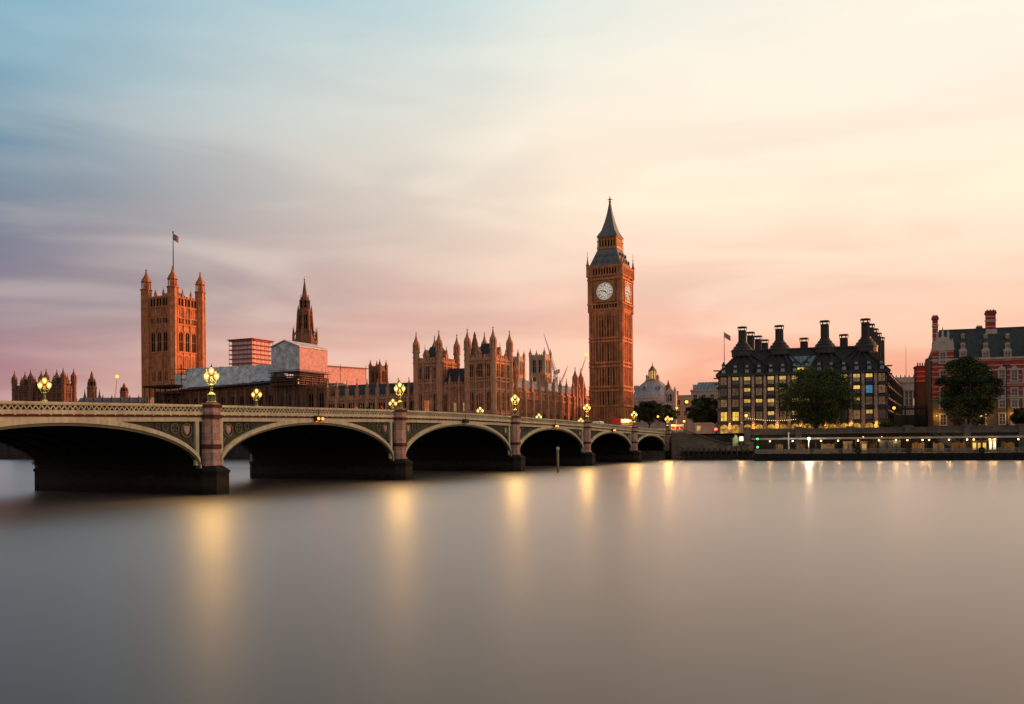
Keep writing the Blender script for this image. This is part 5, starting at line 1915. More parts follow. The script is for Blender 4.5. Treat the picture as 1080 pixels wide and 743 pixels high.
# ---------------------------------------------------------------- red brick block with white bands
def brick_block():
    YL = 286.0
    a = at(984, 455, YL)
    ang = R(-17)
    L = 62.0
    DEP = 12.5
    RY = 6.0
    dx, dy = math.cos(ang), math.sin(ang)
    root = thing('brick_building', 'red brick building striped with white stone under a steep green slate roof', 'building', (a.x, a.y, GZ), ang)
    def X(px, y=0.0):
        r = ray(px, 420)[0]
        bx, by = a.x - y * dy, a.y + y * dx
        return (r * by - bx) / (dx - r * dy)
    def Z(px, py, y=0.0):
        x = X(px, y)
        return zpx(px, py, a.y + x * dy + y * dx) - GZ
    zs = Z(1000, 421)         # top of the granite storeys
    ze = Z(1040, 378)         # eave
    zr = Z(1030, 347.5, RY)
    mb = MB()
    mb.box(0, L, 0, DEP, 0, zs, 1)
    mb.box(.15, L - .15, .15, DEP - .15, zs, ze, 0)
    for zz in (zs, zs + (ze - zs) * .36, zs + (ze - zs) * .70):
        mb.box(-.15, L + .15, -.2, DEP + .15, zz - .2, zz + .25, 2)
    mb.box(-.3, L + .3, -.45, DEP + .3, ze - .4, ze + .2, 2)
    mb.build('wall', ['brick', 'granite_base', 'portland'], root)
    mb = MB()
    mb.hexa([(0, 0, ze + .2), (L, 0, ze + .2), (L, DEP, ze + .2), (0, DEP, ze + .2)], [(X(991, RY), RY, zr), (L, RY, zr), (L, DEP - RY, zr), (X(991, RY), DEP - RY, zr)])
    mb.box(X(991, RY), L, RY - .2, RY + .5, zr - .2, zr + .25)
    mb.build('roof', ['green_slate'], root)
    # gable with curved pediment at the left end
    x0, x1 = 0.0, X(1006)
    mb = MB()
    zg0, zg1 = Z(995, 370.5), Z(995, 363.5)
    mb.box(x0, x1, -.35, 3, zs, zg0, 0)
    mb.box(x0, x1, -.36, 3, zg0 + .003, max(zg0 + .3, zg1 - 1.5), 1)
    c = (x0 + x1) / 2
    n = 14
    hw = (x1 - x0) / 2
    pts = [(x0, zg1 - 1.5)]
    for i in range(n + 1):
        t = PI * i / n
        pts.append((c - hw * .92 * math.cos(t), zg1 - .6 + (Z(995, 353.5) - zg1) * math.sin(t)))
    pts.append((x1, zg1 - 1.5))
    m_ = len(pts)
    mb.add([(x, -.5, zz) for x, zz in pts] + [(x, 2.5, zz) for x, zz in pts], [tuple(range(m_)), tuple(range(m_, 2 * m_))] + [(i, (i + 1) % m_, m_ + (i + 1) % m_, m_ + i) for i in range(m_)], 1)
    mb.box(x0 - .2, x1 + .2, -.75, .4, zg1 - 2.0, zg1 - 1.4, 1)
    zt = Z(995, 353.5)
    for xx, h in ((c, 2.6), (c - 1.6, 1.6), (c + 1.6, 1.6)):
        mb.square(xx, 0, [(.3, zt - 1.2), (.3, zt + h * .3), (.05, zt + h)], 1)
    for xx in (x0 + .3, x1 - .3):
        mb.square(xx, .2, [(.35, zg1 - 1.6), (.35, zg1 + .4), (.08, zg1 + 1.8)], 1)
    mb.build('gable', ['brick', 'portland'], root)
    # windows with white surrounds
    def bwin(w, h, ped=False):
        mb = MB()
        mb.box(-w / 2, w / 2, -.06, .1, 0, h, 0)
        for s in (-1, 1):
            mb.box(*sorted((s * w / 2, s * (w / 2 + .42))), -.22, .1, -.2, h + .2, 1)
        mb.box(-w / 2 - .6, w / 2 + .6, -.36, .1, -.5, -.203, 1)
        mb.box(-w / 2 - .5, w / 2 + .5, -.28, .1, h + .203, h + .6, 1)
        mb.box(-.07, .07, -.12, .08, .01, h - .01, 1)
        for f in (.33, .66):
            mb.box(-w / 2 + .01, w / 2 - .01, -.11, .08, h * f - .06, h * f + .06, 1)
        if ped:
            mb.add([(-w / 2 - .7, -.4, h + .6), (w / 2 + .7, -.4, h + .6), (0, -.4, h + 1.8), (-w / 2 - .7, .1, h + .6), (w / 2 + .7, .1, h + .6), (0, .1, h + 1.8)], [(0, 1, 2), (3, 4, 5), (0, 2, 5, 3), (1, 4, 5, 2), (0, 3, 4, 1)], 1)
        return Proto('window', mb, ['dark_glass', 'portland'])
    big = bwin(1.5, 2.9)
    ped = bwin(1.5, 2.8, True)
    sm = bwin(1.3, 2.0)
    for px, py in ((994.5, 382.5),):
        big.put(root, (X(px), -.36, Z(px, py) ), 0)
    sm.put(root, (X(994.5), -.37, Z(994.5, 369)), 0)
    for col in (994.5, 1018, 1036, 1057, 1070, 1083, 1096):
        x = X(col)
        yf = -.36 if col < 1000 else .14
        for py in ((401.5, 419) if col < 1000 else (401, 420.5)):
            (ped if py < 410 and col > 1000 else big).put(root, (x, yf, Z(col, py)), 0)
        big.put(root, (x, -.02, 8.0), 0)
        big.put(root, (x, -.02, 2.6), 0)
    # dormers: bigger white gabled ones at the eave, smaller above
    def dormer(w, h):
        mb = MB()
        mb.box(-w / 2, w / 2, -.3, 3.0, 0, h, 0)
        mb.box(-w * .34, w * .34, -.36, -.1, h * .14, h * .86, 1)
        mb.box(-.07, .07, -.42, -.2, h * .14, h * .86, 0)
        mb.box(-w * .34, w * .34, -.41, -.2, h * .5 - .06, h * .5 + .06, 0)
        n = 8
        pts = [(-w * .62, h)] + [(-w * .55 * math.cos(PI * i / n), h + .12 + w * .42 * math.sin(PI * i / n)) for i in range(n + 1)] + [(w * .62, h)]
        m_ = len(pts)
        mb.add([(x, -.5, zz) for x, zz in pts] + [(x, 3.0, zz) for x, zz in pts], [tuple(range(m_)), tuple(range(m_, 2 * m_))] + [(i, (i + 1) % m_, m_ + (i + 1) % m_, m_ + i) for i in range(m_)], 0)
        return Proto('dormer', mb, ['portland', 'dark_glass'])
    d1, d2, d3 = dormer(2.1, 3.0), dormer(1.25, 1.6), dormer(1.0, 1.1)
    def ry(zz): return RY * (zz - ze - .2) / (zr - ze - .2)
    for px in (1016, 1040, 1063, 1086):
        for P, py in ((d1, 380.5), (d2, 368.8), (d3, 357.3)):
            zz = Z(px, py, 3)
            y = max(0.3, ry(zz))
            P.put(root, (X(px, y), y, Z(px, py, y)), 0)
    # chimneys
    def stack(px0, px1, ytop, ybase, y, white=None):
        xa, xb = X(px0, y), X(px1, y)
        zt = Z((px0 + px1) / 2, ytop, y)
        mb = MB()
        w = (xb - xa)
        mb.box(xa, xb, y, y + w * .8, ybase, zt - 1.2, 0)
        mb.box(xa - .25, xb + .25, y - .25, y + w * .8 + .25, zt - 1.2, zt - .6, 1)
        mb.box(xa - .1, xb + .1, y - .1, y + w * .8 + .1, zt - .6, zt, 1)
        mb.box(xa - .15, xb + .15, y - .15, y + w * .8 + .15, zt - 3.4, zt - 3.0, 2)
        if white:
            mb.box(xa - .3, xb + .3, y - .3, y + w * .8 + .3, ybase, white, 2)
        for k in range(3):
            mb.lathe(xa + w * (k + .5) / 3, y + w * .4, [(.2, zt - .05), (.17, zt + .45)], 6, 1)
        mb.build('chimney', ['brick', 'brick_plain', 'portland'], root)
    stack(984.5, 990, 333.5, 0, 4.5)
    stack(1041.3, 1051, 327.5, ze + 3, 5.2, Z(1046, 347.5, 5.2))
    stack(1031, 1036.5, 344.5, ze + 5, 7)
    for xx in (1.0, X(1036), X(1066)):
        lm = MB()
        lm.tube((xx, 0, 5.4), (xx, -.7, 5.6), .05, n=5)
        lm.ball((xx, -.75, 5.4), .2, 8, 1)
        lo_ = lm.build('wall_lamp', ['black_metal', 'lamp_glow_far'], root)
        pl = bpy.data.lights.new('lamp_light', 'POINT')
        pl.energy = 170
        pl.color = (1, .55, .12)
        pl.shadow_soft_size = .2
        lo = bpy.data.objects.new('lamp_light', pl)
        COL.objects.link(lo)
        lo.parent = lo_
        lo.location = (xx, -1.6, 5.2)
    # end wall strip: the side face's shade put into its brown colour
    mb = MB()
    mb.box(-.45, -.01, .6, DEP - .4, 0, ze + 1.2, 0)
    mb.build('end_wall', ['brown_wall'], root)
brick_block()
def unseen_stone_block():  # unseen stand-in for embankment buildings, added to shade the bridge
    root = thing('bridge_shading_block', 'unseen pale stone block added past the right edge to shade the bridge', 'building', E(180, 34, GZ), EA)
    L, D, H = 250.0, 45.0, 40.0
    mb = MB()
    mb.box(0, L, 0, D, 0, H - 6)
    mb.box(-.5, L + .5, -.6, D + .5, H - 6.4, H - 5.6)
    mb.box(3, L - 3, 3, D - 3, H - 5.6, H)
    for i in range(51):
        mb.box(i * 5 - .35, i * 5 + .35, -.3, .1, 0, H - 6.4)
    mb.build('wall', ['portland'], root)
    wp = gwin(1.8, 3.0, stone='portland', head=False)
    for i in range(24):
        for f in range(4):
            wp.put(root, (i * 10 + 7.5, 0, 3 + f * 7.5), 0)
    mb = MB()
    mb.hexa([(3, 3, H), (L - 3, 3, H), (L - 3, D - 3, H), (3, D - 3, H)], [(6, 12, H + 5), (L - 6, 12, H + 5), (L - 6, D - 12, H + 5), (6, D - 12, H + 5)])
    mb.build('roof', ['iron_roof'], root)
unseen_stone_block()
def brick_wall_stack():
    Y = 305.0
    a = at(967.5, 455, Y)
    b = at(977, 455, Y)
    root = thing('chimney_wall', 'narrow brick chimney wall with red striped top left of the striped building', 'wall', (a.x, a.y, GZ), R(-16))
    L = b.x - a.x
    z = lambda py: zpx(972, py, Y) - GZ
    mb = MB()
    mb.box(0, L, 0, 6, 0, z(403), 0)
    mb.box(-.02, L + .02, -.02, 6, z(403), z(388), 1)
    mb.box(-.2, L + .2, -.2, 6.2, z(388), z(386), 2)
    mb.build('brickwork', ['brown_wall', 'brick', 'brick_plain'], root)
    pm = MB()
    pm.lathe(0, 0, [(.25, 0), (.2, 1.1)], 6)
    P = Proto('chimney_pot', pm, ['brick_plain'])
    for k in range(4):
        P.put(root, (L * (k + .5) / 4, .8, z(386)))
brick_wall_stack()
def stone_house():
    Y = 395.0
    a, b = at(946, 455, Y), at(972, 455, Y)
    root = thing('stone_house', 'pale classical stone building with low pediment and flagpole between two larger blocks', 'building', (a.x, a.y, GZ), R(-8))
    L = b.x - a.x
    z = lambda py: zpx(958, py, Y) - GZ
    mb = MB()
    mb.box(0, L, 0, 14, 0, z(404), 0)
    mb.box(-.5, L + .5, -.6, 14, z(404), z(402), 0)
    mb.box(0, L, .3, 13, z(402), z(398), 0)
    mb.add([(L * .1, -.6, z(412)), (L * .95, -.6, z(412)), (L * .52, -.6, z(407)), (L * .1, .2, z(412)), (L * .95, .2, z(412)), (L * .52, .2, z(407))], [(0, 1, 2), (3, 4, 5), (0, 2, 5, 3), (1, 4, 5, 2), (0, 3, 4, 1)], 0)
    for i in range(6):
        x = L * .12 + L * .8 * i / 5
        mb.lathe(x, -.3, [(.45, z(430)), (.36, z(413)), (.5, z(412.5))], 8, 0)
    for i in range(7):
        mb.square(L * i / 6, .3, [(.25, z(398)), (.12, z(395.5))], 0)
    mb.build('facade', ['portland'], root)
    wp = gwin(1.4, 3.0, stone='portland', lights=2, head=False)
    wg = gwin(1.4, 3.0, glass='win_half', stone='portland', lights=2, head=False)
    for i in range(5):
        x = L * .2 + L * .64 * i / 4
        (wg if i == 3 else wp).put(root, (x, 0, z(428)), 0)
        wp.put(root, (x, 0, z(420)), 0)
    mb = MB()
    mb.tube((L * .45, 3, z(398)), (L * .45, 3, z(364)), .14, .06, 6)
    mb.build('flagpole', ['portland'], root)
stone_house()
def footbridge_block():
    Y = 296.0
    a, b = at(944, 455, Y), at(984, 455, Y)
    root = thing('entrance_gate', 'dark railed gate building between the office block and the striped building', 'gate', (a.x, a.y, GZ), R(-16))
    L = math.hypot(b.x - a.x, b.y - a.y)
    z = lambda py: zpx(965, py, Y) - GZ
    mb = MB()
    mb.box(0, L, 0, 5, z(450), z(438), 0)
    mb.box(-.2, L + .2, -.4, 5, z(432), z(430.5), 0)
    mb.build('block', ['timber_dark'], root)
    mb = MB()
    n = 26
    for i in range(n + 1):
        x = L * i / n
        mb.box(x - .06, x + .06, -.2, -.1, z(438), z(429), 0)
    mb.box(0, L, -.25, -.05, z(429.2), z(428.6), 0)
    for i in range(5):
        x = L * i / 4
        mb.box(x - .25, x + .25, -.5, .2, 0, z(428), 0)
    mb.build('railing', ['black_metal'], root)
    mb = MB()
    for i in range(5):
        mb.box(L * (i + .1) / 5, L * (i + .85) / 5, -.1, -.02, .4, z(451.2), 0)
    mb.build('window', ['blue_glass'], root)
footbridge_block()

# ---------------------------------------------------------------- domed hall and buildings beside it
def domed_hall():
    Y = 560.0
    k = Y / FPX
    c = at(688.5, 430, Y)
    root = thing('domed_hall', 'grey lead domed hall with a gilded lantern right of the clock tower', 'domed building', (c.x, c.y, GZ), R(-12))
    z = lambda py: zpx(688, py, Y) - GZ
    r = 21.5 * k
    mb = MB()
    mb.box(-r * 1.02, r * 1.02, -r, r, 0, z(425), 0)
    mb.box(-r * 1.08, r * 1.08, -r * 1.06, r * 1.06, z(425.5), z(423), 0)
    mb.lathe(0, 0, [(r, z(424)), (r, z(421.5)), (r * 1.04, z(421)), (r * 1.04, z(419.8))], 32, 0)
    for i in range(7):
        x = -r + 2 * r * i / 6
        mb.box(x - .8, x + .8, -r - .8, -r + .1, 0, z(425.5), 0)
    mb.build('hall', ['portland'], root)
    wp = gwin(3.2, 8, stone='portland', lights=3)
    for i in range(6):
        wp.put(root, (-r + 2 * r * (i + .5) / 6, -r, z(425) - 11), 0)
    mb = MB()
    prof = [(r * 1.0, z(419.8)), (r * .97, z(417.5)), (r * .88, z(413.5)), (r * .74, z(409.5)), (r * .57, z(406)), (r * .40, z(403.2)), (r * .36, z(402.6))]
    mb.lathe(0, 0, prof, 32, 0, 0, False)
    for i in range(16):
        a = 2 * PI * i / 16
        for (r0, z0), (r1, z1) in zip(prof[:-1], prof[1:]):
            mb.tube((r0 * math.cos(a), r0 * math.sin(a), z0), (r1 * math.cos(a), r1 * math.sin(a), z1), .22, n=4)
    mb.build('dome', ['lead'], root)
    dm = MB()
    dm.box(-1.0, 1.0, -1.3, 1.5, 0, 2.0, 0)
    dm.add([(-1.2, -1.4, 2), (1.2, -1.4, 2), (0, -1.4, 3.2), (-1.2, 1.5, 2), (1.2, 1.5, 2), (0, 1.5, 3.2)], [(0, 1, 2), (3, 4, 5), (0, 2, 5, 3), (1, 4, 5, 2), (0, 3, 4, 1)], 0)
    dm.box(-.6, .6, -1.45, -1.2, .3, 1.7, 1)
    P = Proto('roof_dormer', dm, ['lead', 'dark_glass'])
    for i in range(8):
        a = -PI / 2 + PI / 8 + i * PI / 4
        P.put(root, (r * .83 * math.cos(a), r * .83 * math.sin(a), z(412.3)), a + PI / 2)
    mb = MB()
    q = 4.2 * k
    mb.lathe(0, 0, [(r * .38, z(402.6)), (r * .38, z(401.6)), (q * 1.05, z(401.4)), (q * 1.05, z(400))], 8, 0)
    mb.lathe(0, 0, [(q * .62, z(400)), (q * .62, z(391.5))], 8, 1)
    for i in range(8):
        a = PI / 8 + i * PI / 4
        mb.tube((q * .95 * math.cos(a), q * .95 * math.sin(a), z(400)), (q * .92 * math.cos(a), q * .92 * math.sin(a), z(391.5)), .42, n=6)
    mb.lathe(0, 0, [(q * 1.1, z(391.5)), (q * 1.1, z(390.8)), (q * .8, z(389.5)), (q * .45, z(387.3)), (q * .12, z(385.8)), (.1, z(381.5))], 8, 0)
    mb.build('lantern', ['gilt', 'win_half'], root)
    um = MB()
    um.lathe(0, 0, [(.8, 0), (.8, 1.2), (.45, 1.4), (.85, 2.5), (.5, 3.2), (.1, 3.9)], 8)
    U = Proto('urn', um, ['pale_stone'])
    for i in range(4):
        a = PI / 4 + i * PI / 2
        U.put(root, (r * .37 * math.cos(a), r * .37 * math.sin(a), z(401.8)))
domed_hall()
def corner_turret_house():
    Y = 500.0
    c = at(707, 430, Y)
    root = thing('turreted_house', 'pale stone house with a spired roof turret overlapping the dome', 'building', (c.x, c.y, GZ), R(-14))
    k = Y / FPX
    z = lambda py: zpx(707, py, Y) - GZ
    w = 6.2 * k
    mb = MB()
    mb.box(-w, w, -4, 8, 0, z(415.5), 0)
    for i in (-1, 1):
        mb.box(i * w * .82 - w * .2, i * w * .82 + w * .2, -4.4, 2, 0, z(411.5), 0)
        mb.square(i * w * .82, -2, [(w * .2, z(411.5)), (.2, z(408.5))], 0)
    mb.add([(-w * .8, -4.2, z(415.5)), (w * .8, -4.2, z(415.5)), (w * .2, -4.2, z(410)), (-w * .2, -4.2, z(410)), (-w * .8, 6, z(415.5)), (w * .8, 6, z(415.5)), (w * .2, 6, z(410)), (-w * .2, 6, z(410))], [(0, 1, 2, 3), (4, 5, 6, 7), (0, 3, 7, 4), (1, 5, 6, 2), (3, 2, 6, 7)], 0)
    mb.build('facade', ['portland'], root)
    mb = MB()
    mb.lathe(-w * .3, -1, [(1.3, z(412)), (1.3, z(408.5)), (1.6, z(408.2)), (.8, z(406)), (.1, z(401))], 8, 0)
    mb.build('roof_turret', ['dark_stone'], root)
    wp = gwin(2.2, 4.5, stone='portland', lights=2)
    wp.put(root, (0, -4.0, z(424)), 0)
    wp.put(root, (-w * .5, -4.0, z(424)), 0)
corner_turret_house()
def far_block(name, label, pxa, pxb, ytop, Y, mat_, roof=None, windows=True, ang=-14):
    a, b = at(pxa, 440, Y), at(pxb, 440, Y)
    root = thing(name, label, 'building', (a.x, a.y, GZ), R(ang))
    L = (b.x - a.x) / math.cos(R(ang)) * 1.02
    z = zpx(pxa, ytop, Y) - GZ
    mb = MB()
    mb.box(0, L, 0, 16, 0, z, 0)
    mb.box(-.4, L + .4, -.5, 16.4, z - .3, z + .5, 0)
    mb.box(0, L, -.2, .1, z * .72, z * .72 + .5, 0)
    mb.box(L * .05, L * .16, 2, 5, z + .5, z + 3.2, 0)
    mb.box(L * .8, L * .88, 3, 6, z + .5, z + 2.6, 0)
    mb.build('facade', [mat_], root)
    if windows:
        wp = gwin(1.6, 2.6, stone=mat_, lights=2, head=False)
        n = max(3, int(L / 4))
        for i in range(n):
            for f in (.50, .76):
                wp.put(root, (L * (i + .5) / n, 0, z * f + .8), 0)
    if roof:
        mb = MB()
        q0 = [(L * .08, 1, z + .5), (L, 1, z + .5), (L, 15, z + .5), (L * .08, 15, z + .5)]
        q1 = [(L * .22, 5, z + roof), (L * .97, 5, z + roof), (L * .97, 11, z + roof), (L * .22, 11, z + roof)]
        mb.hexa(q0, q1, 0)
        for i in range(9):
            f = i / 8
            p, q = Vector(q0[0]) * (1 - f) + Vector(q0[1]) * f, Vector(q1[0]) * (1 - f) + Vector(q1[1]) * f
            mb.tube(p, q, .15, n=4, mi=1)
        mb.build('glass_roof', ['blue_glass', 'portland'], root)
far_block('glass_roofed_block', 'pale block with sloping glass roof left of the bronze roofed office block', 729, 762, 412.5, 440, 'portland', 4.5)
far_block('low_stone_block', 'low grey stone block between the turreted house and the glass roofed block', 712, 733, 418, 520, 'pale_stone')
far_block('pale_street_block', 'low pale stone block below the dome beside the clock tower', 668, 700, 433, 440, 'portland')

# ---------------------------------------------------------------- embankment
def embankment():
    root = thing('embankment_wall', 'long dark stone river wall with parapet and square piers below the trees', 'river wall', (AX, AY, 0), EA)
    xs = ex_at(786, 0, 470)
    mb = MB()
    mb.box(1.3, 320, 0, 1.6, -3, GZ - .5, 0)
    mb.box(1.3, 320, -.35, 0.0, -3, 1.6, 1)
    mb.build('wall', ['quay_dark', 'shaded_wet_granite'], root)
    mb = MB()
    mb.box(xs, 320, -.25, 1.8, GZ - .498, GZ - .1, 0)
    mb.box(xs, 320, .15, 1.0, GZ - .1, GZ + .95, 0)
    mb.box(xs, 320, .05, 1.15, GZ + .95, GZ + 1.2, 0)
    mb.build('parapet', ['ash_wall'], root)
    pm = MB()
    pm.box(-.9, .9, -.45, 1.7, 2.0, GZ + 1.35, 0)
    pm.box(-1.1, 1.1, -.6, 1.85, GZ + 1.35, GZ + 1.7, 0)
    P = Proto('wall_pier', pm, ['ash_wall'])
    for px in (788, 842, 897, 958, 1020, 1078):
        P.put(root, (ex_at(px, 0, 458), 0, 0))
    # stair by the bridge: pale wall with sloping balustrade
    x0, xa, xb, xc = 1.2, ex_at(722, -1.5, 456), ex_at(765, -1.5, 472), ex_at(795, -1.5, 472)
    st = thing('river_stair', 'grey stone stair wall with a sloping balustrade beside the end of the bridge', 'stairs', (AX, AY, 0), EA)
    y0, y1 = -3.0, -.36
    zlow = 3.9
    mb = MB()
    def piece(u0, u1, z0, z1, d0, d1, yy0, yy1, mi):
        mb.hexa([(u0, yy0, d0), (u1, yy0, d1), (u1, yy1, d1), (u0, yy1, d0)], [(u0, yy0, z0), (u1, yy0, z1), (u1, yy1, z1), (u0, yy1, z0)], mi)
    zt = GZ + .2
    piece(x0, xa, zt, zt, -1, -1, y0, y1, 0)
    piece(xa + .004, xb, zt, zlow, -1, -1, y0, y1, 0)
    piece(xb + .004, xc, zlow, zlow, -1, -1, y0, y1, 0)
    mb.build('wall', ['ash_wall'], st)
    mb = MB()
    for (u0, u1, z0, z1) in ((x0, xa, zt, zt), (xa, xb, zt, zlow), (xb, xc, zlow, zlow)):
        piece(u0, u1, z0 + 1.05, z1 + 1.05, z0 + .8, z1 + .8, y0 - .15, y0 + .5, 0)
        piece(u0, u1, z0 + .15, z1 + .15, z0 + .003, z1 + .003, y0 - .12, y0 + .46, 0)
        n = max(3, int((u1 - u0) / .55))
        for i in range(n):
            u = u0 + (u1 - u0) * (i + .5) / n
            zz = z0 + (z1 - z0) * (i + .5) / n
            mb.box(u - .11, u + .11, y0 + .05, y0 + .28, zz + .1, zz + .85, 0)
    mb.build('balustrade', ['ash_wall'], st)
    mb = MB()
    n = 20
    for i in range(n):
        u0, u1 = xa + (xb - xa) * i / n, xa + (xb - xa) * (i + 1) / n
        zz = zt + (zlow - zt) * i / n
        mb.box(u0, u1, y0 + .6, y1 - .002, zz - .4, zz + .012, 0)
    mb.build('step', ['paving'], st)
    # dark timber landing stage under the stair
    ld = thing('landing_stage', 'low dark timber landing stage on piles at the foot of the stair', 'landing stage', (AX, AY, 0), EA)
    mb = MB()
    l0, l1 = 4.0, ex_at(798, -6, 486)
    mb.box(l0, l1, -6.5, -3.2, 2.2, 2.6, 0)
    mb.box(l0, l1, -6.52, -6.3, 1.2, 1.6, 0)
    mb.box(l0, l1, -6.3, -3.25, -1, .5, 0)
    mb.build('platform', ['timber_dark'], ld)
    pm = MB()
    pm.tube((0, 0, -2), (0, 0, 3.4), .22, n=8)
    P = Proto('pile', pm, ['timber_dark'])
    for i in range(14):
        P.put(ld, (l0 + (l1 - l0) * (i + .5) / 14, -6.65, 0))
    mb = MB()
    for i in range(24):
        u = l0 + (l1 - l0) * i / 23
        mb.box(u - .05, u + .05, -6.4, -6.3, 2.6, 3.6, 0)
    mb.box(l0, l1, -6.42, -6.28, 3.55, 3.65, 0)
    mb.build('railing', ['scaffold'], ld)
    return xs
XS = embankment()

# ---------------------------------------------------------------- passenger pier
PY = -20.8
PX0 = ex_at(795, PY, 482)
PX1 = 150.0
def passenger_pier():
    hull = thing('pontoon', 'long black floating pontoon with railed deck moored along the embankment', 'pontoon', E(PX0, PY), EA)
    L = PX1 - PX0
    mb = MB()
    mb.hexa([(.5, .3, -1), (L, .3, -1), (L, 9, -1), (.5, 9, -1)], [(0, 0, 1.9), (L, 0, 1.9), (L, 9, 1.9), (0, 9, 1.9)], 0)
    mb.box(-.15, L, -.18, 9.2, 1.45, 1.75, 0)
    n = int(L / 2.4)
    for i in range(n):
        mb.box(i * 2.4 + .3, i * 2.4 + .55, -.3, .1, .3, 2.0, 0)
    mb.build('hull', ['hull'], hull)
    mb = MB()
    mb.box(.1, L - .1, .1, 8.9, 1.9, 1.96)
    mb.build('deck', ['deck'], hull)
    mb = MB()
    n = int(L / 1.5)
    for i in range(n + 1):
        x = .3 + (L - .6) * i / n
        mb.box(x - .06, x + .06, .2, .32, 1.96, 3.1)
    for zz in (2.2, 2.45, 2.7, 2.95, 3.1):
        mb.box(.3, L - .3, .22, .30, zz - .05, zz + .05)
    half = ex_at(900, PY, 478) - PX0
    # boarded panels along the left stretch of the rail
    for i in range(int(half / 1.5)):
        x = .3 + i * 1.5
        if i % 5 != 4:
            mb.box(x + .1, x + 1.4, .24, .28, 2.1, 3.0)
    mb.build('railing', ['rail_paint'], hull)
    pm = MB()
    pm.lathe(0, 0, [(.55, -.55), (.75, -.35), (.75, .35), (.55, .55)], 12)
    # canopy on posts
    can = thing('pier_canopy', 'long thin pale canopy roof on posts over the pier walkway', 'canopy', E(PX0, PY), EA)
    zc = 5.75
    mb = MB()
    mb.box(-.5, L, 5.0, 10.5, zc, zc + .28)
    mb.box(-.6, L, 4.85, 5.0, zc - .12, zc + .36)
    mb.build('roof', ['roof_pale'], can)
    pm = MB()
    pm.tube((0, 0, 1.96), (0, 0, zc), .11, n=6)
    pm.tube((0, 0, zc - .9), (0, .9, zc - .02), .06, n=4)
    P = Proto('post', pm, ['black_metal'])
    for i in range(int(L / 5)):
        P.put(can, (1 + i * 5, 5.3, 0))
        P.put(can, (1 + i * 5, 8.7, 0))
    # upper walkway behind, in shade, with another run of roof
    up = thing('shelter_roof', 'dark open fronted shelter with thin roof behind the pier against the wall', 'shelter', E(ex_at(888, -8), -8), EA)
    Ls = ex_at(985, -8) - ex_at(888, -8)
    mb = MB()
    mb.box(0, Ls, 0, 7.0, 7.2, 7.5)
    mb.build('roof', ['ash_wall'], up)
    mb = MB()
    mb.box(.5, Ls - .5, 5.5, 7.0, -1, 7.2)
    for i in range(9):
        x = .3 + (Ls - .6) * i / 8
        mb.box(x - .1, x + .1, .2, .4, -1, 7.2)
    mb.build('back_wall', ['timber_dark'], up)
    # ticket kiosks on the deck
    def kiosk(name, label, pxa, pxb, mat_, glass, h=2.9, y=5.8, n=3):
        xa, xb = ex_at(pxa, PY + y, 475), ex_at(pxb, PY + y, 475)
        k = thing(name, label, 'kiosk', E(xa, PY + y, 1.96), EA)
        W = xb - xa
        mb = MB()
        mb.box(0, W, 0, 2.6, 0, h)
        mb.box(-.15, W + .15, -.25, 2.7, h, h + .16)
        mb.build('cabin', [mat_], k)
        wm = MB()
        w = W / n * .34
        wm.box(-w, w, -.05, .05, .7, h - .5, 0)
        wm.box(-w - .08, -w, -.1, .05, .62, h - .42, 1)
        wm.box(w, w + .08, -.1, .05, .62, h - .42, 1)
        wm.box(-w - .08, w + .08, -.12, .05, .6, .698, 1)
        P = Proto('window', wm, [glass, 'black_metal'])
        for i in range(n):
            P.put(k, (W * (i + .5) / n, -.03, 0))
        return k
    kiosk('ticket_kiosk', 'blue grey unlit pier kiosk near the middle of the pontoon', 928, 950, 'kiosk', 'dark_glass', 3.2)
    kiosk('ticket_kiosk', 'dark pier kiosk with three orange lit windows', 1025, 1041, 'timber_dark', 'win_bright')
    kiosk('ticket_kiosk', 'bright pier kiosk with two tall pale yellow windows on the right', 1042.5, 1051, 'deck', 'lit_white', 3.3, n=2)
    kiosk('ticket_kiosk', 'small brown pier kiosk with one dim window left of the unlit kiosk', 908, 915, 'deck', 'win_half', n=1)
    kiosk('ticket_kiosk', 'low cream pier kiosk with dim windows behind the boarded rail', 890, 899, 'rail_paint', 'win_low', n=2)
    # round lifebuoy drums and crates on deck
    for px, lb in ((905, 'left'), (958, 'mid'), (1035, 'right')):
        xa = ex_at(px, PY + .25, 479)
        b_ = thing('fender', {'left': 'round black fender on the pontoon rail below the small brown kiosk', 'mid': 'round dark red fender on the pontoon rail right of the unlit kiosk', 'right': 'round black fender on the pontoon rail below the orange lit kiosk'}[lb], 'fender', E(xa, PY - .2, 2.6), EA)
        mb = MB()
        n = 16
        for i in range(n):
            a0, a1 = 2 * PI * i / n, 2 * PI * (i + 1) / n
            mb.tube((.55 * math.cos(a0), 0, .55 * math.sin(a0)), (.55 * math.cos(a1), 0, .55 * math.sin(a1)), .22, n=6)
        mb.build('ring', ['maroon' if lb == 'mid' else 'rubber'], b_)
    return L
mk('pale_metal', (0.62, 0.58, 0.5), 0.5, 0.1, 0.8)
MT['box_glow'] = emitter('box_glow', (1.0, 0.66, 0.25), 1.8)
MT['lit_white'] = emitter('lit_white', (1.0, 0.80, 0.45), 1.5, 0.25, 2.0)
PIER_L = passenger_pier()
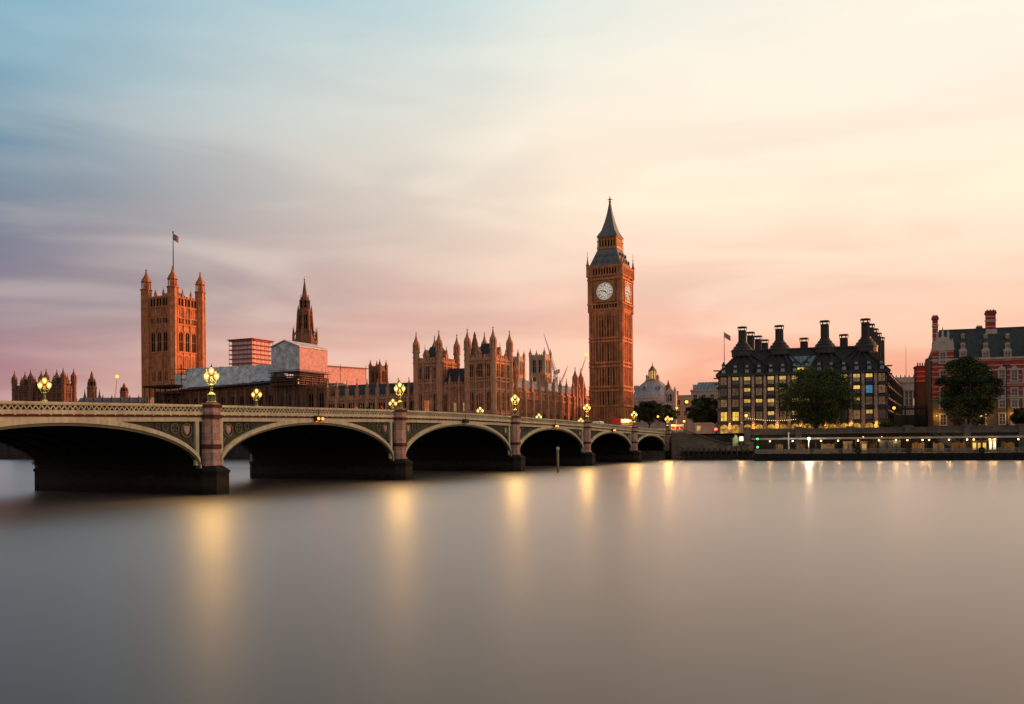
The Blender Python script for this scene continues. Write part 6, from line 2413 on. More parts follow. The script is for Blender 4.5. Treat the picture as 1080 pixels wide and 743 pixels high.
def canopy_lamps():
    lm = MB()
    lm.tube((0, 0, 0), (0, 0, -.35), .03, n=4)
    lm.build  # keep the flex and the bulb as two parts below
    fx = Proto('flex', lm, ['black_metal'])
    bm_ = MB()
    bm_.ball((0, 0, -.5), .19, 8)
    bulb = Proto('bulb', bm_, ['canopy_glow'])
    items = [(812, 'over the left end of boarded rail'), (836, 'just right of the white flagpole'), (866, 'right of the bright starburst lamp'), (884, 'left of the cream kiosk'), (905, 'above the small brown kiosk'), (927, 'left of the unlit kiosk'), (945, 'over the unlit kiosk'), (957, 'above the dark red fender'), (973, 'left of the dark gap in the pier'), (980, 'over the dark gap in the pier'), (1001, 'between the unlit and orange kiosks'), (1020, 'left of the orange lit kiosk'), (1027, 'above the orange lit kiosk'), (1044, 'above the bright pier kiosk'), (1049, 'right of the bright pier kiosk'), (1074, 'furthest right in view')]
    for px, lb in items:
        x = ex_at(px, PY + 5.2, 466)
        t = thing('canopy_lamp', 'small warm lamp hanging under the pier canopy ' + lb, 'lamp', E(x, PY + 5.2, 5.72), EA, 'lamps under the pier canopy')
        fx.put(t, (0, 0, 0))
        bulb.put(t, (0, 0, 0))
        pl = bpy.data.lights.new('lamp_light', 'POINT')
        pl.energy = 120
        pl.color = (1, .55, .16)
        pl.shadow_soft_size = .25
        lo = bpy.data.objects.new('lamp_light', pl)
        COL.objects.link(lo)
        lo.parent = t
        lo.location = (0, -.4, -.9)
MT['canopy_glow'] = emitter('canopy_glow', (1.0, 0.58, 0.2), 7)
canopy_lamps()
def pier_clutter():
    spots = [(818, 826, 'left of the white mast', 'deck'), (840, 849, 'between the white mast and the floodlight', 'brown_wall'), (866, 880, 'right of the floodlight', 'deck'), (917, 925, 'left of the unlit kiosk', 'brown_wall'),
             (962, 975, 'right of the dark red fender', 'granite_base'), (984, 996, 'in the middle of the right half of the pier', 'deck'), (1003, 1018, 'left of the orange lit kiosk', 'brown_wall'), (1056, 1070, 'right of the bright pier kiosk', 'granite_base')]
    for k, (pa, pb, lb, mt) in enumerate(spots):
        y = PY + 7.4
        xa, xb = ex_at(pa, y, 474), ex_at(pb, y, 474)
        t = thing('screen_panel', 'wooden screen under the pier canopy ' + lb, 'screen', E(xa, y, 1.96), EA, 'screens under the pier canopy')
        W = xb - xa
        mb = MB()
        n = max(4, int(W / .5))
        for i in range(n):
            mb.box(W * i / n + .03, W * (i + 1) / n - .03, 0, .06, .25, 2.3 + .15 * ((i * 7 + k) % 3))
        mb.build('boards', [mt], t)
        mb = MB()
        for f in (0, .5, 1):
            mb.box(W * f - .07, W * f + .07, .06, .2, 0, 2.5)
        mb.box(0, W, .06, .14, .5, .62)
        mb.box(0, W, .06, .14, 1.9, 2.02)
        mb.build('frame', ['black_metal'], t)
    for px, lb in ((878, 'beside the cream kiosk'), (935, 'in front of the unlit kiosk'), (968, 'right of the dark red fender'), (1014, 'left of the orange lit kiosk'), (1060, 'right of the bright kiosk')):
        y = PY + 3.2
        t = thing('bench', 'dark bench on the pontoon deck ' + lb, 'bench', E(ex_at(px, y, 478), y, 1.96), EA, 'benches on the pontoon deck')
        mb = MB()
        mb.box(-1, 1, -.25, .25, .42, .48)
        mb.build('seat', ['deck'], t)
        mb = MB()
        mb.box(-1, 1, .24, .30, .55, .95)
        mb.build('backrest', ['deck'], t)
        lm = MB()
        lm.box(-.05, .05, -.22, .28, 0, .42)
        P = Proto('leg', lm, ['black_metal'])
        P.put(t, (-.85, 0, 0)); P.put(t, (.85, 0, 0))
    # gangway from the wall down to the pontoon
    xa, xb = ex_at(985, -1, 465), ex_at(1012, PY + 8.8, 474)
    t = thing('gangway', 'railed gangway sloping from the river wall down to the pontoon', 'gangway', (AX, AY, 0), EA)
    mb = MB()
    p0, p1 = (xa, -.6, 6.0), (xb, PY + 8.9, 2.1)
    mb.hexa([(p0[0], p0[1], p0[2] - .25), (p0[0] + 2.2, p0[1], p0[2] - .25), (p1[0] + 2.2, p1[1], p1[2] - .25), (p1[0], p1[1], p1[2] - .25)], [(p0[0], p0[1], p0[2]), (p0[0] + 2.2, p0[1], p0[2]), (p1[0] + 2.2, p1[1], p1[2]), (p1[0], p1[1], p1[2])])
    mb.build('walkway', ['kiosk'], t)
    mb = MB()
    for o in (0, 2.2):
        mb.tube((p0[0] + o, p0[1], p0[2] + 1.1), (p1[0] + o, p1[1], p1[2] + 1.1), .06, n=5)
        for i in range(15):
            f = i / 14
            q = [p0[k] * (1 - f) + p1[k] * f for k in range(3)]
            mb.tube((q[0] + o, q[1], q[2]), (q[0] + o, q[1], q[2] + 1.1), .045, n=4)
    mb.build('railing', ['rail_paint'], t)
    for px, lb in ((910.5, 'leftmost of the four'), (930, 'second from the left'), (950, 'third from the left'), (971, 'rightmost of the four')):
        y = -7.0
        t = thing('shelter_lamp', 'amber lamp in the dark shelter by the river wall, ' + lb, 'lamp', E(ex_at(px, y, 461), y, zpx(px, 461.5, E(ex_at(px, y, 461), y).y)), EA, 'lamps inside the dark shelter')
        mb = MB()
        mb.ball((0, 0, 0), .2, 8)
        mb.build('bulb', ['canopy_glow'], t)
        mb = MB()
        mb.tube((0, 0, .15), (0, 0, .6), .03, n=4)
        mb.build('flex', ['black_metal'], t)
        pl = bpy.data.lights.new('lamp_light', 'POINT')
        pl.energy = 90
        pl.color = (1, .5, .15)
        pl.shadow_soft_size = .2
        lo = bpy.data.objects.new('lamp_light', pl)
        COL.objects.link(lo)
        lo.parent = t
        lo.location = (0, -.4, -.2)
pier_clutter()
def mast_lamp():
    x = ex_at(853, PY + 1.0, 470)
    t = thing('mast_lamp', 'very bright white floodlight on a post at the edge of the pontoon', 'floodlight', E(x, PY + 1.0, 1.96), EA)
    mb = MB()
    mb.tube((0, 0, 0), (0, 0, 3.7), .09, .07, 8)
    mb.build('post', ['pale_metal'], t)
    mb = MB()
    mb.ball((0, -.1, 3.9), .34, 10)
    mb.build('bulb', ['lamp_white'], t)
    mb = MB()
    mb.lathe(0, .12, [(.5, 4.02), (.42, 4.3), (.1, 4.45)], 10)
    mb.build('hood', ['black_metal'], t)
    pl = bpy.data.lights.new('lamp_light', 'POINT')
    pl.energy = 1500
    pl.color = (1, .75, .4)
    pl.shadow_soft_size = .4
    lo = bpy.data.objects.new('lamp_light', pl)
    COL.objects.link(lo)
    lo.parent = t
    lo.location = (0, -.5, 3.9)
    x = ex_at(831.7, PY + .6, 470)
    t = thing('signal_mast', 'plain white mast standing on the pontoon left of the bright floodlight', 'mast', E(x, PY + .6, 1.96), EA)
    mb = MB()
    mb.tube((0, 0, 0), (0, 0, 5.4), .17, .13, 8)
    mb.ball((0, 0, 5.45), .2, 8)
    mb.build('pole', ['white_paint'], t)
    mb = MB()
    mb.lathe(0, 0, [(.35, 0), (.35, .12), (.22, .2)], 10)
    mb.build('base', ['black_metal'], t)
    # two green lights, one above the other, on a post at the pontoon's left end
    x = ex_at(799, PY + .5, 470)
    t = thing('navigation_post', 'post with two green lights one above the other at the left end of the pontoon', 'signal light', E(x, PY + .5, 1.96), EA)
    mb = MB()
    mb.tube((0, 0, 0), (0, 0, 4.2), .07, n=6)
    for zz in (1.7, 3.9):
        mb.box(-.3, .3, -.05, .15, zz - .3, zz + .3)
    mb.build('post', ['black_metal'], t)
    for zz in (1.7, 3.9):
        mb = MB()
        mb.ball((0, -.18, zz), .26, 8)
        mb.build('light', ['green_light'], t)
    # square lit lamp box at the stair foot, with a pale green hut beside it
    x = ex_at(782, -4.0, 466)
    t = thing('lamp_box', 'bright square warm lamp on a dark post at the foot of the stair', 'lamp', E(x, -4.2, 2.6), EA)
    mb = MB()
    mb.tube((0, 0, 0), (0, 0, 2.7), .12, n=6)
    mb.box(-.75, .75, -.4, .4, 2.65, 2.75)
    mb.box(-.6, .6, -.45, .45, 4.01, 4.12)
    mb.build('post', ['black_metal'], t)
    mb = MB()
    mb.box(-.5, .5, -.36, .36, 2.76, 4.0)
    mb.build('lantern', ['box_glow'], t)
    pl = bpy.data.lights.new('lamp_light', 'POINT')
    pl.energy = 400
    pl.color = (1, .65, .3)
    pl.shadow_soft_size = .4
    lo = bpy.data.objects.new('lamp_light', pl)
    COL.objects.link(lo)
    lo.parent = t
    lo.location = (0, -1.0, 3.6)
    x = ex_at(776, -3.4, 463)
    t = thing('gabled_hut', 'small pale green gabled shelter left of the square lamp', 'shelter', E(x, -3.6, 3.9), EA)
    mb = MB()
    mb.box(-.85, .85, 0, 1.6, 0, 1.9, 0)
    mb.build('cabin', ['hut_green'], t)
    mb = MB()
    mb.add([(-1.05, -.15, 1.9), (1.05, -.15, 1.9), (0, -.15, 3.4), (-1.05, 1.7, 1.9), (1.05, 1.7, 1.9), (0, 1.7, 3.4)], [(0, 1, 2), (3, 4, 5), (0, 2, 5, 3), (1, 4, 5, 2), (0, 3, 4, 1)], 0)
    mb.build('roof', ['hut_green'], t)
mk('hut_green', (0.20, 0.33, 0.24), 0.6, 0.15, 0.8)
mast_lamp()
def mooring_pile():
    Y = CAMZ * FPX / (499.0 - HZ)
    p = at(588.5, 498, Y)
    t = thing('mooring_pile', 'pale round mooring pile standing in the river before the third arch from the right', 'pile', (p.x, p.y, 0), 0)
    zt = zpx(588, 471.5, Y)
    mb = MB()
    mb.tube((0, 0, -3), (0, 0, zt - .25), .22, .20, 10)
    mb.build('shaft', ['pile_wood'], t)
    mb = MB()
    mb.lathe(0, 0, [(.30, zt - .5), (.30, zt - .1), (.1, zt)], 10)
    mb.build('cap', ['pale_metal'], t)
mk('pile_wood', (0.30, 0.24, 0.15), 0.8, 0.3, 1.5, streaks=0.5)
mooring_pile()

# kiosks and signs at street level by the bridge end
def street_bits():
    x0, x1 = ex_at(733, 4), ex_at(751, 4)
    t = thing('stone_kiosk', 'flat topped pink stone kiosk beside the red signal at the end of the bridge', 'kiosk', E(x0, 4, GZ), EA)
    W = x1 - x0
    Yk = E(x0, 4).y
    h = zpx(740, 446.5, Yk) - GZ
    mb = MB()
    mb.box(0, W, 0, 4, 0, h - .4, 0)
    mb.box(-.3, W + .3, -.3, 4.3, h - .4, h, 0)
    mb.box(.1, W - .1, .1, 3.9, h, h + .25, 1)
    mb.build('walls', ['kiosk_pink', 'dark_stone'], t)
    mb = MB()
    mb.box(.5, 1.6, -.08, .1, 1.0, h - .8, 0)
    mb.build('window', ['win_half'], t)
    xr = ex_at(755, 2.2)
    t = thing('red_signal', 'glowing red signal lamp on a short post right of the pink kiosk', 'signal light', E(xr, 2.2, GZ), EA)
    mb = MB()
    hz_ = zpx(754.5, 453, E(xr, 2.2).y) - GZ
    mb.tube((0, 0, 0), (0, 0, hz_ + .8), .08, n=6)
    mb.box(-.28, .28, .0, .25, hz_ - .55, hz_ + .8)
    mb.build('post', ['black_metal'], t)
    mb = MB()
    mb.ball((0, -.2, hz_), .42, 10)
    mb.build('lamp', ['red_light'], t)
    x0, x1 = ex_at(708, 3), ex_at(721, 3)
    Yk = E(x0, 3).y
    t = thing('tour_board', 'white board with red panels standing by the bridge end', 'sign', E(x0, 3, GZ), EA)
    W = x1 - x0
    zb, zt = zpx(714, 455, Yk) - GZ, zpx(714, 448, Yk) - GZ
    mb = MB()
    mb.box(0, W, 0, .25, max(.9, zb), zt, 0)
    mb.build('board', ['white_paint'], t)
    mb = MB()
    for i in range(3):
        a0, a1 = W * (i + .10) / 3, W * (i + .90) / 3
        mb.box(a0, a1, -.04, .1, zt - (zt - zb) * .72, zt - (zt - zb) * .28, 0)
    mb.build('panel', ['red_paint'], t)
    mb = MB()
    for x in (.2, W - .2):
        mb.box(x - .08, x + .08, .05, .2, 0, .95, 0)
    mb.build('post', ['black_metal'], t)
street_bits()

# ---------------------------------------------------------------- trees
def tree(name, label, px, yb_px, Y, wpx, ytop, ycrown, seed, dens=1.0, tone=(0.55, 0.35, 0.1), group=None, trunk=True, gz=None):
    rng = random.Random(seed)
    c = at(px, yb_px, Y)
    g = GZ if gz is None else gz
    root = thing(name, label, 'tree', (c.x, c.y, g), rng.uniform(0, 6), group)
    k = Y / FPX
    zt, zc = zpx(px, ytop, Y) - g, max(1.0, zpx(px, ycrown, Y) - g)
    rx = wpx * k / 2
    H = zt - zc
    mb = MB()
    tr = max(.25, rx * .055)
    p = Vector((0, 0, -.3))
    pts = [p]
    for i in range(4):
        p = p + Vector((rng.uniform(-.3, .3), rng.uniform(-.3, .3), (zc + H * .45) / 4))
        pts.append(p)
    for i in range(4):
        mb.tube(pts[i], pts[i + 1], tr * (1 - .2 * i) * (1.3 if i == 0 else 1), tr * (1 - .2 * (i + 1)), 8)
    mb.build('trunk', ['bark'], root)
    # clumps in the crown volume
    clumps = []
    N_ = int(56 * dens)
    for i in range(N_):
        while True:
            x, y, z = rng.uniform(-1, 1), rng.uniform(-1, 1), rng.uniform(-1, 1)
            d = math.sqrt(x * x + y * y + z * z)
            if d < 1 and rng.random() < .25 + d:
                break
        w = 1.0 - .25 * max(0, z) - .12 * max(0, -z)
        clumps.append((x * rx * w * .88, y * rx * w * .88, zc + H * (.5 + .46 * z), rng.uniform(.18, .36) * rx))
    for i in range(int(16 * dens)):
        a_, e_ = rng.uniform(0, 6.28), rng.uniform(-.5, 1.3)
        clumps.append((math.cos(a_) * math.cos(e_) * rx * .9, math.sin(a_) * math.cos(e_) * rx * .9, zc + H * (.5 + .46 * math.sin(e_)), rng.uniform(.14, .22) * rx))
    bm_ = MB()
    for cl in clumps[:14]:
        e = Vector(cl[:3])
        s = pts[2] if rng.random() < .5 else pts[3]
        m_ = s.lerp(e, .5) + Vector((0, 0, .08 * rx))
        bm_.tube(s, m_, tr * .4, tr * .25, 5)
        bm_.tube(m_, e, tr * .25, tr * .08, 5)
    bm_.build('limb', ['bark'], root)
    fm = MB()
    ls = max(.45, 1.25 * k)
    for (x, y, z, r) in clumps:
        t = rng.random()
        mi0 = 0 if t < tone[0] else (1 if t < tone[0] + tone[1] else 2)
        n = int(230 * dens ** .3)
        for i in range(n):
            a, b, cc = rng.gauss(0, 1), rng.gauss(0, 1), rng.gauss(0, 1)
            d = math.sqrt(a * a + b * b + cc * cc) + 1e-6
            q = r * rng.random() ** .45
            P = Vector((x + a / d * q, y + b / d * q, z + cc / d * q * .8))
            u = Vector((rng.uniform(-1, 1), rng.uniform(-1, 1), rng.uniform(-.6, .6))).normalized()
            v = u.orthogonal().normalized()
            v = (v * math.cos(i) + u.cross(v) * math.sin(i))
            s = ls * rng.uniform(.6, 1.25)
            u, v = u * s * .62, v * s * .42
            mi = mi0 if rng.random() < .8 else rng.choice((0, 1, 2))
            fm.add([P - u, P - v, P + u, P + v], [(0, 1, 2, 3)], mi)
    fm.build('crown', ['leaf_dark', 'leaf_mid', 'leaf_pale'], root)
    return root
tree('plane_tree', 'broad dark leafy plane tree in front of the bronze roofed office block', 861, 452, 276, 84, 388, 451, 11, 1.5)
tree('plane_tree', 'tall dark leafy plane tree in front of the striped brick building', 1022, 452, 262, 66, 376, 452, 12, 1.5, (.62, .30, .08))
tree('plane_tree', 'small dark tree at the right edge beside the tall lamp post', 1079, 452, 262, 22, 430, 448, 13, .7)
tree('plane_tree', 'dark leafy tree between the dome and the bridge end', 684, 447, 380, 34, 424, 446, 14, .9)
tree('plane_tree', 'low dark green tree in the gap right of the domed hall', 703, 448, 400, 22, 427, 446, 15, .7)
tree('plane_tree', 'tall dark tree behind the pink kiosk', 741, 447, 345, 34, 419, 448, 16, 1.0)
tree('plane_tree', 'dark tree touching the left corner of the bronze roofed office block', 756, 447, 350, 22, 422, 448, 17, .8)
tree('shrub', 'bushy yellow green shrub lit by the arcade at the right end of the office block', 937, 453, 289, 17, 444.5, 455, 18, .6, (.0, .25, .75))
for i, (px, w, yt) in enumerate(((4, 24, 459), (26, 22, 461), (45, 20, 460))):
    tree('garden_tree', ['dark garden tree under the leftmost arch at the left edge of the photo', 'middle one of the dark garden trees seen under the leftmost arch', 'dark garden tree beside the pier seen under the leftmost arch'][i], px, 478, 420, w, yt, 474, 30 + i, .6, group='garden trees seen under the arch')

# ---------------------------------------------------------------- lamps
def light_child(t, loc, power, radius, col=(1.0, .60, .15)):
    pl = bpy.data.lights.new('lamp_light', 'POINT')
    pl.energy = power
    pl.color = col
    pl.shadow_soft_size = radius
    lo = bpy.data.objects.new('lamp_light', pl)
    COL.objects.link(lo)
    lo.parent = t
    lo.location = loc
def bridge_lamp(label, loc, group, power, lit='lamp_glow'):
    t = thing('bridge_lamp', label, 'street lamp', loc, ROT_F + R(90) * 0 , group)
    t.rotation_euler = (0, 0, 0.0)
    if not hasattr(bridge_lamp, 'P'):
        mb = MB()
        mb.lathe(0, 0, [(.62, 0), (.62, .16), (.48, .24), (.42, .9), (.5, 1.0), (.36, 1.1), (.16, 1.3), (.13, 1.9), (.2, 2.0), (.2, 2.1), (.11, 2.2), (.10, 3.0)], 8)
        a = Proto('post', mb, ['lamp_iron'])
        mb = MB()
        for s in (-1, 1):
            pts = [(0, 2.05), (s * .3, 2.1), (s * .52, 2.3), (s * .56, 2.62)]
            for p, q in zip(pts[:-1], pts[1:]):
                mb.tube((p[0], 0, p[1]), (q[0], 0, q[1]), .055, n=5)
            mb.tube((s * .05, 0, 2.7), (s * .45, 0, 2.3), .035, n=4)
        b = Proto('bracket', mb, ['lamp_iron'])
        mb = MB()
        mb.lathe(0, 0, [(.10, 0), (.19, .10), (.28, .30), (.31, .52), (.26, .68), (.12, .76)], 8)
        c = Proto('lantern', mb, ['lamp_glass'])
        mb = MB()
        mb.ball((0, 0, .42), .20, 8, sz=1.2)
        e = Proto('bulb', mb, ['lamp_bulb'])
        mb = MB()
        mb.lathe(0, 0, [(.16, 0), (.20, .04), (.12, .14), (.05, .22), (.06, .26), (.015, .50)], 8)
        d = Proto('lantern_cap', mb, ['lamp_iron'])
        bridge_lamp.P = (a, b, c, d, e)
    a, b, c, d, e = bridge_lamp.P
    a.put(t, (0, 0, 0))
    b.put(t, (0, 0, 0))
    for x, zz in ((-.56, 2.62), (.56, 2.62), (0, 3.2)):
        o = c.put(t, (x, 0, zz))
        d.put(o, (0, 0, .76))
        e.put(o, (0, 0, 0))
        light_child(t, (x, 0, zz + .36), power / 3, .42)
names_n = {5: 'largest triple lantern lamp, on the near granite pier at the left', 4: 'triple lantern lamp on the second near parapet pier from the left', 3: 'triple lantern lamp on the pier before the spiked palace pavilion corner', 2: 'triple lantern lamp on the pier just left of the clock tower', 1: 'triple lantern lamp on the pier just right of the clock tower foot', 0: 'triple lantern lamp at the bridge end above the stair wall'}
for k in range(6):
    s = PS[k]
    bridge_lamp(names_n[k], F(-s, 0.2, topz(s) + .14), 'triple lantern lamps along the bridge', 3800)
names_s = {5: 'far side triple lantern lamp in front of the leftmost palace pavilion', 4: 'far side triple lantern lamp below the grey sheeted roof', 3: 'far side triple lantern lamp close beside the second near lamp', 2: 'far side triple lantern lamp before the middle of the spiked pavilion', 1: 'far side triple lantern lamp before the north range of the palace', 0: 'far side triple lantern lamp nearest the clock tower'}
for k in range(6):
    s = PS[k]
    bridge_lamp(names_s[k], F(-s, BW - .2, topz(s) + .14), 'triple lantern lamps along the bridge', 1000)
def street_lamp(label, px, py, Y, r=.42, power=250):
    c = at(px, 446, Y)
    h = zpx(px, py, Y) - GZ
    t = thing('street_lamp', label, 'street lamp', (c.x, c.y, GZ), 0, 'street lamps beyond the bridge end')
    mb = MB()
    mb.lathe(0, 0, [(.22, 0), (.22, .6), (.09, .8), (.07, h - r)], 8)
    mb.build('post', ['black_metal'], t)
    mb = MB()
    mb.ball((0, 0, h), r, 8)
    mb.build('lantern', ['lamp_glow_far'], t)
    mb = MB()
    mb.lathe(0, 0, [(r * .7, h + r * .75), (r * .4, h + r * 1.2), (.03, h + r * 1.6)], 8)
    mb.build('lantern_cap', ['black_metal'], t)
    light_child(t, (0, -r * 2, h), power, .5)
for px, py, Y, r, lb in ((724.3, 424, 330, .62, 'tall bright street lamp above the dark tree behind the pink kiosk'), (714, 430.5, 335, .45, 'street lamp in the gap between trees, lower left of the tallest one'), (694, 439.5, 320, .4, 'street lamp in front of the tree next to the clock tower'), (708.5, 442, 300, .45, 'street lamp close beside the lamp at the bridge end'), (721.5, 444.5, 300, .42, 'street lamp above the white and red board'), (943, 430.5, 292, .5, 'wall height street lamp at the right corner of the office block'), (787, 438.5, 290, .5, 'street lamp at the left end of the string of bulbs')):
    street_lamp(lb, px, py, Y, r)
def tall_post():
    Y = 262.0
    c = at(1062, 453, Y)
    t = thing('tall_lamp_post', 'tall thin dark unlit lamp column before the striped brick building', 'lamp post', (c.x, c.y, GZ), R(-16))
    h = zpx(1062, 385, Y) - GZ
    mb = MB()
    mb.lathe(0, 0, [(.4, 0), (.4, 1.2), (.2, 1.5), (.13, h)], 8)
    mb.build('post', ['black_metal'], t)
    mb = MB()
    mb.box(-.9, .9, -.15, .15, h - .1, h + .1)
    mb.lathe(-.8, 0, [(.1, h - .5), (.3, h - .4), (.3, h - .12)], 8)
    mb.lathe(.8, 0, [(.1, h - .5), (.3, h - .4), (.3, h - .12)], 8)
    mb.build('lamp_head', ['black_metal'], t)
tall_post()
def string_lights():
    Y = 288.0
    a, b = at(787, 440.5, Y), at(846, 441, Y - 8)
    t = thing('string_lights', 'sagging string of small white bulbs before the office block arcade', 'string lights', (a.x, a.y, a.z), 0)
    mb, bb = MB(), MB()
    n = 26
    prev = None
    for i in range(n + 1):
        f = i / n
        p = (b - a) * f + Vector((0, 0, -1.1 * 4 * f * (1 - f) * .7))
        if prev is not None:
            mb.tube(prev, p, .035, n=4)
        prev = p
    mb.build('cable', ['black_metal'], t)
    bm_ = MB()
    bm_.ball((0, 0, -.16), .11, 6)
    P = Proto('bulb', bm_, ['bulb_glow'])
    for i in range(n + 1):
        f = i / n
        P.put(t, (b - a) * f + Vector((0, 0, -1.1 * 4 * f * (1 - f) * .7)))
    pe = MB()
    pe.tube((b.x - a.x, b.y - a.y, 0), (b.x - a.x, b.y - a.y, GZ - a.z), .08, n=6)
    pe.tube((0, 0, .2), (0, 0, GZ - a.z), .08, n=6)
    pe.build('pole', ['black_metal'], t)
MT['bulb_glow'] = emitter('bulb_glow', (1.0, 0.66, 0.3), 2.6)
string_lights()
# lights on the arch crowns
def arch_light(label, k, px, col, lit=True):
    s = s_at(px, WALL - .3, 445)
    z = topz(-s) - 1.75
    t = thing('arch_signal', label, 'signal light', F(s, WALL - .25, z), ROT_F, 'signal lights over the arches')
    mb = MB()
    mb.box(-.55, .55, -.55, .02, .55, .68)
    for x in (-.42, .42):
        mb.box(x - .26, x + .26, -.5, -.02, .02, .55)
    mb.tube((0, -.2, .6), (0, -.2, 1.6), .06, n=6)
    mb.build('bracket', ['black_metal'], t)
    for x in (-.42, .42):
        mb = MB()
        mb.lathe(x, -.52, [(.02, .12), (.20, .18), (.20, .40), (.02, .46)], 8)
        mb.build('lens', [col], t)
    if lit:
        light_child(t, (0, -.9, .3), 40, .2, (1, .2, .03))
arch_light('pair of red signal lamps over the crown of the second arch from the left', 4, 335, 'orange_light')
arch_light('pair of unlit signal lamps over the crown of the third arch from the left', 3, 490, 'dark_glass', False)
arch_light('pair of amber signal lamps over the crown of the third arch from the right', 2, 585, 'orange_light')
arch_light('pair of amber signal lamps over the crown of the second arch from the right', 1, 646, 'orange_light')

# ---------------------------------------------------------------- people and traffic on the bridge
def person_mesh(stride=0.0):
    """one continuous skinned body: joints as a graph, radii per joint"""
    J = [((0, 0, .95), .13), ((0, 0, 1.15), .125), ((0, 0, 1.36), .15), ((0, 0, 1.47), .07), ((0, .01, 1.54), .06), ((0, .02, 1.66), .105), ((0, .01, 1.74), .07)]
    Eg = [(0, 1), (1, 2), (2, 3), (3, 4), (4, 5), (5, 6)]
    for s in (-1, 1):
        b = len(J)
        J += [((s * .10, 0, .88), .10), ((s * .11, s * stride * .45 + .02, .50), .07), ((s * .11, s * stride, .10), .05), ((s * .115, s * stride + .14, .04), .04)]
        Eg += [(0, b), (b, b + 1), (b + 1, b + 2), (b + 2, b + 3)]
        b = len(J)
        J += [((s * .19, 0, 1.40), .07), ((s * .25, -.02 - s * stride * .2, 1.12), .05), ((s * .24, .08 - s * stride * .5, .88), .04), ((s * .23, .11 - s * stride * .55, .78), .042)]
        Eg += [(2, b), (b, b + 1), (b + 1, b + 2), (b + 2, b + 3)]
    me = bpy.data.meshes.new('person_graph')
    me.from_pydata([j[0] for j in J], Eg, [])
    o = bpy.data.objects.new('person_graph', me)
    COL.objects.link(o)
    o.modifiers.new('skin', 'SKIN')
    for i, j in enumerate(J):
        sv = me.skin_vertices[0].data[i]
        sv.radius = (j[1], j[1] * .85)
        sv.use_root = (i == 0)
    ss = o.modifiers.new('sub', 'SUBSURF')
    ss.levels = 1
    dg = bpy.context.evaluated_depsgraph_get()
    dg.update()
    res = bpy.data.meshes.new_from_object(o.evaluated_get(dg))
    bpy.data.objects.remove(o)
    return res
def people():
    base = [person_mesh(.22), person_mesh(.05)]
    spec = [(359, 'person in dark clothes walking on the bridge, leftmost of the group', 'cloth_dark', 0), (372, 'person in red top walking on the bridge left of the one in pale top', 'cloth_red', 1),
            (375.5, 'person in a pale top standing on the bridge among darker walkers', 'cloth_white', 1), (380, 'person in dark blue top on the bridge right of the pale one', 'cloth_blue', 0), (388, 'person in black coat near the middle of the bridge group', 'cloth_dark', 1),
            (391.5, 'person in dark blue coat walking close behind the one in black coat', 'cloth_blue', 0), (402, 'person in a bright red jacket at the right end of the bridge group', 'cloth_red', 0), (460.5, 'lone person in dark coat on the bridge before the lit pavilion window', 'cloth_dark', 1)]
    for i, (px, lb, top, pose) in enumerate(spec):
        me = base[pose].copy()
        for kk in (top, 'cloth_dark', 'skin', 'hair'):
            me.materials.append(MT[kk])
        for p in me.polygons:
            z = p.center.z
            x = abs(p.center.x)
            p.use_smooth = True
            p.material_index = 2 if (1.49 < z < 1.72 and x < .16) or (z < .84 and x > .18 and z > .7) else (3 if z >= 1.70 else (0 if z > .9 else 1))
            if z >= 1.60 and p.center.y < 0.0: p.material_index = 3
        m = 2.6
        s = s_at(px, m, 430)
        sc = 1.04 - .03 * (i % 3)
        root = bpy.data.objects.new('person', me)
        COL.objects.link(root)
        root.location = F(s, m, topz(-s) - 1.08)
        root.rotation_euler = (0, 0, ROT_F + (PI / 2 if i % 2 else -PI / 2))
        root.scale = (sc, sc, sc)
        tag(root, lb, 'person', 'people walking over the bridge')
people()
def bus(px, m, label):
    s = s_at(px, m, 445)
    L, W, H = 10.5, 2.5, 4.0
    t = thing('bus', label, 'bus', F(s, m, topz(-s) - 1.2), ROT_F)
    mb = MB()
    prof = [(-L / 2, .35), (L / 2 - .1, .35), (L / 2, 1.1), (L / 2 - .25, H - .25), (L / 2 - .6, H), (-L / 2 + .2, H), (-L / 2, H - .2)]
    n = len(prof)
    mb.add([(x, -W / 2, z) for x, z in prof] + [(x, W / 2, z) for x, z in prof], [tuple(range(n)), tuple(range(n, 2 * n))] + [(i, (i + 1) % n, n + (i + 1) % n, n + i) for i in range(n)])
    mb.build('body', ['red_paint'], t)
    wm = MB()
    wm.box(-.75, .75, -.03, .03, 0, .95)
    P = Proto('window', wm, ['dark_glass'])
    for i in range(6):
        for y, r in ((-W / 2, 0), (W / 2, PI)):
            P.put(t, (-L / 2 + 1.3 + i * 1.6, y, 1.2), r)
            P.put(t, (-L / 2 + 1.3 + i * 1.6, y, 2.7), r)
    wm = MB()
    wm.box(-1.1, 1.1, -.03, .03, 0, 1.2)
    P = Proto('windscreen', wm, ['dark_glass'])
    P.put(t, (L / 2 - .09, 0, 1.3), PI / 2)
    P.put(t, (-L / 2, 0, 1.3), EAST)
    wm = MB()
    wm.lathe(0, 0, [(.48, -.14), (.5, -.1), (.5, .1), (.48, .14)], 16)
    me = wm
    for v in range(len(me.v)):
        x, y, z = me.v[v]
        me.v[v] = (x, z, y)
    P = Proto('wheel', wm, ['rubber'])
    for x in (-L / 2 + 2.2, L / 2 - 2.4):
        for y in (-W / 2 + .1, W / 2 - .1):
            P.put(t, (x, y, .5))
    wm = MB()
    wm.box(-.2, .2, -.05, .05, 0, .2)
    P = Proto('headlight', wm, ['lit_white'])
    P.put(t, (-L / 2, -.85, .75), EAST)
    P.put(t, (-L / 2, .85, .75), EAST)
bus(656.5, 8.0, 'red double deck bus on the bridge at the foot of the clock tower')
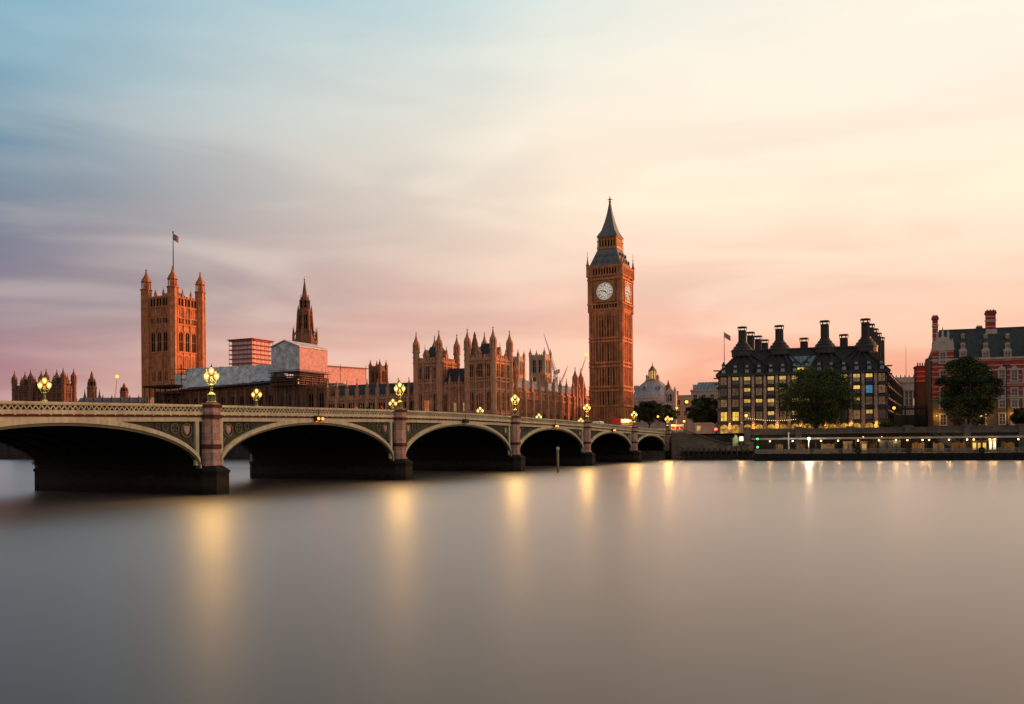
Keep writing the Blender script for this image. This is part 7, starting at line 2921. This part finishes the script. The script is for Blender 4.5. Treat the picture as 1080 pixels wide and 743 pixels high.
def car(px, m, label, mat_, van=False):
    s = s_at(px, m, 443)
    t = thing('van' if van else 'car', label, 'van' if van else 'car', F(s, m, topz(-s) - 1.2), ROT_F)
    L, W = (5.4, 2.0) if van else (4.3, 1.75)
    prof = [(-L / 2, .3), (L / 2, .3), (L / 2, .95), (L / 2 - .1, 2.2), (L / 2 - .4, 2.35), (-L / 2 + 1.7, 2.35), (-L / 2 + .9, 1.35), (-L / 2 + .1, 1.1)] if van else [(-L / 2, .28), (L / 2, .28), (L / 2, .85), (L / 2 - .4, .95), (L / 2 - .9, 1.42), (-L / 2 + 1.7, 1.45), (-L / 2 + 1.0, .95), (-L / 2 + .05, .8)]
    n = len(prof)
    k = .88
    mb = MB()
    mb.add([(x, -W / 2 * (1 if z < 1.0 else k), z) for x, z in prof] + [(x, W / 2 * (1 if z < 1.0 else k), z) for x, z in prof], [tuple(range(n)), tuple(range(n, 2 * n))] + [(i, (i + 1) % n, n + (i + 1) % n, n + i) for i in range(n)])
    mb.build('body', [mat_], t)
    wm = MB()
    wm.box(-.55, .55, -.03, .03, 0, .55 if van else .35)
    P = Proto('window', wm, ['dark_glass'])
    for x in ((-.6,) if van else (-.3, .8)):
        P.put(t, (x, -W / 2 * .93, 1.5 if van else 1.02), 0)
        P.put(t, (x, W / 2 * .93, 1.5 if van else 1.02), PI)
    wm = MB()
    wm.lathe(0, 0, [(.30, -.1), (.33, -.07), (.33, .07), (.30, .1)], 14)
    for v in range(len(wm.v)):
        x, y, z = wm.v[v]
        wm.v[v] = (x, z, y)
    P = Proto('wheel', wm, ['rubber'])
    for x in (-L / 2 + .9, L / 2 - .9):
        for y in (-W / 2 + .08, W / 2 - .08):
            P.put(t, (x, y, .33))
    wm = MB()
    wm.box(-.15, .15, -.04, .04, 0, .15)
    P = Proto('headlight', wm, ['lit_white'])
    P.put(t, (-L / 2, -.6, .68), EAST)
    P.put(t, (-L / 2, .6, .68), EAST)
car(630, 6.5, 'white van on the bridge left of the red bus', 'white_paint', True)
car(697, 7.0, 'pale car near the end of the bridge before the trees', 'portland', True)
